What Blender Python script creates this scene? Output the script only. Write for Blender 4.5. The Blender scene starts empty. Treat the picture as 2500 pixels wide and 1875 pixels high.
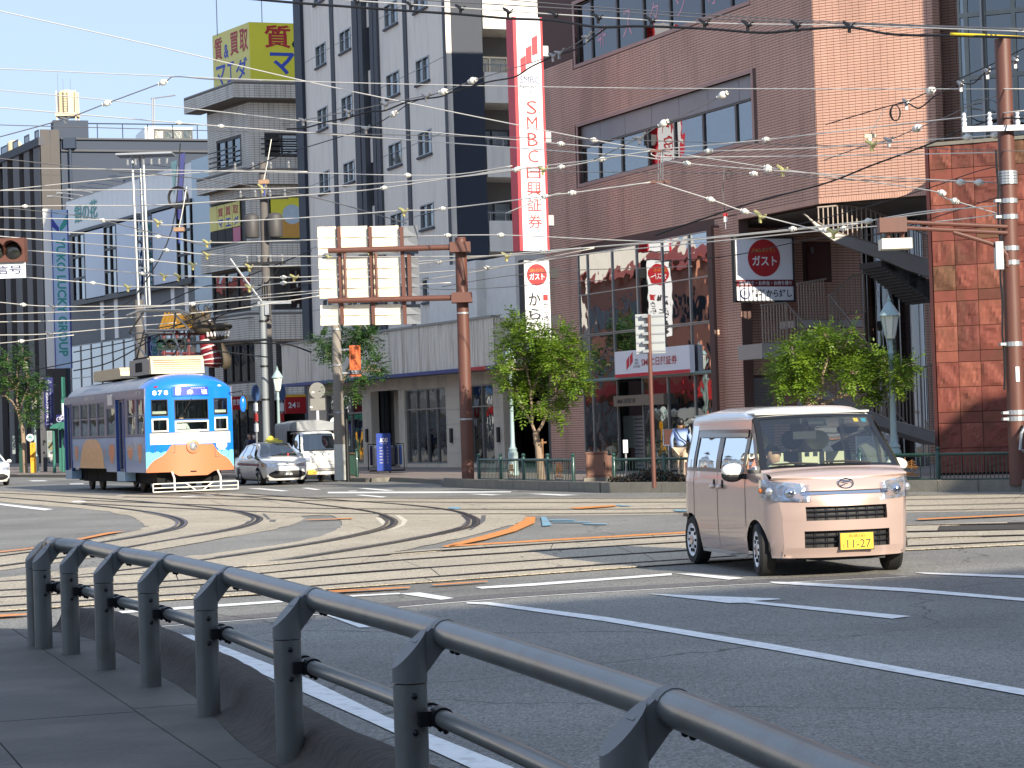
import bpy, math, random
from mathutils import Vector, Matrix
random.seed(7)
R = math.radians
scene = bpy.context.scene
C = scene.collection
# ------------------------------------------------------------------ camera, sky, sun, exposure
F_PX, EYE, ROLL, PITCH = 5400.0, 1.75, R(1.85), math.atan(104.5 / 5400.0)
_f = Vector((0, math.cos(PITCH), math.sin(PITCH)))
_u = Vector((0, -math.sin(PITCH), math.cos(PITCH)))
_r = Vector((1, 0, 0))
cr = _r * math.cos(ROLL) - _u * math.sin(ROLL)
cu = _r * math.sin(ROLL) + _u * math.cos(ROLL)
cam_d = bpy.data.cameras.new('camera')
cam = bpy.data.objects.new('camera', cam_d)
C.objects.link(cam)
cam_d.sensor_width = 36.0
cam_d.lens = F_PX / 2500 * 36.0
cam_d.clip_start, cam_d.clip_end = 0.2, 3000
cam.matrix_world = Matrix(((cr.x, cu.x, -_f.x, 0), (cr.y, cu.y, -_f.y, 0), (cr.z, cu.z, -_f.z, EYE), (0, 0, 0, 1)))
scene.camera = cam
SUN_AZ, SUN_EL = R(30), R(23)          # azimuth measured from straight behind the camera towards its right
sdir = Vector((math.sin(SUN_AZ) * math.cos(SUN_EL), -math.cos(SUN_AZ) * math.cos(SUN_EL), math.sin(SUN_EL)))
world = bpy.data.worlds.new('World')
scene.world = world
world.use_nodes = True
wn = world.node_tree
sky = wn.nodes.new('ShaderNodeTexSky')
sky.sky_type = 'NISHITA'
sky.sun_disc = False
sky.sun_elevation = SUN_EL
sky.sun_rotation = math.atan2(sdir.x, sdir.y)
sky.air_density, sky.dust_density, sky.ozone_density = 1.0, 0.3, 2.0
bg = wn.nodes['Background']
bg.inputs['Strength'].default_value = 0.125
even = wn.nodes.new('ShaderNodeMix'); even.data_type = 'RGBA'          # clear evening air: the dome is an even light blue
even.inputs['Factor'].default_value = 0.88
even.inputs['B'].default_value = (2.12, 2.68, 3.75, 1)
wn.links.new(sky.outputs[0], even.inputs['A'])
wn.links.new(even.outputs['Result'], bg.inputs[0])
sl = bpy.data.lights.new('sun', 'SUN')
sl.energy, sl.angle, sl.color = 4.0, R(0.5), (1.0, 0.90, 0.74)
so = bpy.data.objects.new('sun', sl)
C.objects.link(so)
so.rotation_euler = sdir.to_track_quat('Z', 'Y').to_euler()
scene.view_settings.view_transform = 'Standard'
scene.view_settings.look = 'None'
scene.view_settings.exposure = 1.13
scene.view_settings.gamma = 1.0
scene.view_settings.use_curve_mapping = False
# ------------------------------------------------------------------ places measured on the photograph -> metres
def ray(p):
 dx, dy = p[0] - 1250, p[1] - 937.5
 return cr * dx - cu * dy + _f * F_PX
EYEV = Vector((0, 0, EYE))
def at(p, d):
 r = ray(p)
 return EYEV + r * (d / r.y)
def gr(p, z=0.0):
 r = ray(p)
 return EYEV + r * ((z - EYE) / r.z)
CR = {'z1': (0, 0, 2.949), 'z2': (0, 450, 2.949), 'z3': (100, 850, 3.16), 'z4': (700, 0, 2.949), 'z5': (700, 500, 2.3707),
  'zb': (1350, 0, 1.9235), 'zs': (1350, 550, 2.5527), 'zr': (1800, 480, 2.3043), 'zg': (0, 1150, 1.7696),
  'zh': (1100, 1150, 1.58), 'zl': (0, 820, 4.3654), 'zk': (0, 1180, 2.4578), 'zm': (800, 1160, 2.4578),
  'zw': (0, 1500, 3.16), 'zq': (1900, 0, 3.6867), 'zt': (480, 760, 3.8583), 's': (0, 0, 1.0)}
def K(c, *xy):
 ox, oy, s = CR[c]
 r = [(ox + xy[i] / s, oy + xy[i + 1] / s) for i in range(0, len(xy), 2)]
 return r[0] if len(r) == 1 else r
# ------------------------------------------------------------------ materials
def lin(c):
 c = [x / 255.0 for x in c]
 return tuple((x / 12.92 if x <= 0.04045 else ((x + 0.055) / 1.055) ** 2.4) for x in c) + (1.0,)
MATS = {}
def M(name, rgb, rough=0.6, metal=0.0, var=0.12, scale=3.0, bump=0.0, bscale=40.0, coat=0.0, emit=0.0, streak=None, spec=0.5):
 """procedural paint / stone / plastic: base colour with a soft mottling, optional fine relief and rain streaks"""
 if name in MATS: return MATS[name]
 m = bpy.data.materials.new(name); MATS[name] = m
 m.use_nodes = True
 nt = m.node_tree; b = nt.nodes['Principled BSDF']
 N, L = nt.nodes.new, nt.links.new
 c = lin(rgb)
 tc = N('ShaderNodeTexCoord')
 b.inputs['Roughness'].default_value = rough
 b.inputs['Metallic'].default_value = metal
 b.inputs['Coat Weight'].default_value = coat
 b.inputs['Specular IOR Level'].default_value = spec
 if coat: b.inputs['Coat Roughness'].default_value = 0.06
 n = N('ShaderNodeTexNoise'); n.inputs['Scale'].default_value = scale; n.inputs['Detail'].default_value = 5
 L(tc.outputs['Object'], n.inputs['Vector'])
 mx = N('ShaderNodeMix'); mx.data_type = 'RGBA'
 mx.inputs['A'].default_value = tuple(x * (1 - var) for x in c[:3]) + (1,)
 mx.inputs['B'].default_value = tuple(min(1, x * (1 + var)) for x in c[:3]) + (1,)
 L(n.outputs['Fac'], mx.inputs['Factor'])
 out = mx.outputs['Result']
 if streak:
  mp = N('ShaderNodeMapping'); mp.inputs['Scale'].default_value = (streak[1], streak[1], streak[2])
  L(tc.outputs['Object'], mp.inputs['Vector'])
  n2 = N('ShaderNodeTexNoise'); n2.inputs['Scale'].default_value = 1.0; n2.inputs['Detail'].default_value = 4
  L(mp.outputs[0], n2.inputs['Vector'])
  rp = N('ShaderNodeMapRange'); rp.inputs['From Min'].default_value = 0.48; rp.inputs['From Max'].default_value = 0.72
  L(n2.outputs['Fac'], rp.inputs['Value'])
  m2 = N('ShaderNodeMath'); m2.operation = 'MULTIPLY'; m2.inputs[1].default_value = streak[3]
  L(rp.outputs[0], m2.inputs[0])
  m3 = N('ShaderNodeMix'); m3.data_type = 'RGBA'; m3.inputs['B'].default_value = lin(streak[0])
  L(out, m3.inputs['A']); L(m2.outputs[0], m3.inputs['Factor']); out = m3.outputs['Result']
 L(out, b.inputs['Base Color'])
 if bump:
  nb = N('ShaderNodeTexNoise'); nb.inputs['Scale'].default_value = bscale; nb.inputs['Detail'].default_value = 6
  L(tc.outputs['Object'], nb.inputs['Vector'])
  bp = N('ShaderNodeBump'); bp.inputs['Strength'].default_value = bump; bp.inputs['Distance'].default_value = 0.02
  L(nb.outputs['Fac'], bp.inputs['Height']); L(bp.outputs[0], b.inputs['Normal'])
 if emit:
  b.inputs['Emission Color'].default_value = c; b.inputs['Emission Strength'].default_value = emit
 return m
def glass(name, tint=(150, 170, 165), refl=0.12, dark=0.0, rough=0.02):
 """window glass: tinted see-through with a mirror coat that grows towards grazing angles"""
 if name in MATS: return MATS[name]
 m = bpy.data.materials.new(name); MATS[name] = m; m.use_nodes = True
 nt = m.node_tree; N, L = nt.nodes.new, nt.links.new
 for x in list(nt.nodes):
  if x.type == 'BSDF_PRINCIPLED': nt.nodes.remove(x)
 o = nt.nodes['Material Output']
 tr = N('ShaderNodeBsdfTransparent'); tr.inputs[0].default_value = lin(tint)
 gl = N('ShaderNodeBsdfGlossy'); gl.inputs['Roughness'].default_value = rough; gl.inputs[0].default_value = (0.95, 0.97, 1, 1)
 tcg = N('ShaderNodeTexCoord'); nz = N('ShaderNodeTexNoise'); nz.inputs['Scale'].default_value = 0.9
 L(tcg.outputs['Object'], nz.inputs['Vector'])
 bp = N('ShaderNodeBump'); bp.inputs['Strength'].default_value = 0.125; bp.inputs['Distance'].default_value = 0.1
 L(nz.outputs['Fac'], bp.inputs['Height']); L(bp.outputs[0], gl.inputs['Normal'])
 lw = N('ShaderNodeLayerWeight'); lw.inputs['Blend'].default_value = 0.35
 mr = N('ShaderNodeMapRange'); mr.inputs['To Min'].default_value = refl; mr.inputs['To Max'].default_value = 0.9
 L(lw.outputs['Fresnel'], mr.inputs['Value'])
 mx = N('ShaderNodeMixShader')
 L(mr.outputs[0], mx.inputs[0]); L(tr.outputs[0], mx.inputs[1]); L(gl.outputs[0], mx.inputs[2]); L(mx.outputs[0], o.inputs[0])
 return m
def leafmat(name, rgb, trans=0.35):
 m = bpy.data.materials.new(name); m.use_nodes = True
 nt = m.node_tree; N, L = nt.nodes.new, nt.links.new
 b = nt.nodes['Principled BSDF']; o = nt.nodes['Material Output']
 g = N('ShaderNodeTexCoord'); n = N('ShaderNodeTexNoise'); n.inputs['Scale'].default_value = 2.2; n.inputs['Detail'].default_value = 6
 L(g.outputs['Object'], n.inputs['Vector'])
 r = N('ShaderNodeValToRGB'); c = lin(rgb)
 r.color_ramp.elements[0].position, r.color_ramp.elements[1].position = 0.3, 0.72
 r.color_ramp.elements[0].color = (c[0] * 0.45, c[1] * 0.6, c[2] * 0.7, 1); r.color_ramp.elements[1].color = (c[0] * 1.5, c[1] * 1.35, c[2] * 1.0, 1)
 L(n.outputs['Fac'], r.inputs[0]); L(r.outputs[0], b.inputs['Base Color']); b.inputs['Roughness'].default_value = 0.45
 t = N('ShaderNodeBsdfTranslucent'); L(r.outputs[0], t.inputs[0])
 mx = N('ShaderNodeMixShader'); mx.inputs[0].default_value = trans
 L(b.outputs[0], mx.inputs[1]); L(t.outputs[0], mx.inputs[2]); L(mx.outputs[0], o.inputs[0])
 return m
# ------------------------------------------------------------------ mesh building
ORG = {}
class MB:
 def __init__(s): s.v, s.f = [], []
 def face(s, *pts):
  i = len(s.v); s.v += [Vector(p) for p in pts]; s.f.append(tuple(range(i, i + len(pts)))); return s
 def boxo(s, o, a, b, c):
  o, a, b, c = Vector(o), Vector(a), Vector(b), Vector(c)
  if a.cross(b).dot(c) < 0: a, b = b, a
  i = len(s.v)
  s.v += [o, o + a, o + a + b, o + b, o + c, o + a + c, o + a + b + c, o + b + c]
  for q in ((0, 3, 2, 1), (4, 5, 6, 7), (0, 1, 5, 4), (1, 2, 6, 5), (2, 3, 7, 6), (3, 0, 4, 7)): s.f.append(tuple(i + k for k in q))
  return s
 def box(s, x0, x1, y0, y1, z0, z1):
  return s.boxo((x0, y0, z0), (x1 - x0, 0, 0), (0, y1 - y0, 0), (0, 0, z1 - z0))
 def cbox(s, c, sx, sy, sz):
  return s.box(c[0] - sx / 2, c[0] + sx / 2, c[1] - sy / 2, c[1] + sy / 2, c[2] - sz / 2, c[2] + sz / 2)
 def prism(s, pts, off):
  off = Vector(off); pts = [Vector(p) for p in pts]
  nrm = Vector((0, 0, 0))
  for k in range(len(pts)): nrm += pts[k - 1].cross(pts[k])
  if nrm.dot(off) > 0: pts = pts[::-1]
  n = len(pts); i = len(s.v)
  s.v += pts + [p + off for p in pts]
  s.f.append(tuple(i + k for k in range(n))); s.f.append(tuple(i + n + k for k in reversed(range(n))))
  for k in range(n):
   j = (k + 1) % n; s.f.append((i + j, i + k, i + n + k, i + n + j))
  return s
 def tube(s, pts, r, n=8, cap=True):
  pts = [Vector(p) for p in pts]; rs = r if isinstance(r, (list, tuple)) else [r] * len(pts)
  base = len(s.v); ref = None
  for k, p in enumerate(pts):
   a = pts[max(0, k - 1)]; b = pts[min(len(pts) - 1, k + 1)]
   t = (b - a).normalized()
   if ref is None: ref = Vector((0, 0, 1)) if abs(t.z) < 0.9 else Vector((1, 0, 0))
   x = t.cross(ref).normalized(); y = x.cross(t).normalized(); ref = y
   for q in range(n):
    w = 2 * math.pi * q / n
    s.v.append(p + x * (math.cos(w) * rs[k]) + y * (math.sin(w) * rs[k]))
  for k in range(len(pts) - 1):
   for q in range(n):
    q2 = (q + 1) % n
    s.f.append((base + k * n + q, base + k * n + q2, base + (k + 1) * n + q2, base + (k + 1) * n + q))
  if cap:
   s.f.append(tuple(base + q for q in reversed(range(n)))); e = base + (len(pts) - 1) * n
   s.f.append(tuple(e + q for q in range(n)))
  return s
 def lathe(s, prof, o, n=16, axis=(0, 0, 1)):
  """prof: (radius, height along axis) list"""
  o = Vector(o); a = Vector(axis).normalized()
  x = a.orthogonal().normalized(); y = a.cross(x)
  base = len(s.v)
  for r, h in prof:
   for q in range(n):
    w = 2 * math.pi * q / n; s.v.append(o + a * h + (x * math.cos(w) + y * math.sin(w)) * r)
  for k in range(len(prof) - 1):
   for q in range(n):
    q2 = (q + 1) % n
    s.f.append((base + k * n + q, base + k * n + q2, base + (k + 1) * n + q2, base + (k + 1) * n + q))
  s.f.append(tuple(base + q for q in reversed(range(n)))); e = base + (len(prof) - 1) * n
  s.f.append(tuple(e + q for q in range(n)))
  return s
 def ball(s, o, r, n=8, m=5, sq=(1, 1, 1)):
  o = Vector(o); base = len(s.v)
  for k in range(m + 1):
   t = math.pi * k / m
   for q in range(n):
    w = 2 * math.pi * q / n
    s.v.append(o + Vector((math.sin(t) * math.cos(w) * sq[0], math.sin(t) * math.sin(w) * sq[1], math.cos(t) * sq[2])) * r)
  for k in range(m):
   for q in range(n):
    q2 = (q + 1) % n
    s.f.append((base + k * n + q, base + (k + 1) * n + q, base + (k + 1) * n + q2, base + k * n + q2))
  return s
 def grid(s, fn, nu, nv, flip=False):
  base = len(s.v)
  for i in range(nu + 1):
   for j in range(nv + 1): s.v.append(Vector(fn(i / nu, j / nv)))
  for i in range(nu):
   for j in range(nv):
    a = base + i * (nv + 1) + j; q = (a, a + nv + 1, a + nv + 2, a + 1)
    s.f.append(q[::-1] if flip else q)
  return s
 def build(s, name, mat, parent=None, smooth=False, kind=None, weld=False):
  me = bpy.data.meshes.new(name)
  o = bpy.data.objects.new(name, me); C.objects.link(o)
  org = Vector((0, 0, 0))
  if parent is not None:
   o.parent = parent; org = ORG.get(parent.name, org); ORG[o.name] = org
  me.from_pydata([tuple(p - org) for p in s.v], [], s.f)
  me.materials.append(mat)
  if weld or smooth:
   import bmesh
   b = bmesh.new(); b.from_mesh(me)
   bmesh.ops.remove_doubles(b, verts=b.verts, dist=0.0004)
   b.to_mesh(me); b.free()
  if smooth:
   me.shade_smooth() if smooth is True else None
   if smooth is not True:
    me.shade_smooth(); me.set_sharp_from_angle(angle=R(smooth))
  me.update()
  if parent is None or kind: o['kind'] = kind or 'structure'
  return o
def thing(name, label, cat, loc, group=None, rot=None, world_coords=True):
 o = bpy.data.objects.new(name, None); C.objects.link(o)
 o.empty_display_size = 0.2
 loc = Vector(loc); o.location = loc
 if rot is not None: o.rotation_euler = (0, 0, rot)
 o['label'] = label; o['category'] = cat
 if group: o['group'] = group
 if world_coords and rot is None: ORG[o.name] = loc
 return o
def tag(o, label, cat, group=None):
 if 'kind' in o: del o['kind']
 o['label'] = label; o['category'] = cat
 if group: o['group'] = group
 return o
def clone(o, loc, label=None, group=None, rot=None):
 def rec(a, par):
  b = a.copy(); C.objects.link(b)
  if par is not None: b.parent = par
  for ch in a.children: rec(ch, b)
  return b
 r = rec(o, None); r.location = loc
 if rot is not None: r.rotation_euler = (0, 0, rot)
 if label: r['label'] = label
 if group: r['group'] = group
 return r
_tc = {}
def glyphs(txt, bold, line=1.0):
 k = (txt, bold, line)
 if k not in _tc:
  cu_ = bpy.data.curves.new('t', 'FONT'); cu_.body = txt; cu_.offset = bold; cu_.resolution_u = 2; cu_.align_x = 'CENTER'; cu_.space_line = line
  ob = bpy.data.objects.new('t', cu_); C.objects.link(ob)
  bpy.context.view_layer.update()
  me = bpy.data.meshes.new_from_object(ob.evaluated_get(bpy.context.evaluated_depsgraph_get()))
  _tc[k] = ([tuple(v.co) for v in me.vertices], [tuple(p.vertices) for p in me.polygons])
  bpy.data.objects.remove(ob); bpy.data.curves.remove(cu_); bpy.data.meshes.remove(me)
 return _tc[k]
def text(txt, p0, U, V, w, h, mat, parent, bold=0.0, vertical=False, name='lettering', line=1.0):
 """lettering that fills the w x h field whose lower left corner is p0, along unit directions U and V"""
 if vertical: txt = '\n'.join(txt)
 vs, fs = glyphs(txt, bold, line)
 xs = [v[0] for v in vs]; ys = [v[1] for v in vs]
 x0, x1, y0, y1 = min(xs), max(xs), min(ys), max(ys)
 U, V, p0 = Vector(U), Vector(V), Vector(p0)
 mb = MB(); mb.v = [p0 + U * ((v[0] - x0) / (x1 - x0) * w) + V * ((v[1] - y0) / (y1 - y0) * h) for v in vs]; mb.f = list(fs)
 return mb.build(name, mat, parent)
class Fac:
 """an upright wall plane: u runs to the right as seen from the street, n points out of the wall"""
 def __init__(s, p, d, heading):
  o = at(p, d); s.O = Vector((o.x, o.y, 0))
  s.U = Vector((math.sin(R(heading)), math.cos(R(heading)), 0))
  if s.U.x < 0: s.U = -s.U
  s.N = Vector((s.U.y, -s.U.x, 0))
 def P(s, u, z, o=0.0): return s.O + s.U * u + s.N * o + Vector((0, 0, z))
 def uv(s, p, o=0.0):
  r = ray(p); b = s.O + s.N * o
  t = (b - EYEV).dot(s.N) / r.dot(s.N); q = EYEV + r * t
  return (q - b).dot(s.U), q.z
 def pr(s, a, b, o=0.0):
  (u0, z1), (u1, z0) = s.uv(a, o), s.uv(b, o)
  return u0, u1, z0, z1
 def box(s, mb, u0, u1, z0, z1, o0=0.0, o1=0.1):
  return mb.boxo(s.P(u0, z0, o0), s.U * (u1 - u0), s.N * (o1 - o0), Vector((0, 0, z1 - z0)))
 def text(s, txt, u0, u1, z0, z1, o, mat, parent, **k):
  return text(txt, s.P(u0, z0, o), s.U, (0, 0, 1), u1 - u0, z1 - z0, mat, parent, **k)
Z = Vector((0, 0, 1))
def cr_spline(pts, n=6):
 out = []
 P = [pts[0]] + list(pts) + [pts[-1]]
 for i in range(1, len(P) - 2):
  for k in range(n):
   t = k / n; r = []
   for a in range(len(pts[0])):
    p0, p1, p2, p3 = P[i - 1][a], P[i][a], P[i + 1][a], P[i + 2][a]
    r.append(0.5 * (2 * p1 + (p2 - p0) * t + (2 * p0 - 5 * p1 + 4 * p2 - p3) * t * t + (3 * p1 - p0 - 3 * p2 + p3) * t ** 3))
   out.append(tuple(r))
 out.append(tuple(pts[-1])); return out
def window(F, u0, u1, z0, z1, parent, fmat, gmat, nx=2, nz=1, fw=0.06, o=0.02, depth=0.12, back=None, zs=None):
 """window frame (part) with its panes (sub-parts), set back in the wall"""
 f = MB()
 F.box(f, u0, u0 + fw, z0, z1, o - depth, o); F.box(f, u1 - fw, u1, z0, z1, o - depth, o)
 F.box(f, u0 + fw, u1 - fw, z0, z0 + fw, o - depth, o); F.box(f, u0 + fw, u1 - fw, z1 - fw, z1, o - depth, o)
 us = [u0 + fw + (u1 - u0 - 2 * fw) * i / nx for i in range(nx + 1)]
 zz = zs or [z0 + fw + (z1 - z0 - 2 * fw) * j / nz for j in range(nz + 1)]
 for i in range(1, nx): F.box(f, us[i] - fw / 2, us[i] + fw / 2, z0 + fw, z1 - fw, o - depth + 0.004, o - 0.004)
 for j in range(1, nz): F.box(f, u0 + fw, u1 - fw, zz[j] - fw / 2, zz[j] + fw / 2, o - depth + 0.008, o - 0.008)
 fr = f.build('window', fmat, parent)
 for i in range(nx):
  for j in range(nz):
   g = MB(); F.box(g, us[i] + .003, us[i + 1] - .003, zz[j] + .003, zz[j + 1] - .003, o - depth * 0.62, o - depth * 0.5)
   g.build('pane', gmat[(i + j) % len(gmat)] if isinstance(gmat, list) else gmat, fr)
 return fr
# ------------------------------------------------------------------ ground, tracks, markings
def asphalt_mat(name, rgb, patch=0.25):
 m = bpy.data.materials.new(name); m.use_nodes = True
 nt = m.node_tree; N, L = nt.nodes.new, nt.links.new; b = nt.nodes['Principled BSDF']
 c = lin(rgb); tc = N('ShaderNodeTexCoord')
 n1 = N('ShaderNodeTexNoise'); n1.inputs['Scale'].default_value = 0.35; n1.inputs['Detail'].default_value = 6
 n2 = N('ShaderNodeTexVoronoi'); n2.inputs['Scale'].default_value = 75
 n3 = N('ShaderNodeTexNoise'); n3.inputs['Scale'].default_value = 28; n3.inputs['Detail'].default_value = 5
 for n in (n1, n2, n3): L(tc.outputs['Object'], n.inputs['Vector'])
 def mix(a, bb, f):
  x = N('ShaderNodeMix'); x.data_type = 'RGBA';
  (L(a, x.inputs['A']) if hasattr(a, 'links') else setattr(x.inputs['A'], 'default_value', a))
  (L(bb, x.inputs['B']) if hasattr(bb, 'links') else setattr(x.inputs['B'], 'default_value', bb))
  L(f, x.inputs['Factor']); return x.outputs['Result']
 def rng(s, a, bb):
  x = N('ShaderNodeMapRange'); x.inputs['From Min'].default_value = a; x.inputs['From Max'].default_value = bb; L(s, x.inputs['Value']); return x.outputs[0]
 k = lambda f: tuple(min(1, x * f) for x in c[:3]) + (1,)
 base = mix(k(1 - patch), k(1 + patch), rng(n1.outputs['Fac'], 0.3, 0.7))
 sp = N('ShaderNodeMix'); sp.data_type = 'RGBA'; sp.blend_type = 'OVERLAY'; sp.inputs['Factor'].default_value = 0.8
 L(base, sp.inputs['A'])
 g = mix((0.12, 0.12, 0.12, 1), (0.95, 0.95, 0.93, 1), rng(n2.outputs['Color'], 0.05, 0.95)); L(g, sp.inputs['B'])
 out = mix(sp.outputs['Result'], k(0.62), rng(n3.outputs['Fac'], 0.55, 0.8))
 wv = N('ShaderNodeTexNoise'); wv.inputs['Scale'].default_value = 0.9; wv.inputs['Detail'].default_value = 4; L(tc.outputs['Object'], wv.inputs['Vector'])
 ad = N('ShaderNodeVectorMath'); ad.operation = 'MULTIPLY_ADD'; ad.inputs[1].default_value = (1.2, 1.2, 0); L(wv.outputs['Color'], ad.inputs[0]); L(tc.outputs['Object'], ad.inputs[2])
 vc = N('ShaderNodeTexVoronoi'); vc.feature = 'DISTANCE_TO_EDGE'; vc.inputs['Scale'].default_value = 0.2; L(ad.outputs[0], vc.inputs['Vector'])
 out = mix(k(0.42), out, rng(vc.outputs['Distance'], 0.0005, 0.0045))                     # fine cracks
 n5 = N('ShaderNodeTexNoise'); n5.inputs['Scale'].default_value = 1.4; n5.inputs['Detail'].default_value = 7; L(tc.outputs['Object'], n5.inputs['Vector'])
 out = mix(out, k(0.6), rng(n5.outputs['Fac'], 0.60, 0.92))                               # oil stains
 L(out, b.inputs['Base Color']); b.inputs['Roughness'].default_value = 0.78
 bp = N('ShaderNodeBump'); bp.inputs['Strength'].default_value = 0.55; bp.inputs['Distance'].default_value = 0.012
 L(n2.outputs['Distance'], bp.inputs['Height']); L(bp.outputs[0], b.inputs['Normal'])
 return m
ASPH = asphalt_mat('asphalt', (124, 122, 117)); ASPH2 = asphalt_mat('asphalt_patch', (98, 95, 94), 0.1)
BED = asphalt_mat('track_concrete', (172, 161, 142), 0.14)
PAINT = M('road_paint_white', (238, 238, 234), 0.6, var=0.06, scale=6, streak=((130, 128, 124), 9, 9, 0.4), bump=0.3, bscale=80)
PAINT_O = M('road_paint_orange', (222, 140, 60), 0.6, var=0.08, scale=6, streak=((150, 120, 95), 9, 9, 0.6))
PAINT_B = M('road_paint_blue', (120, 165, 185), 0.7, var=0.1, streak=((130, 125, 118), 5, 5, 0.9))
STEEL = M('rail_steel', (96, 84, 80), 0.38, 0.85, var=0.3, scale=1.2); GROOVE = M('rail_groove', (26, 24, 26), 0.8)
JOINT = M('joint_dark', (58, 54, 50), 0.9)
PAVE = M('pavement_far', (128, 116, 108), 0.8, var=0.12, scale=1.5, bump=0.3, bscale=60)
KERB = M('kerb_stone', (120, 116, 106), 0.85, var=0.25, scale=5, bump=0.5, bscale=30)
g = MB(); g.face((-300, -80, 0), (300, -80, 0), (300, 700, 0), (-300, 700, 0)); g.build('road', ASPH)
def ribbon(pts, w, z, mb, off=0.0):
 pts = [Vector((p[0], p[1], 0)) for p in pts]
 L_, R_ = [], []
 for i, p in enumerate(pts):
  t = (pts[min(i + 1, len(pts) - 1)] - pts[max(i - 1, 0)]).normalized(); n = Vector((-t.y, t.x, 0))
  L_.append(p + n * (off + w / 2) + Z * z); R_.append(p + n * (off - w / 2) + Z * z)
 for i in range(len(pts) - 1): mb.face(R_[i], R_[i + 1], L_[i + 1], L_[i])
def gpts(px, n=8):
 return [gr(p) for p in cr_spline(px, n)]
RA = [(-260, 1438), (0, 1424), (300, 1408), (610, 1388), (900, 1362), (1040, 1350), (1410, 1326), (1681, 1310), (2000, 1294), (2227, 1286), (2500, 1281), (2800, 1274)]
RB = [(-260, 1460), (0, 1446), (399, 1424), (610, 1407), (900, 1378), (1125, 1361), (1467, 1339), (1681, 1326), (2000, 1309), (2227, 1301), (2500, 1296), (2800, 1290)]
RC = [(-260, 1476), (0, 1463), (293, 1446), (600, 1424), (900, 1400), (1166, 1382), (1349, 1369), (1681, 1347), (2000, 1328), (2227, 1318), (2500, 1310), (2800, 1303)]
RD = [(-260, 1500), (0, 1485), (407, 1458), (691, 1441), (900, 1425), (1085, 1411), (1268, 1397), (1687, 1369), (2000, 1348), (2227, 1337), (2500, 1325), (2800, 1316)]
F1 = [(300, 1207), (800, 1216), (1300, 1218), (1670, 1217), (2227, 1211), (2500, 1206), (2800, 1200)]
F2 = [(300, 1214), (853, 1225), (1300, 1228), (1670, 1227), (2227, 1221), (2500, 1216), (2800, 1209)]
F3 = [(200, 1222), (500, 1234), (800, 1243), (1300, 1245), (1670, 1243), (2227, 1236), (2500, 1230), (2800, 1224)]
F4 = [(200, 1230), (500, 1245), (800, 1255), (1300, 1256), (1670, 1253), (2227, 1248), (2500, 1243), (2800, 1238)]
K1 = [(-200, 1204), (0, 1215), (163, 1229), (285, 1241), (386, 1255), (438, 1268), (449, 1280), (427, 1293), (346, 1310), (244, 1326), (122, 1343), (0, 1359), (-200, 1383)]
K2 = [(-100, 1201), (100, 1209), (285, 1221), (447, 1234), (569, 1248), (622, 1260), (633, 1271), (602, 1286), (529, 1302), (407, 1321), (285, 1342), (122, 1367), (0, 1384), (-200, 1409)]
K3 = [(400, 1200), (622, 1216), (800, 1236), (902, 1250), (950, 1265), (962, 1278), (934, 1294), (819, 1320), (650, 1347), (480, 1371), (300, 1394), (100, 1418), (0, 1430)]
K4 = [(600, 1207), (853, 1224), (995, 1234), (1105, 1248), (1152, 1263), (1162, 1275), (1142, 1290), (1003, 1320), (800, 1354), (600, 1384), (400, 1410), (200, 1432)]
curves = {k: gpts(v) for k, v in dict(RA=RA, RB=RB, RC=RC, RD=RD, F1=F1, F2=F2, F3=F3, F4=F4, K1=K1, K2=K2, K3=K3, K4=K4).items()}
def mid(a, b, n=60):
 a, b = curves[a], curves[b]
 return [(a[int(i * (len(a) - 1) / n)] + b[int(i * (len(b) - 1) / n)]) / 2 for i in range(n + 1)]
def between(a, b, z, mb, ex=0.5, n=60):
 A, B = curves[a], curves[b]
 A = [A[int(i * (len(A) - 1) / n)] for i in range(n + 1)]; B = [B[int(i * (len(B) - 1) / n)] for i in range(n + 1)]
 for i in range(n):
  q = []
  for p, o in ((A[i], B[i]), (A[i + 1], B[i + 1]), (B[i + 1], A[i + 1]), (B[i], A[i])):
   q.append(p + (p - o).normalized() * ex + Z * z)
  if (q[1] - q[0]).cross(q[2] - q[0]).z < 0: q = q[::-1]
  mb.face(*q)
bed = MB(); between('F1', 'F4', 0.004, bed, 0.6); bed.build('track_bed', BED)
bed = MB(); between('K1', 'K2', 0.007, bed, 1.0); bed.build('track_bed', BED)
bed = MB(); between('K3', 'K4', 0.010, bed, 1.0); bed.build('track_bed', BED)
# the piece of concrete between the two curves
bed = MB(); bed.face(*[gr(p, 0.0115) for p in K('zk', 1260, 100, 1560, 120, 1960, 160, 2120, 180, 1760, 198, 1712, 205, 1690, 235, 1600, 270, 1250, 345, 900, 405, 560, 440, 980, 345, 1450, 255, 1530, 215, 1480, 180)][::-1]); bed.build('track_bed', BED)
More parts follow.
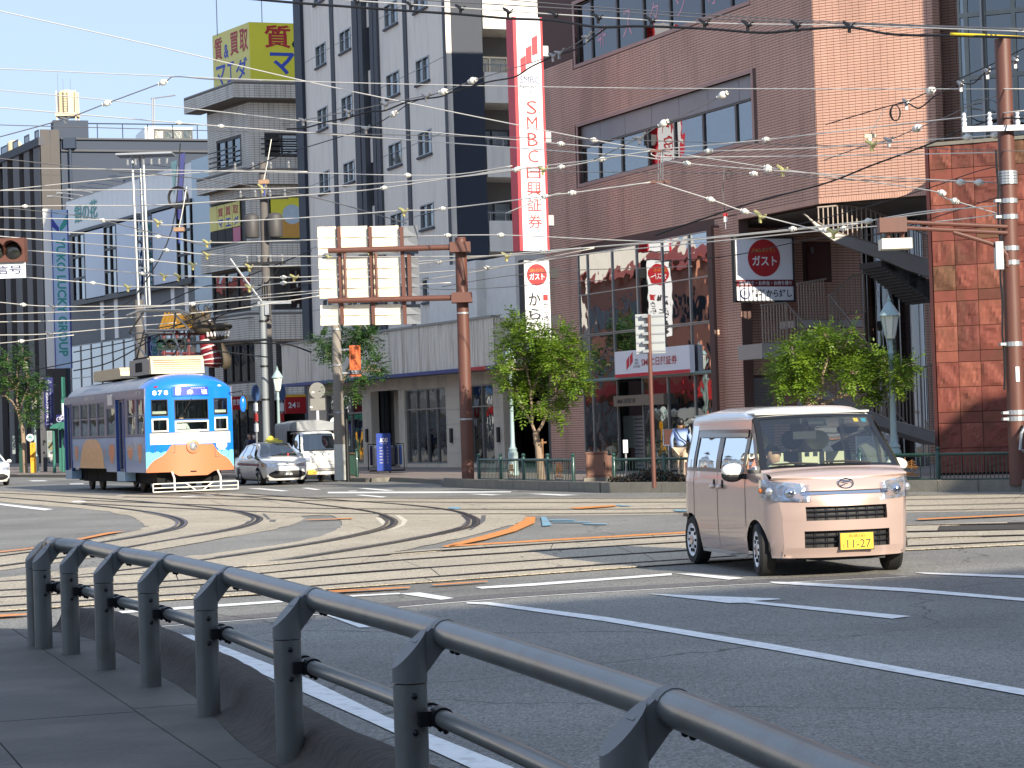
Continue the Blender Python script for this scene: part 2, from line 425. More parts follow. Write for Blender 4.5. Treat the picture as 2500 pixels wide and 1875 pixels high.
# near double track: joint coloured bed with single concrete slabs on it
nb = MB(); between('RA', 'RD', 0.013, nb, 0.62, 80); near_bed = nb.build('track_bed', JOINT)
def strip_slabs(Apts, Bpts, length, seed):
 rnd = random.Random(seed); i = 0; n = 90
 def samp(P):
  d = [0]
  for a, b in zip(P, P[1:]): d.append(d[-1] + (b - a).length)
  return lambda s: next((P[k] + (P[k + 1] - P[k]) * ((s - d[k]) / (d[k + 1] - d[k])) for k in range(len(P) - 1) if d[k + 1] >= s), P[-1]), d[-1]
 fa, la = samp(Apts); fb, lb = samp(Bpts)
 s = 0.3
 while s < 1.0 * la - length - 0.2:
  e = s + length
  q = [fa(s / la * la), fa(e), fb(e / la * lb), fb(s / la * lb)]
  c = sum(q, Vector((0, 0, 0))) / 4
  if 12 < c.y < 46 and abs(c.x) < c.y * 0.27:
   ins = []
   for p in q:
    ins.append(p + (c - p).normalized() * 0.009)
   h = 0.018 + rnd.uniform(0, 0.004)
   m = MB(); m.prism([(p.x, p.y, 0.0135) for p in ins], (0, 0, h - 0.0135))
   m.build('concrete_slab', BED, near_bed)
   del m
  s = e
def shifted(k, o):
 P = curves[k]; out = []
 for i, p in enumerate(P):
  t = (P[min(i + 1, len(P) - 1)] - P[max(i - 1, 0)]).normalized(); out.append(p + Vector((-t.y, t.x, 0)) * o)
 return out
strip_slabs(shifted('RA', 0.6), shifted('RA', 0.08), 2.9, 1)
strip_slabs(shifted('RA', -0.08), shifted('RB', 0.08), 3.2, 2)
strip_slabs(shifted('RB', -0.08), shifted('RC', 0.08), 3.4, 3)
strip_slabs(shifted('RC', -0.08), shifted('RD', 0.08), 3.2, 4)
strip_slabs(shifted('RD', -0.08), shifted('RD', -0.6), 2.9, 5)
for ch in near_bed.children:
 if 'kind' in ch: del ch['kind']
for k, P in curves.items():
 zz = 0.024 if k[0] == 'R' else 0.016
 a, b2 = MB(), MB()
 ribbon(P, 0.15, zz, b2); b2.build('rail_groove', GROOVE)
 ribbon(P, 0.055, zz + 0.004, a, 0.035); a.build('tram_rail', STEEL)
if True:   # check rails set inside the tight curves
 for k, o in (('K1', 0.13), ('K2', 0.13), ('K3', 0.13), ('K4', 0.13)):
  P = curves[k][30:70]; a = MB(); ribbon(P, 0.06, 0.0245, a, -o); a.build('check_rail', STEEL)
# dark steel plates and patches beside the curves
pl = MB()
for q in (K('zk', 1570, 182, 1590, 182, 1625, 215, 1605, 218), K('zk', 1485, 225, 1515, 225, 1495, 238, 1470, 237), K('zk', 1620, 218, 1660, 217, 1650, 232, 1615, 230),
   K('zm', 925, 240, 950, 240, 945, 275, 870, 325, 840, 330, 910, 285), K('zm', 800, 235, 830, 238, 850, 265, 845, 300, 700, 355, 610, 362, 800, 305, 830, 275)):
 pl.face(*[gr(p, 0.0135) for p in q][::-1])
pl.build('steel_plate', ASPH2)
pm = MB()
for q in (K('zm', 240, 212, 300, 222, 350, 240, 330, 246, 260, 228), K('zm', 285, 255, 320, 255, 345, 280, 330, 300, 305, 275), K('zm', 405, 240, 430, 240, 480, 270, 460, 300, 375, 332, 345, 345, 440, 295, 445, 275)):
 pm.face(*[gr(p, 0.0135) for p in q][::-1])
pm.build('concrete_patch', M('fresh_concrete', (205, 196, 176), 0.8, bump=0.3))
# old paved-over rail strip
oldp = gpts(K('zm', -1200, 905, -300, 838, 200, 795, 700, 752, 1200, 715, 2200, 658, 3400, 600)); a = MB(); ribbon(oldp, 0.5, 0.004, a); a.build('asphalt_patch', ASPH2)
a = MB(); ribbon(oldp, 0.05, 0.006, a, -0.36); a.build('kerb_line', PAINT)
def marking(polys, mat, z=0.008):
 for q in polys:
  m = MB(); P = [gr(p, z) for p in q]
  ar = sum((P[i - 1].x * P[i].y - P[i].x * P[i - 1].y) for i in range(len(P)))
  m.face(*(P if ar > 0 else P[::-1])); m.build('road_marking', mat)
def band(top, bot): return top + bot[::-1]
W = []
for t, b in (([(1140, 1470), (1195, 1470), (1480, 1506), (1891, 1573), (2500, 1682), (2700, 1720)], [(1138, 1473), (1188, 1476), (1480, 1517), (1891, 1587), (2500, 1697), (2700, 1736)]),
    ([(1878, 1420), (1945, 1421), (2220, 1436), (2500, 1460), (2700, 1478)], [(1890, 1424), (1950, 1428), (2220, 1444), (2500, 1467), (2700, 1486)]),
    ([(2233, 1397), (2350, 1400), (2500, 1405), (2700, 1411)], [(2260, 1401), (2350, 1405), (2500, 1411), (2700, 1418)]),
    ([(1160, 1433), (1300, 1424), (1413, 1416), (1640, 1399)], [(1176, 1437), (1300, 1430), (1418, 1421), (1640, 1404)])):
 W.append(band(t, b))
W.append([(1581, 1449), (1680, 1453), (1903, 1461), (1905, 1463), (1838, 1467), (2223, 1504), (2178, 1510), (1820, 1471), (1780, 1472), (1700, 1463)])
W.append([(1651, 1400), (1695, 1400), (1823, 1411), (1780, 1415), (1690, 1405)])
W += [[(975, 1449), (1024, 1446), (1109, 1460), (1077, 1464)], [(840, 1454), (975, 1447), (978, 1450), (850, 1457)],
  [(785, 1497), (815, 1497), (905, 1531), (878, 1532)], [(290, 1492), (480, 1479), (690, 1465), (692, 1470), (480, 1485), (296, 1497)],
  [(0, 1229), (130, 1243), (108, 1246), (0, 1233)]]
W.append(K('zg', 705, 680, 740, 690, 748, 700, 712, 692));
W.append([(418, 1548), (470, 1550), (560, 1583), (760, 1660), (940, 1748), (1250, 1872), (1500, 1990), (1380, 1990), (1150, 1875), (900, 1760), (700, 1672), (540, 1600), (470, 1568)])
for q in ((0, 100, 600, 98, 1100, 97, 1100, 103, 600, 108, 0, 109), (160, 119, 210, 117, 360, 130, 325, 134), (180, 80, 240, 78, 405, 91, 350, 94), (830, 113, 940, 113, 1050, 118, 980, 121), (1190, 112, 1300, 111, 1515, 119, 1400, 123), (120, 94, 170, 93, 180, 96, 130, 97)):
 W.append(K('zm', *q))
for q in ((1480, 30, 1560, 28, 1740, 45, 1690, 48), (1080, 78, 1390, 60, 1400, 66, 1090, 82), (1810, 28, 1850, 26, 1930, 38, 1890, 40), (430, 108, 500, 104, 520, 109, 440, 113)): W.append(K('zk', *q))
for q in ((300, 1540, 470, 1540, 520, 1548, 350, 1550), (740, 1575, 890, 1570, 890, 1580, 745, 1583)): W.append(K('zl', *q))
marking(W, PAINT)
O = [K('zm', 680, 428, 900, 370, 1080, 320, 1175, 270, 1190, 250, 1247, 249, 1243, 285, 1130, 335, 950, 385, 720, 431),
  K('zm', 730, 420, 1300, 386, 2150, 338, 2150, 347, 1300, 396, 730, 429), K('zm', 1450, 195, 1600, 185, 1725, 178, 1735, 185, 1600, 195, 1500, 202),
  K('zm', 0, 692, 250, 680, 490, 668, 500, 674, 280, 688, 0, 704), K('zm', 620, 655, 800, 643, 960, 632, 960, 637, 800, 650, 640, 660),
  K('zk', 410, 343, 560, 312, 640, 294, 760, 284, 640, 306, 430, 349), K('zk', 0, 406, 150, 390, 290, 372, 290, 377, 150, 396, 0, 413),
  K('zk', -200, 800, 0, 785, 90, 782, 260, 778, 120, 792, 0, 800, -200, 812), K('zk', 1830, 217, 2000, 211, 2120, 206, 2110, 212, 1850, 220), [(2240, 1266), (2500, 1254), (2700, 1245), (2700, 1247), (2500, 1257), (2240, 1269)],
  K('zk', 1950, 650, 2212, 632, 2212, 640, 1950, 658)]
marking(O, PAINT_O, 0.0275)
B = [K('zm', 1330, 266, 1480, 266, 1490, 272, 1330, 272), K('zm', 1280, 250, 1310, 250, 1345, 300, 1290, 305), K('zm', 1350, 278, 1570, 278, 1580, 284, 1350, 283), K('zm', 1530, 288, 1680, 290, 1680, 295, 1540, 294), K('zm', 1720, 175, 1830, 183, 1780, 186, 1720, 181), K('zm', 740, 190, 800, 192, 790, 204, 720, 198), K('zm', 2070, 208, 2170, 205, 2170, 218, 2090, 216)]
marking(B, PAINT_B, 0.0195)
# ------------------------------------------------------------------ far pavement with its kerb stones
kl = [(-60, 179), (-42, 144.6), (-25.1, 112.4), (-15, 96.2), (-6.9, 83.0), (-5.55, 77.6), (-5.0, 76.6), (-4.2, 76.8), (-2.2, 70.5), (-2.0, 67.5), (-1.4, 65.2), (1.57, 58.1), (2.3, 56.4), (5.9, 52.8), (9.5, 49.3), (12.5, 46.4), (30, 29)]
pv = MB(); pv.face(*[(x, y, 0.14) for x, y in kl] + [(90, 60, 0.14), (90, 260, 0.14), (-60, 260, 0.14)])
pave = pv.build('pavement', PAVE)
dist = 0.0
for (x0, y0), (x1, y1) in zip(kl, kl[1:]):
 a, b = Vector((x0, y0, 0)), Vector((x1, y1, 0)); t = (b - a).normalized(); n = Vector((t.y, -t.x, 0));
 if n.y > 0: pass
 Ln = (b - a).length; L1 = 0.9; k = max(1, int(Ln / L1))
 if a.y > 120 or b.y < 40:
  m = MB(); m.boxo(a - Z * 0.01 - n * 0.0, b - a, n * 0.18, Z * 0.16); m.build('kerb', KERB); continue
 for i in range(k):
  q = a + (b - a) * (i / k) + t * 0.008
  hgt = 0.15 + random.uniform(-.004, .004)
  if b.y < 66: hgt += 0.12
  m = MB(); m.boxo(q - Z * 0.01, t * (Ln / k - 0.016), n * 0.18 if n.dot(Vector((-0.3, -1, 0))) > 0 else -n * 0.18, Z * hgt)
  s = m.build('kerb_stone', KERB, pave)
# ------------------------------------------------------------------ near pavement, coved kerb, guard rail
SLAB = M('paving_stone', (76, 73, 66), 0.72, var=0.22, scale=2.2, bump=0.5, bscale=22, streak=((124, 116, 106), 1.2, 30, 0.4))
COVE = M('cove_stone', (64, 56, 49), 0.85, var=0.35, scale=5, bump=0.9, bscale=16, streak=((40, 36, 33), 14, 3, 0.7))
SZ = 0.12
j0, j1 = gr((30, 1535), SZ), gr((540, 1875), SZ)
jd = (j0 - j1).normalized(); jn = Vector((-jd.y, jd.x, 0))      # jn points away from the road
e0, e1 = gr((-400, 1524), SZ), gr((160, 1537), SZ)
def s_end(t):                                                       # where a line parallel to the joint meets the far edge
 p = j1 + jn * t; ed = (e1 - e0); nrm = Vector((-ed.y, ed.x, 0)); return (e0 - p).dot(nrm) / jd.dot(nrm)
sb = MB(); sb.face(*[j1 + jn * t + jd * s + Z * (-0.008) for t, s in ((-0.55, -14), (-0.55, s_end(-0.55)), (14, s_end(14)), (14, -14))][::-1])
for f in range(len(sb.f)): pass
walk = sb.build('pavement', JOINT)
fr = MB(); fr.face(e0 + (e0 - e1) * 3 - Z * .002, e0 + (e0 - e1) * 3 - Z * SZ, e1 - Z * SZ, e1 - Z * .002); fr.build('kerb', KERB)
tw = [-0.7, 0.0, 0.9, 1.8, 2.7, 3.6, 4.5, 6.0, 8, 11]
for q in range(len(tw) - 1):
 t0, t1 = tw[q] + 0.005, tw[q + 1] - 0.005
 s = -7.0 + random.uniform(0, .9); Ls = 1.5 if q else 2.4
 if q == 0: t0 = -0.6
 while True:
  e = s + Ls; lim0, lim1 = s_end(t0) - .01, s_end(t1) - .01
  if s > min(lim0, lim1) - 0.05: break
  z0 = random.uniform(-0.0015, 0.0015)
  ends = (min(e - 0.006, lim0), min(e - 0.006, lim1))
  m = MB(); m.prism([j1 + jn * t0 + jd * s + Z * z0, j1 + jn * t0 + jd * ends[0] + Z * z0, j1 + jn * t1 + jd * ends[1] + Z * z0, j1 + jn * t1 + jd * s + Z * z0], (0, 0, -0.03))
  m.build('paving_stone', SLAB, walk); s = e
kt = [gr(p, 0.30) for p in [(158, 1486), (220, 1491), (290, 1507), (365, 1540), (480, 1592), (560, 1637), (690, 1738), (950, 1860), (1250, 2010)]]
kt = [Vector(p) for p in cr_spline([tuple(p) for p in kt], 5)]
kt = [kt[0] + (kt[0] - kt[1]).normalized() * .02] + kt + [kt[-1] + (kt[-1] - kt[-2]).normalized() * 4]
prof = [(-.20, -.02), (-.195, .26), (-.18, .285), (-.14, .30), (-.05, .302), (-.01, .29), (.025, .255), (.05, .205), (.08, .165), (.13, .137), (.19, .124), (.19, .08)]
km = MB(); rows = []
for i, p in enumerate(kt):
 t = (kt[min(i + 1, len(kt) - 1)] - kt[max(i - 1, 0)]); t.z = 0; t.normalize(); n = Vector((t.y, -t.x, 0))
 if n.x > 0: n = -n
 rows.append([Vector((p.x, p.y, 0)) + n * a + Z * (h + 0.004 * math.sin(i * 2.1 + a * 9)) for a, h in prof])
for i in range(len(rows) - 1):
 for k in range(len(prof) - 1): km.face(rows[i][k], rows[i][k + 1], rows[i + 1][k + 1], rows[i + 1][k])
km.face(*rows[0])
km.build('coved_kerb', COVE, smooth=50)
RAILM = M('rail_grey_paint', (112, 113, 110), 0.36, 0.35, var=0.16, scale=3, bump=0.06, bscale=60, coat=0.1, streak=((92, 78, 68), 5, 5, .45))
CAPM = M('cap_grey_paint', (106, 107, 106), 0.5, 0.1, var=0.08, scale=6, bump=0.1, bscale=120)
BOLT = M('bolt_dark', (36, 38, 42), 0.4, 0.6)
gd = thing('guard_rail', 'dark grey tubular steel guard rail curving along the near pavement kerb', 'guard rail', (-1.8, 13, SZ))
rp = [gr(q, 0.925) for q in ((128, 1328), (145, 1331), (214, 1337), (302, 1355), (415, 1374), (562, 1407), (770, 1463), (1085, 1547), (1640, 1727), (2560, 2075))]
PV = []
for i in range(len(rp)):
 t_ = rp[min(i + 1, len(rp) - 1)] - rp[max(i - 1, 1 if i else 0)]; t_.z = 0; t_.normalize(); n_ = Vector((-t_.y, t_.x, 0)); n_ = n_ if n_.x > 0 else -n_
 PV.append(Vector((rp[i].x, rp[i].y, 0)) - n_ * 0.15)
def outv(i):
 t = PV[min(i + 1, len(PV) - 1)] - PV[max(i - 1, 1 if i > 0 else 0)]; t.normalize(); n = Vector((-t.y, t.x, 0))
 return (n if n.x > 0 else -n), t
for i, p in enumerate(PV):
 n, t = outv(max(i, 1))
 m = MB(); m.lathe([(0.069, SZ), (0.069, 0.735)], p, 20); po = m.build('post', RAILM, gd, smooth=40)
 m = MB(); q = 20; lo, hi = [], []
 for k in range(q):
  w = 2 * math.pi * k / q; d = (n * math.cos(w) + t * math.sin(w)) * 0.071
  lo.append(p + d + Z * 0.74); hi.append(p + d + Z * (0.80 + 0.075 * (math.cos(w) + 1)))
 for k in range(q): m.face(lo[k], lo[(k + 1) % q], hi[(k + 1) % q], hi[k])
 m.face(*hi)
 cp = m.build('post_cap', CAPM, po, smooth=35)
 m = MB(); rc = p + n * 0.15 + Z * 0.925
 m.prism([p + n * 0.02 + t * 0.03 + Z * 0.90, p + n * 0.06 + t * .03 + Z * .77, p + n * 0.13 + t * .03 + Z * .855, p + n * .17 + t * .03 + Z * .89, p + n * .09 + t * .03 + Z * .955], -t * 0.06)
 m.tube([rc - t * 0.035, rc + t * 0.035], 0.0605, 18)
 m.build('rail_bracket', CAPM, po)
 m = MB()
 for sgn in (-1, 1):
  for zz in (0.69, 0.545): m.ball(p + t * sgn * 0.068 + Z * zz, 0.014, 8, 4)
 m.build('bolt', BOLT, po)
top = [PV[i] + outv(max(i, 1))[0] * 0.15 + Z * 0.925 for i in range(0, len(PV))]
top = top + [top[-1] + Vector((1.1, -1.9, 0))]
low = [PV[i] + outv(max(i, 1))[0] * 0.10 + Z * 0.60 for i in range(0, len(PV))]
low = low + [low[-1] + Vector((1.1, -1.9, 0))]
for L_, r, nm in ((top, 0.057, 'top_rail'), (low, 0.036, 'lower_rail')):
 sp = [Vector(x) for x in cr_spline([tuple(x) for x in L_], 8)]
 for i in range(len(L_) - 1):
  m = MB(); seg = sp[i * 8:i * 8 + 9]; m.tube(seg, r, 18)
  m.build(nm, RAILM, gd, smooth=40)
  if nm == 'lower_rail':
   for s, b in ((seg[0], seg[1]), (seg[-1], seg[-2])):
    d = (b - s).normalized(); m = MB(); m.tube([s + d * 0.05, s + d * 0.13], 0.046, 14)
    nn = Vector((-d.y, d.x, 0)); nn = nn if nn.x < 0 else -nn
    m.boxo(s + d * .05 - Z * .03, d * .05, nn * .09, Z * .06)
    for e in (0.03, 0.11): m.ball(s + d * (0.05 + e) - Z * 0.045, 0.013, 6, 4)
    m.build('rail_clamp', BOLT, gd)
  else:
   d = (seg[1] - seg[0]).normalized(); m = MB()
   for e in (0.12, 0.19): m.ball(seg[0] + d * e - Z * 0.058, 0.014, 6, 4)
   m.build('bolt', BOLT, gd)
# ------------------------------------------------------------------ buildings
def wall(F, mb, u0, u1, z0, z1, holes=(), o0=-0.3, o1=0.0):
 us = sorted({u0, u1, *[min(max(h[k], u0), u1) for h in holes for k in (0, 1)]})
 for a, b in zip(us, us[1:]):
  if b - a < 1e-4: continue
  hs = sorted([(h[2], h[3]) for h in holes if h[0] <= a + 1e-5 and h[1] >= b - 1e-5])
  z = z0
  for h0, h1 in hs:
   if h0 > z: F.box(mb, a, b, z, h0, o0, o1)
   z = max(z, h1)
  if z < z1: F.box(mb, a, b, z, z1, o0, o1)
def bricks(F, u0, u1, z0, z1, parent, mat, holes=(), bw=0.197, bh=0.08, ju=0.010, jz=0.016, o=0.009, single=0, name='brick', seed=1, clip=None):
 """running tile courses: single = how many become objects of their own, the rest one stuff part"""
 rnd = random.Random(seed); mb = MB(); made = 0
 nz = int((z1 - z0) / bh); proto = None
 def hid(a, b, c, d):
  for h in holes:
   if a < h[1] and b > h[0] and c < h[3] and d > h[2]: return True
  return False
 for r in range(nz):
  za = z0 + r * bh; zb_ = za + bh - jz
  n = int((u1 - u0) / bw) + 1
  for k in range(n):
   ua = u0 + k * bw; ub = min(ua + bw - ju, u1)
   if ub - ua < 0.02: continue
   if clip and not clip((ua + ub) / 2, za): continue
   if hid(ua, ub, za, zb_): continue
   e = o + rnd.uniform(-.002, .002)
   if made < single and ub - ua > bw - ju - 1e-4:
    if proto is None:
     m = MB(); c = F.P(0, 0, 0) - F.P(0, 0, 0)
     F0 = [F.U * 0, F.U * (bw - ju), F.U * (bw - ju) + Z * (bh - jz), Z * (bh - jz)]
     m.prism(F0, F.N * o); m.f = m.f[:]
     ob = m.build(name, mat, parent); proto = ob.data
    else:
     ob = bpy.data.objects.new(name, proto); C.objects.link(ob); ob.parent = parent
    org = ORG.get(parent.name, Vector((0, 0, 0)))
    ob.location = F.P(ua, za, e - o) if parent.name not in ORG else F.P(ua, za, e - o) - org
    if ob.data is proto and made == 0:
     for v in proto.vertices: v.co = v.co + org
    made += 1; continue
   a, b, c, d = F.P(ua, za, e), F.P(ub, za, e), F.P(ub, zb_, e), F.P(ua, zb_, e)
   q = F.N * -(e + 0.001)
   mb.face(a, b, c, d); mb.face(a + q, b + q, b, a); mb.face(d, c, c + q, d + q); mb.face(a, d, d + q, a + q); mb.face(b, b + q, c + q, c)
 if mb.v: mb.build(name, mat, parent, kind='stuff')
BRICK = M('brown_tile', (204, 160, 140), 0.6, var=0.22, scale=0.55, bump=0.25, bscale=25, streak=((158, 122, 106), 1.6, 0.25, 0.5))
MORT = M('dark_mortar', (92, 70, 64), 0.9)
TRIM = M('brown_trim', (168, 134, 124), 0.6, var=0.1)
FRAME = M('bronze_frame', (84, 80, 78), 0.45, 0.3); ALU = M('aluminium_frame', (150, 150, 148), 0.35, 0.6)
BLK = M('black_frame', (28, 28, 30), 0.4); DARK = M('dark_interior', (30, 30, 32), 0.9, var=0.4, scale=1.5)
GL = glass('window_glass', (150, 165, 165), 0.22); GLD = glass('dark_glass', (95, 112, 110), 0.16); GLG = glass('green_glass', (70, 118, 108), 0.14)
GLP = glass('purple_glass', (128, 50, 80), 0.10); GLB = glass('mirror_glass', (110, 130, 140), 0.42)
BLIND = M('window_blind', (205, 205, 196), 0.8, var=0.1, scale=2); CURT = M('curtain', (214, 210, 200), 0.9, var=0.15, scale=3)
RED = M('sign_red', (196, 30, 48), 0.45); WHITE = M('sign_white', (222, 224, 230), 0.45, var=0.03); INK = M('ink_black', (24, 24, 28), 0.6); NAVYINK = M('ink_navy', (38, 48, 92), 0.6)
SRED = M('sign_dark_red', (166, 22, 30), 0.45, var=0.08); GREYM = M('grey_metal', (150, 152, 154), 0.4, 0.6)
def slab(name, mat, parent, pts, zz, h):
 m = MB(); m.prism([(p[0], p[1], zz) for p in pts], (0, 0, h)); return m.build(name, mat, parent)
# ---- brown tiled office block at the corner (shaded long face, sunlit chamfer)
A = Fac((2000, 495), 63, 155.7); Bf = Fac((2000, 495), 63, 118.6)
br = thing('tiled_office_building', 'brown tiled corner office block with open stairs and a red and white upright sign', 'building', A.P(-6, 0, -4))
uL = A.uv((1338, 820))[0]; zS = A.uv((2000, 497))[1]; ZT = 24.0
w4 = (A.uv(K('zb', 107, 310))[0], A.uv(K('zb', 930, 400))[0], A.uv(K('zb', 107, 305))[1], A.uv(K('zb', 97, 105))[1] + 0.6)
w3 = A.pr(K('zb', 117, 597), K('zb', 940, 655))
bay = (A.uv((1428, 900))[0], A.uv((1757, 900))[0], 0.14, A.uv(K('zs', 190, 185))[1])
pierR = A.uv((1815, 900))[0]
m = MB(); wall(A, m, uL, 0, zS, ZT, [w4, w3, bay], -0.35, 0); wall(A, m, uL, pierR, 0.14, zS, [bay], -0.35, 0)
uB = Bf.uv((2282, 200))[0]
wall(Bf, m, 0.0, uB, zS, ZT, [], -0.35, -0.001)
m.build('wall', MORT, br)
hs = [(a - .12, b + .12, c - .12, d + .12) for a, b, c, d in (w4, w3)] + [(bay[0] - .05, bay[1] + .05, bay[2], bay[3] + .05)]
bricks(Bf, 0.012, uB, zS + .18, 14.6, br, BRICK, single=300, seed=3)
bricks(A, uL, -0.012, zS + .18, 14.6, br, BRICK, hs, seed=4)
bricks(A, uL, bay[0], 0.14, zS + .16, br, BRICK, hs, seed=5); bricks(A, bay[1], pierR, 0.14, zS + .16, br, BRICK, hs, seed=6)
# soldier course along the soffit edge and trims round the bands
m = MB()
k = 0
while k * 0.075 < -pierR + 0.0:
 A.box(m, -(k + 1) * 0.075 + .01, -k * 0.075, zS - .005, zS + .16, -.1, .012); k += 1
k = 0
while (k + 1) * 0.075 < uB:
 Bf.box(m, k * 0.075, (k + 1) * 0.075 - .01, zS - .005, zS + .16, -.1, .012); k += 1
m.build('soldier_course', BRICK, br, kind='stuff')
for w in (w4, w3):
 m = MB()
 A.box(m, w[0] - .12, w[1] + .12, w[2] - .12, w[2], -.3, .03); A.box(m, w[0] - .12, w[1] + .12, w[3], w[3] + .12, -.3, .03)
 A.box(m, w[0] - .12, w[0], w[2], w[3], -.3, .02); A.box(m, w[1], w[1] + .12, w[2], w[3], -.3, .02)
 m.build('window_surround', TRIM, br)
zmid = A.uv(K('zb', 135, 690))[1]
xs = [A.uv(K('zb', x, 620))[0] for x in (135, 207, 325, 450, 580, 717, 865)] + [w3[1]]
for i in range(7):
 m = MB(); A.box(m, (w3[0] if i == 0 else xs[i]) + .01, xs[i + 1] - .01, zmid + .02, w3[3], -.3, -.12); m.build('spandrel_panel', M('zinc_panel', (136, 134, 136), 0.5, 0.4, var=0.15, scale=1), br)
bb = [w3[0]] + [A.uv(K('zb', x, 720))[0] for x in (205, 310, 435, 560, 695, 850)] + [w3[1]]
for i in range(7): window(A, bb[i], bb[i + 1], w3[2], zmid, br, FRAME, GL, 1, 1, 0.05, -.1, .1)
for i, (a, b) in enumerate(zip(bb, bb[1:])):
 if i in (1, 2, 3):
  m = MB(); A.box(m, a + .1, b - .1, w3[2] + .1, zmid - .06, -.42, -.40); m.build('blind', BLIND, br)
 if i in (4, 5):
  m = MB(); A.box(m, a + .3, a + .9, w3[2] + .05, w3[2] + .5, -.9, -.5); m.build('stacked_boxes', CURT, br)
b4 = [w4[0]] + [A.uv(K('zb', x, 200))[0] for x in (170, 290, 415, 540, 690, 830)] + [w4[1]]
for i in range(7): window(A, b4[i], b4[i + 1], w4[2], w4[3], br, FRAME, GLP, 1, 1, 0.05, -.1, .1)
for i, (u, h) in enumerate(zip(b4[1:6], (.7, .9, .8, .9, .8))):
 A.text(['4F', 'ス', 'タ', 'ジ', 'オ'][i], u + .35, u + 1.0, w4[2] + .35, w4[2] + .35 + h, -.145, M('pale_pink_print', (196, 150, 165), .6), br)
m = MB(); A.box(m, uL + .4, -.4, zS + .3, ZT, -4.0, -3.9); A.box(m, bay[0], bay[1] + .2, .14, bay[3], -3.2, -3.1)
A.box(m, w3[0], w3[1], w3[2] - .1, w3[2] - .02, -3.9, -.35); A.box(m, w3[0], w3[1], w3[3] + .02, w3[3] + .1, -3.9, -.35); A.box(m, w4[0], w4[1], w4[2] - .1, w4[2] - .02, -3.9, -.35)
m.build('interior_wall', M('office_interior', (92, 88, 82), .9, var=.3), br)
# soffit, recess wall and roof
RWp = A.P(pierR + 0.02, 0, 0)
RW = Fac((1815, 900), 68, 66); RW.O = Vector((RWp.x, RWp.y, 0)) + RW.U * 0 - RW.N * 1.2
uE = RW.uv((2300, 900))[0]
c0, cB = A.P(0, 0, 0), Bf.P(uB, 0, 0); ba = A.P(uL, 0, 0)
deep = -A.N * 12
pl = [A.P(uL, 0, -.36), A.P(0, 0, -.36) + Bf.U * .2, Bf.P(uB, 0, -.36), Bf.P(uB, 0, 0) + Vector((2, 8, 0)), A.P(uL, 0, 0) + Vector((9, 4, 0))]
slab('soffit', M('soffit_panel', (88, 84, 80), .7), br, pl, zS - .06, .05)
slab('roof', M('roof_grey', (120, 118, 116), .8), br, pl, ZT - .4, .2)
m = MB(); A.box(m, uL - .02, uL + .3, .14, ZT, -10, -.36); m.build('side_wall', MORT, br)
m = MB(); RW.box(m, -.3, uE + 1, .14, zS - .07, -.3, 0); m.build('recess_wall', MORT, br)
sh = RW.pr(K('zr', 42, 1008), K('zr', 165, 1330)); dr = RW.pr(K('zr', 388, 262), K('zr', 512, 480))
sh = (sh[0], sh[1] + .25, .14, sh[3]);
bricks(RW, -.2, uE, .14, zS - .1, br, BRICK, [sh, dr], bw=.21, bh=.085, seed=8)
for i in range(int((sh[3] - sh[2]) / .09)):
 m = MB(); RW.box(m, sh[0], sh[1], sh[2] + i * .09, sh[2] + i * .09 + .082, 0, .03); m.build('shutter_slat', M('shutter_grey', (140, 138, 136), .5, .3), br)
m = MB(); RW.box(m, *dr, 0, .05); d_ = m.build('door', M('door_dark_red', (96, 50, 46), .5), br)
m = MB(); RW.box(m, dr[0] + .1, dr[0] + .2, dr[2] + .9, dr[2] + 1.1, .05, .1); m.build('handle', ALU, d_)
# ---- glass bay of the bank
zt_ = A.uv(K('zs', 205, 690))[1]; zl_ = A.uv(K('zs', 220, 965))[1]; zlow = A.uv(K('zs', 230, 1075))[1]
bx = [bay[0]] + [A.uv(K('zs', x, 600))[0] for x in (248, 402, 556, 716, 886)] + [bay[1]]
TEAL = M('spandrel_teal', (86, 120, 120), .3, var=.1, coat=.3)
for i in range(6):
 window(A, bx[i], bx[i + 1], zt_, bay[3], br, ALU, [GLB], 1, 2, .035, .16, .08)
 window(A, bx[i], bx[i + 1], zl_, zt_ - .02, br, ALU, [GLB], 1, 1, .03, .16, .08)
 m = MB(); A.box(m, bx[i] + .02, bx[i + 1] - .02, zl_ + .25, zl_ + .6, -.02, 0.0); m.build('spandrel_band', TEAL, br)
 if i != 2: window(A, bx[i], bx[i + 1], .2, zl_ - .05, br, ALU, [GL], 1, 1, .04, .1, .08, zs=None)
m = MB(); A.box(m, bay[0], bay[1], zl_ - .06, zl_ + .02, -3, .2); A.box(m, bay[0], bay[1], zt_ - .05, zt_ + .02, -3, .0); m.build('floor_slab', M('slab_teal', (112, 140, 138), .5), br)
m = MB(); A.box(m, bx[0] + .15, bx[0] + .55, .14, zl_ - .1, -1.4, -1.0); m.build('column', ALU, br)
for i, (a, b, zz) in enumerate(((1.1, 1.9, .9), (3.4, 4.1, 1.0), (5.0, 5.9, 1.2))):
 m = MB(); A.box(m, bay[0] + a, bay[0] + b, zz, zz + 1.1, -.9, -.86); m.build('poster', CURT, br)
for i in range(14):
 m = MB(); A.box(m, bx[2] + .05, bx[4] - .05, .2 + i * .13, .2 + i * .13 + .1, -.5, -.47); m.build('shutter_slat', M('shutter_grey', (140, 138, 136), .5, .3), br)
m = MB(); A.box(m, bx[2], bx[4], zlow - .35, zlow, -.3, .25); m.build('door_header', M('sign_bronze', (120, 112, 100), .4, .4), br)
A.text('SMBC日興証券', bx[2] + .25, bx[2] + 1.6, zlow - .26, zlow - .1, .256, INK, br, bold=.02)
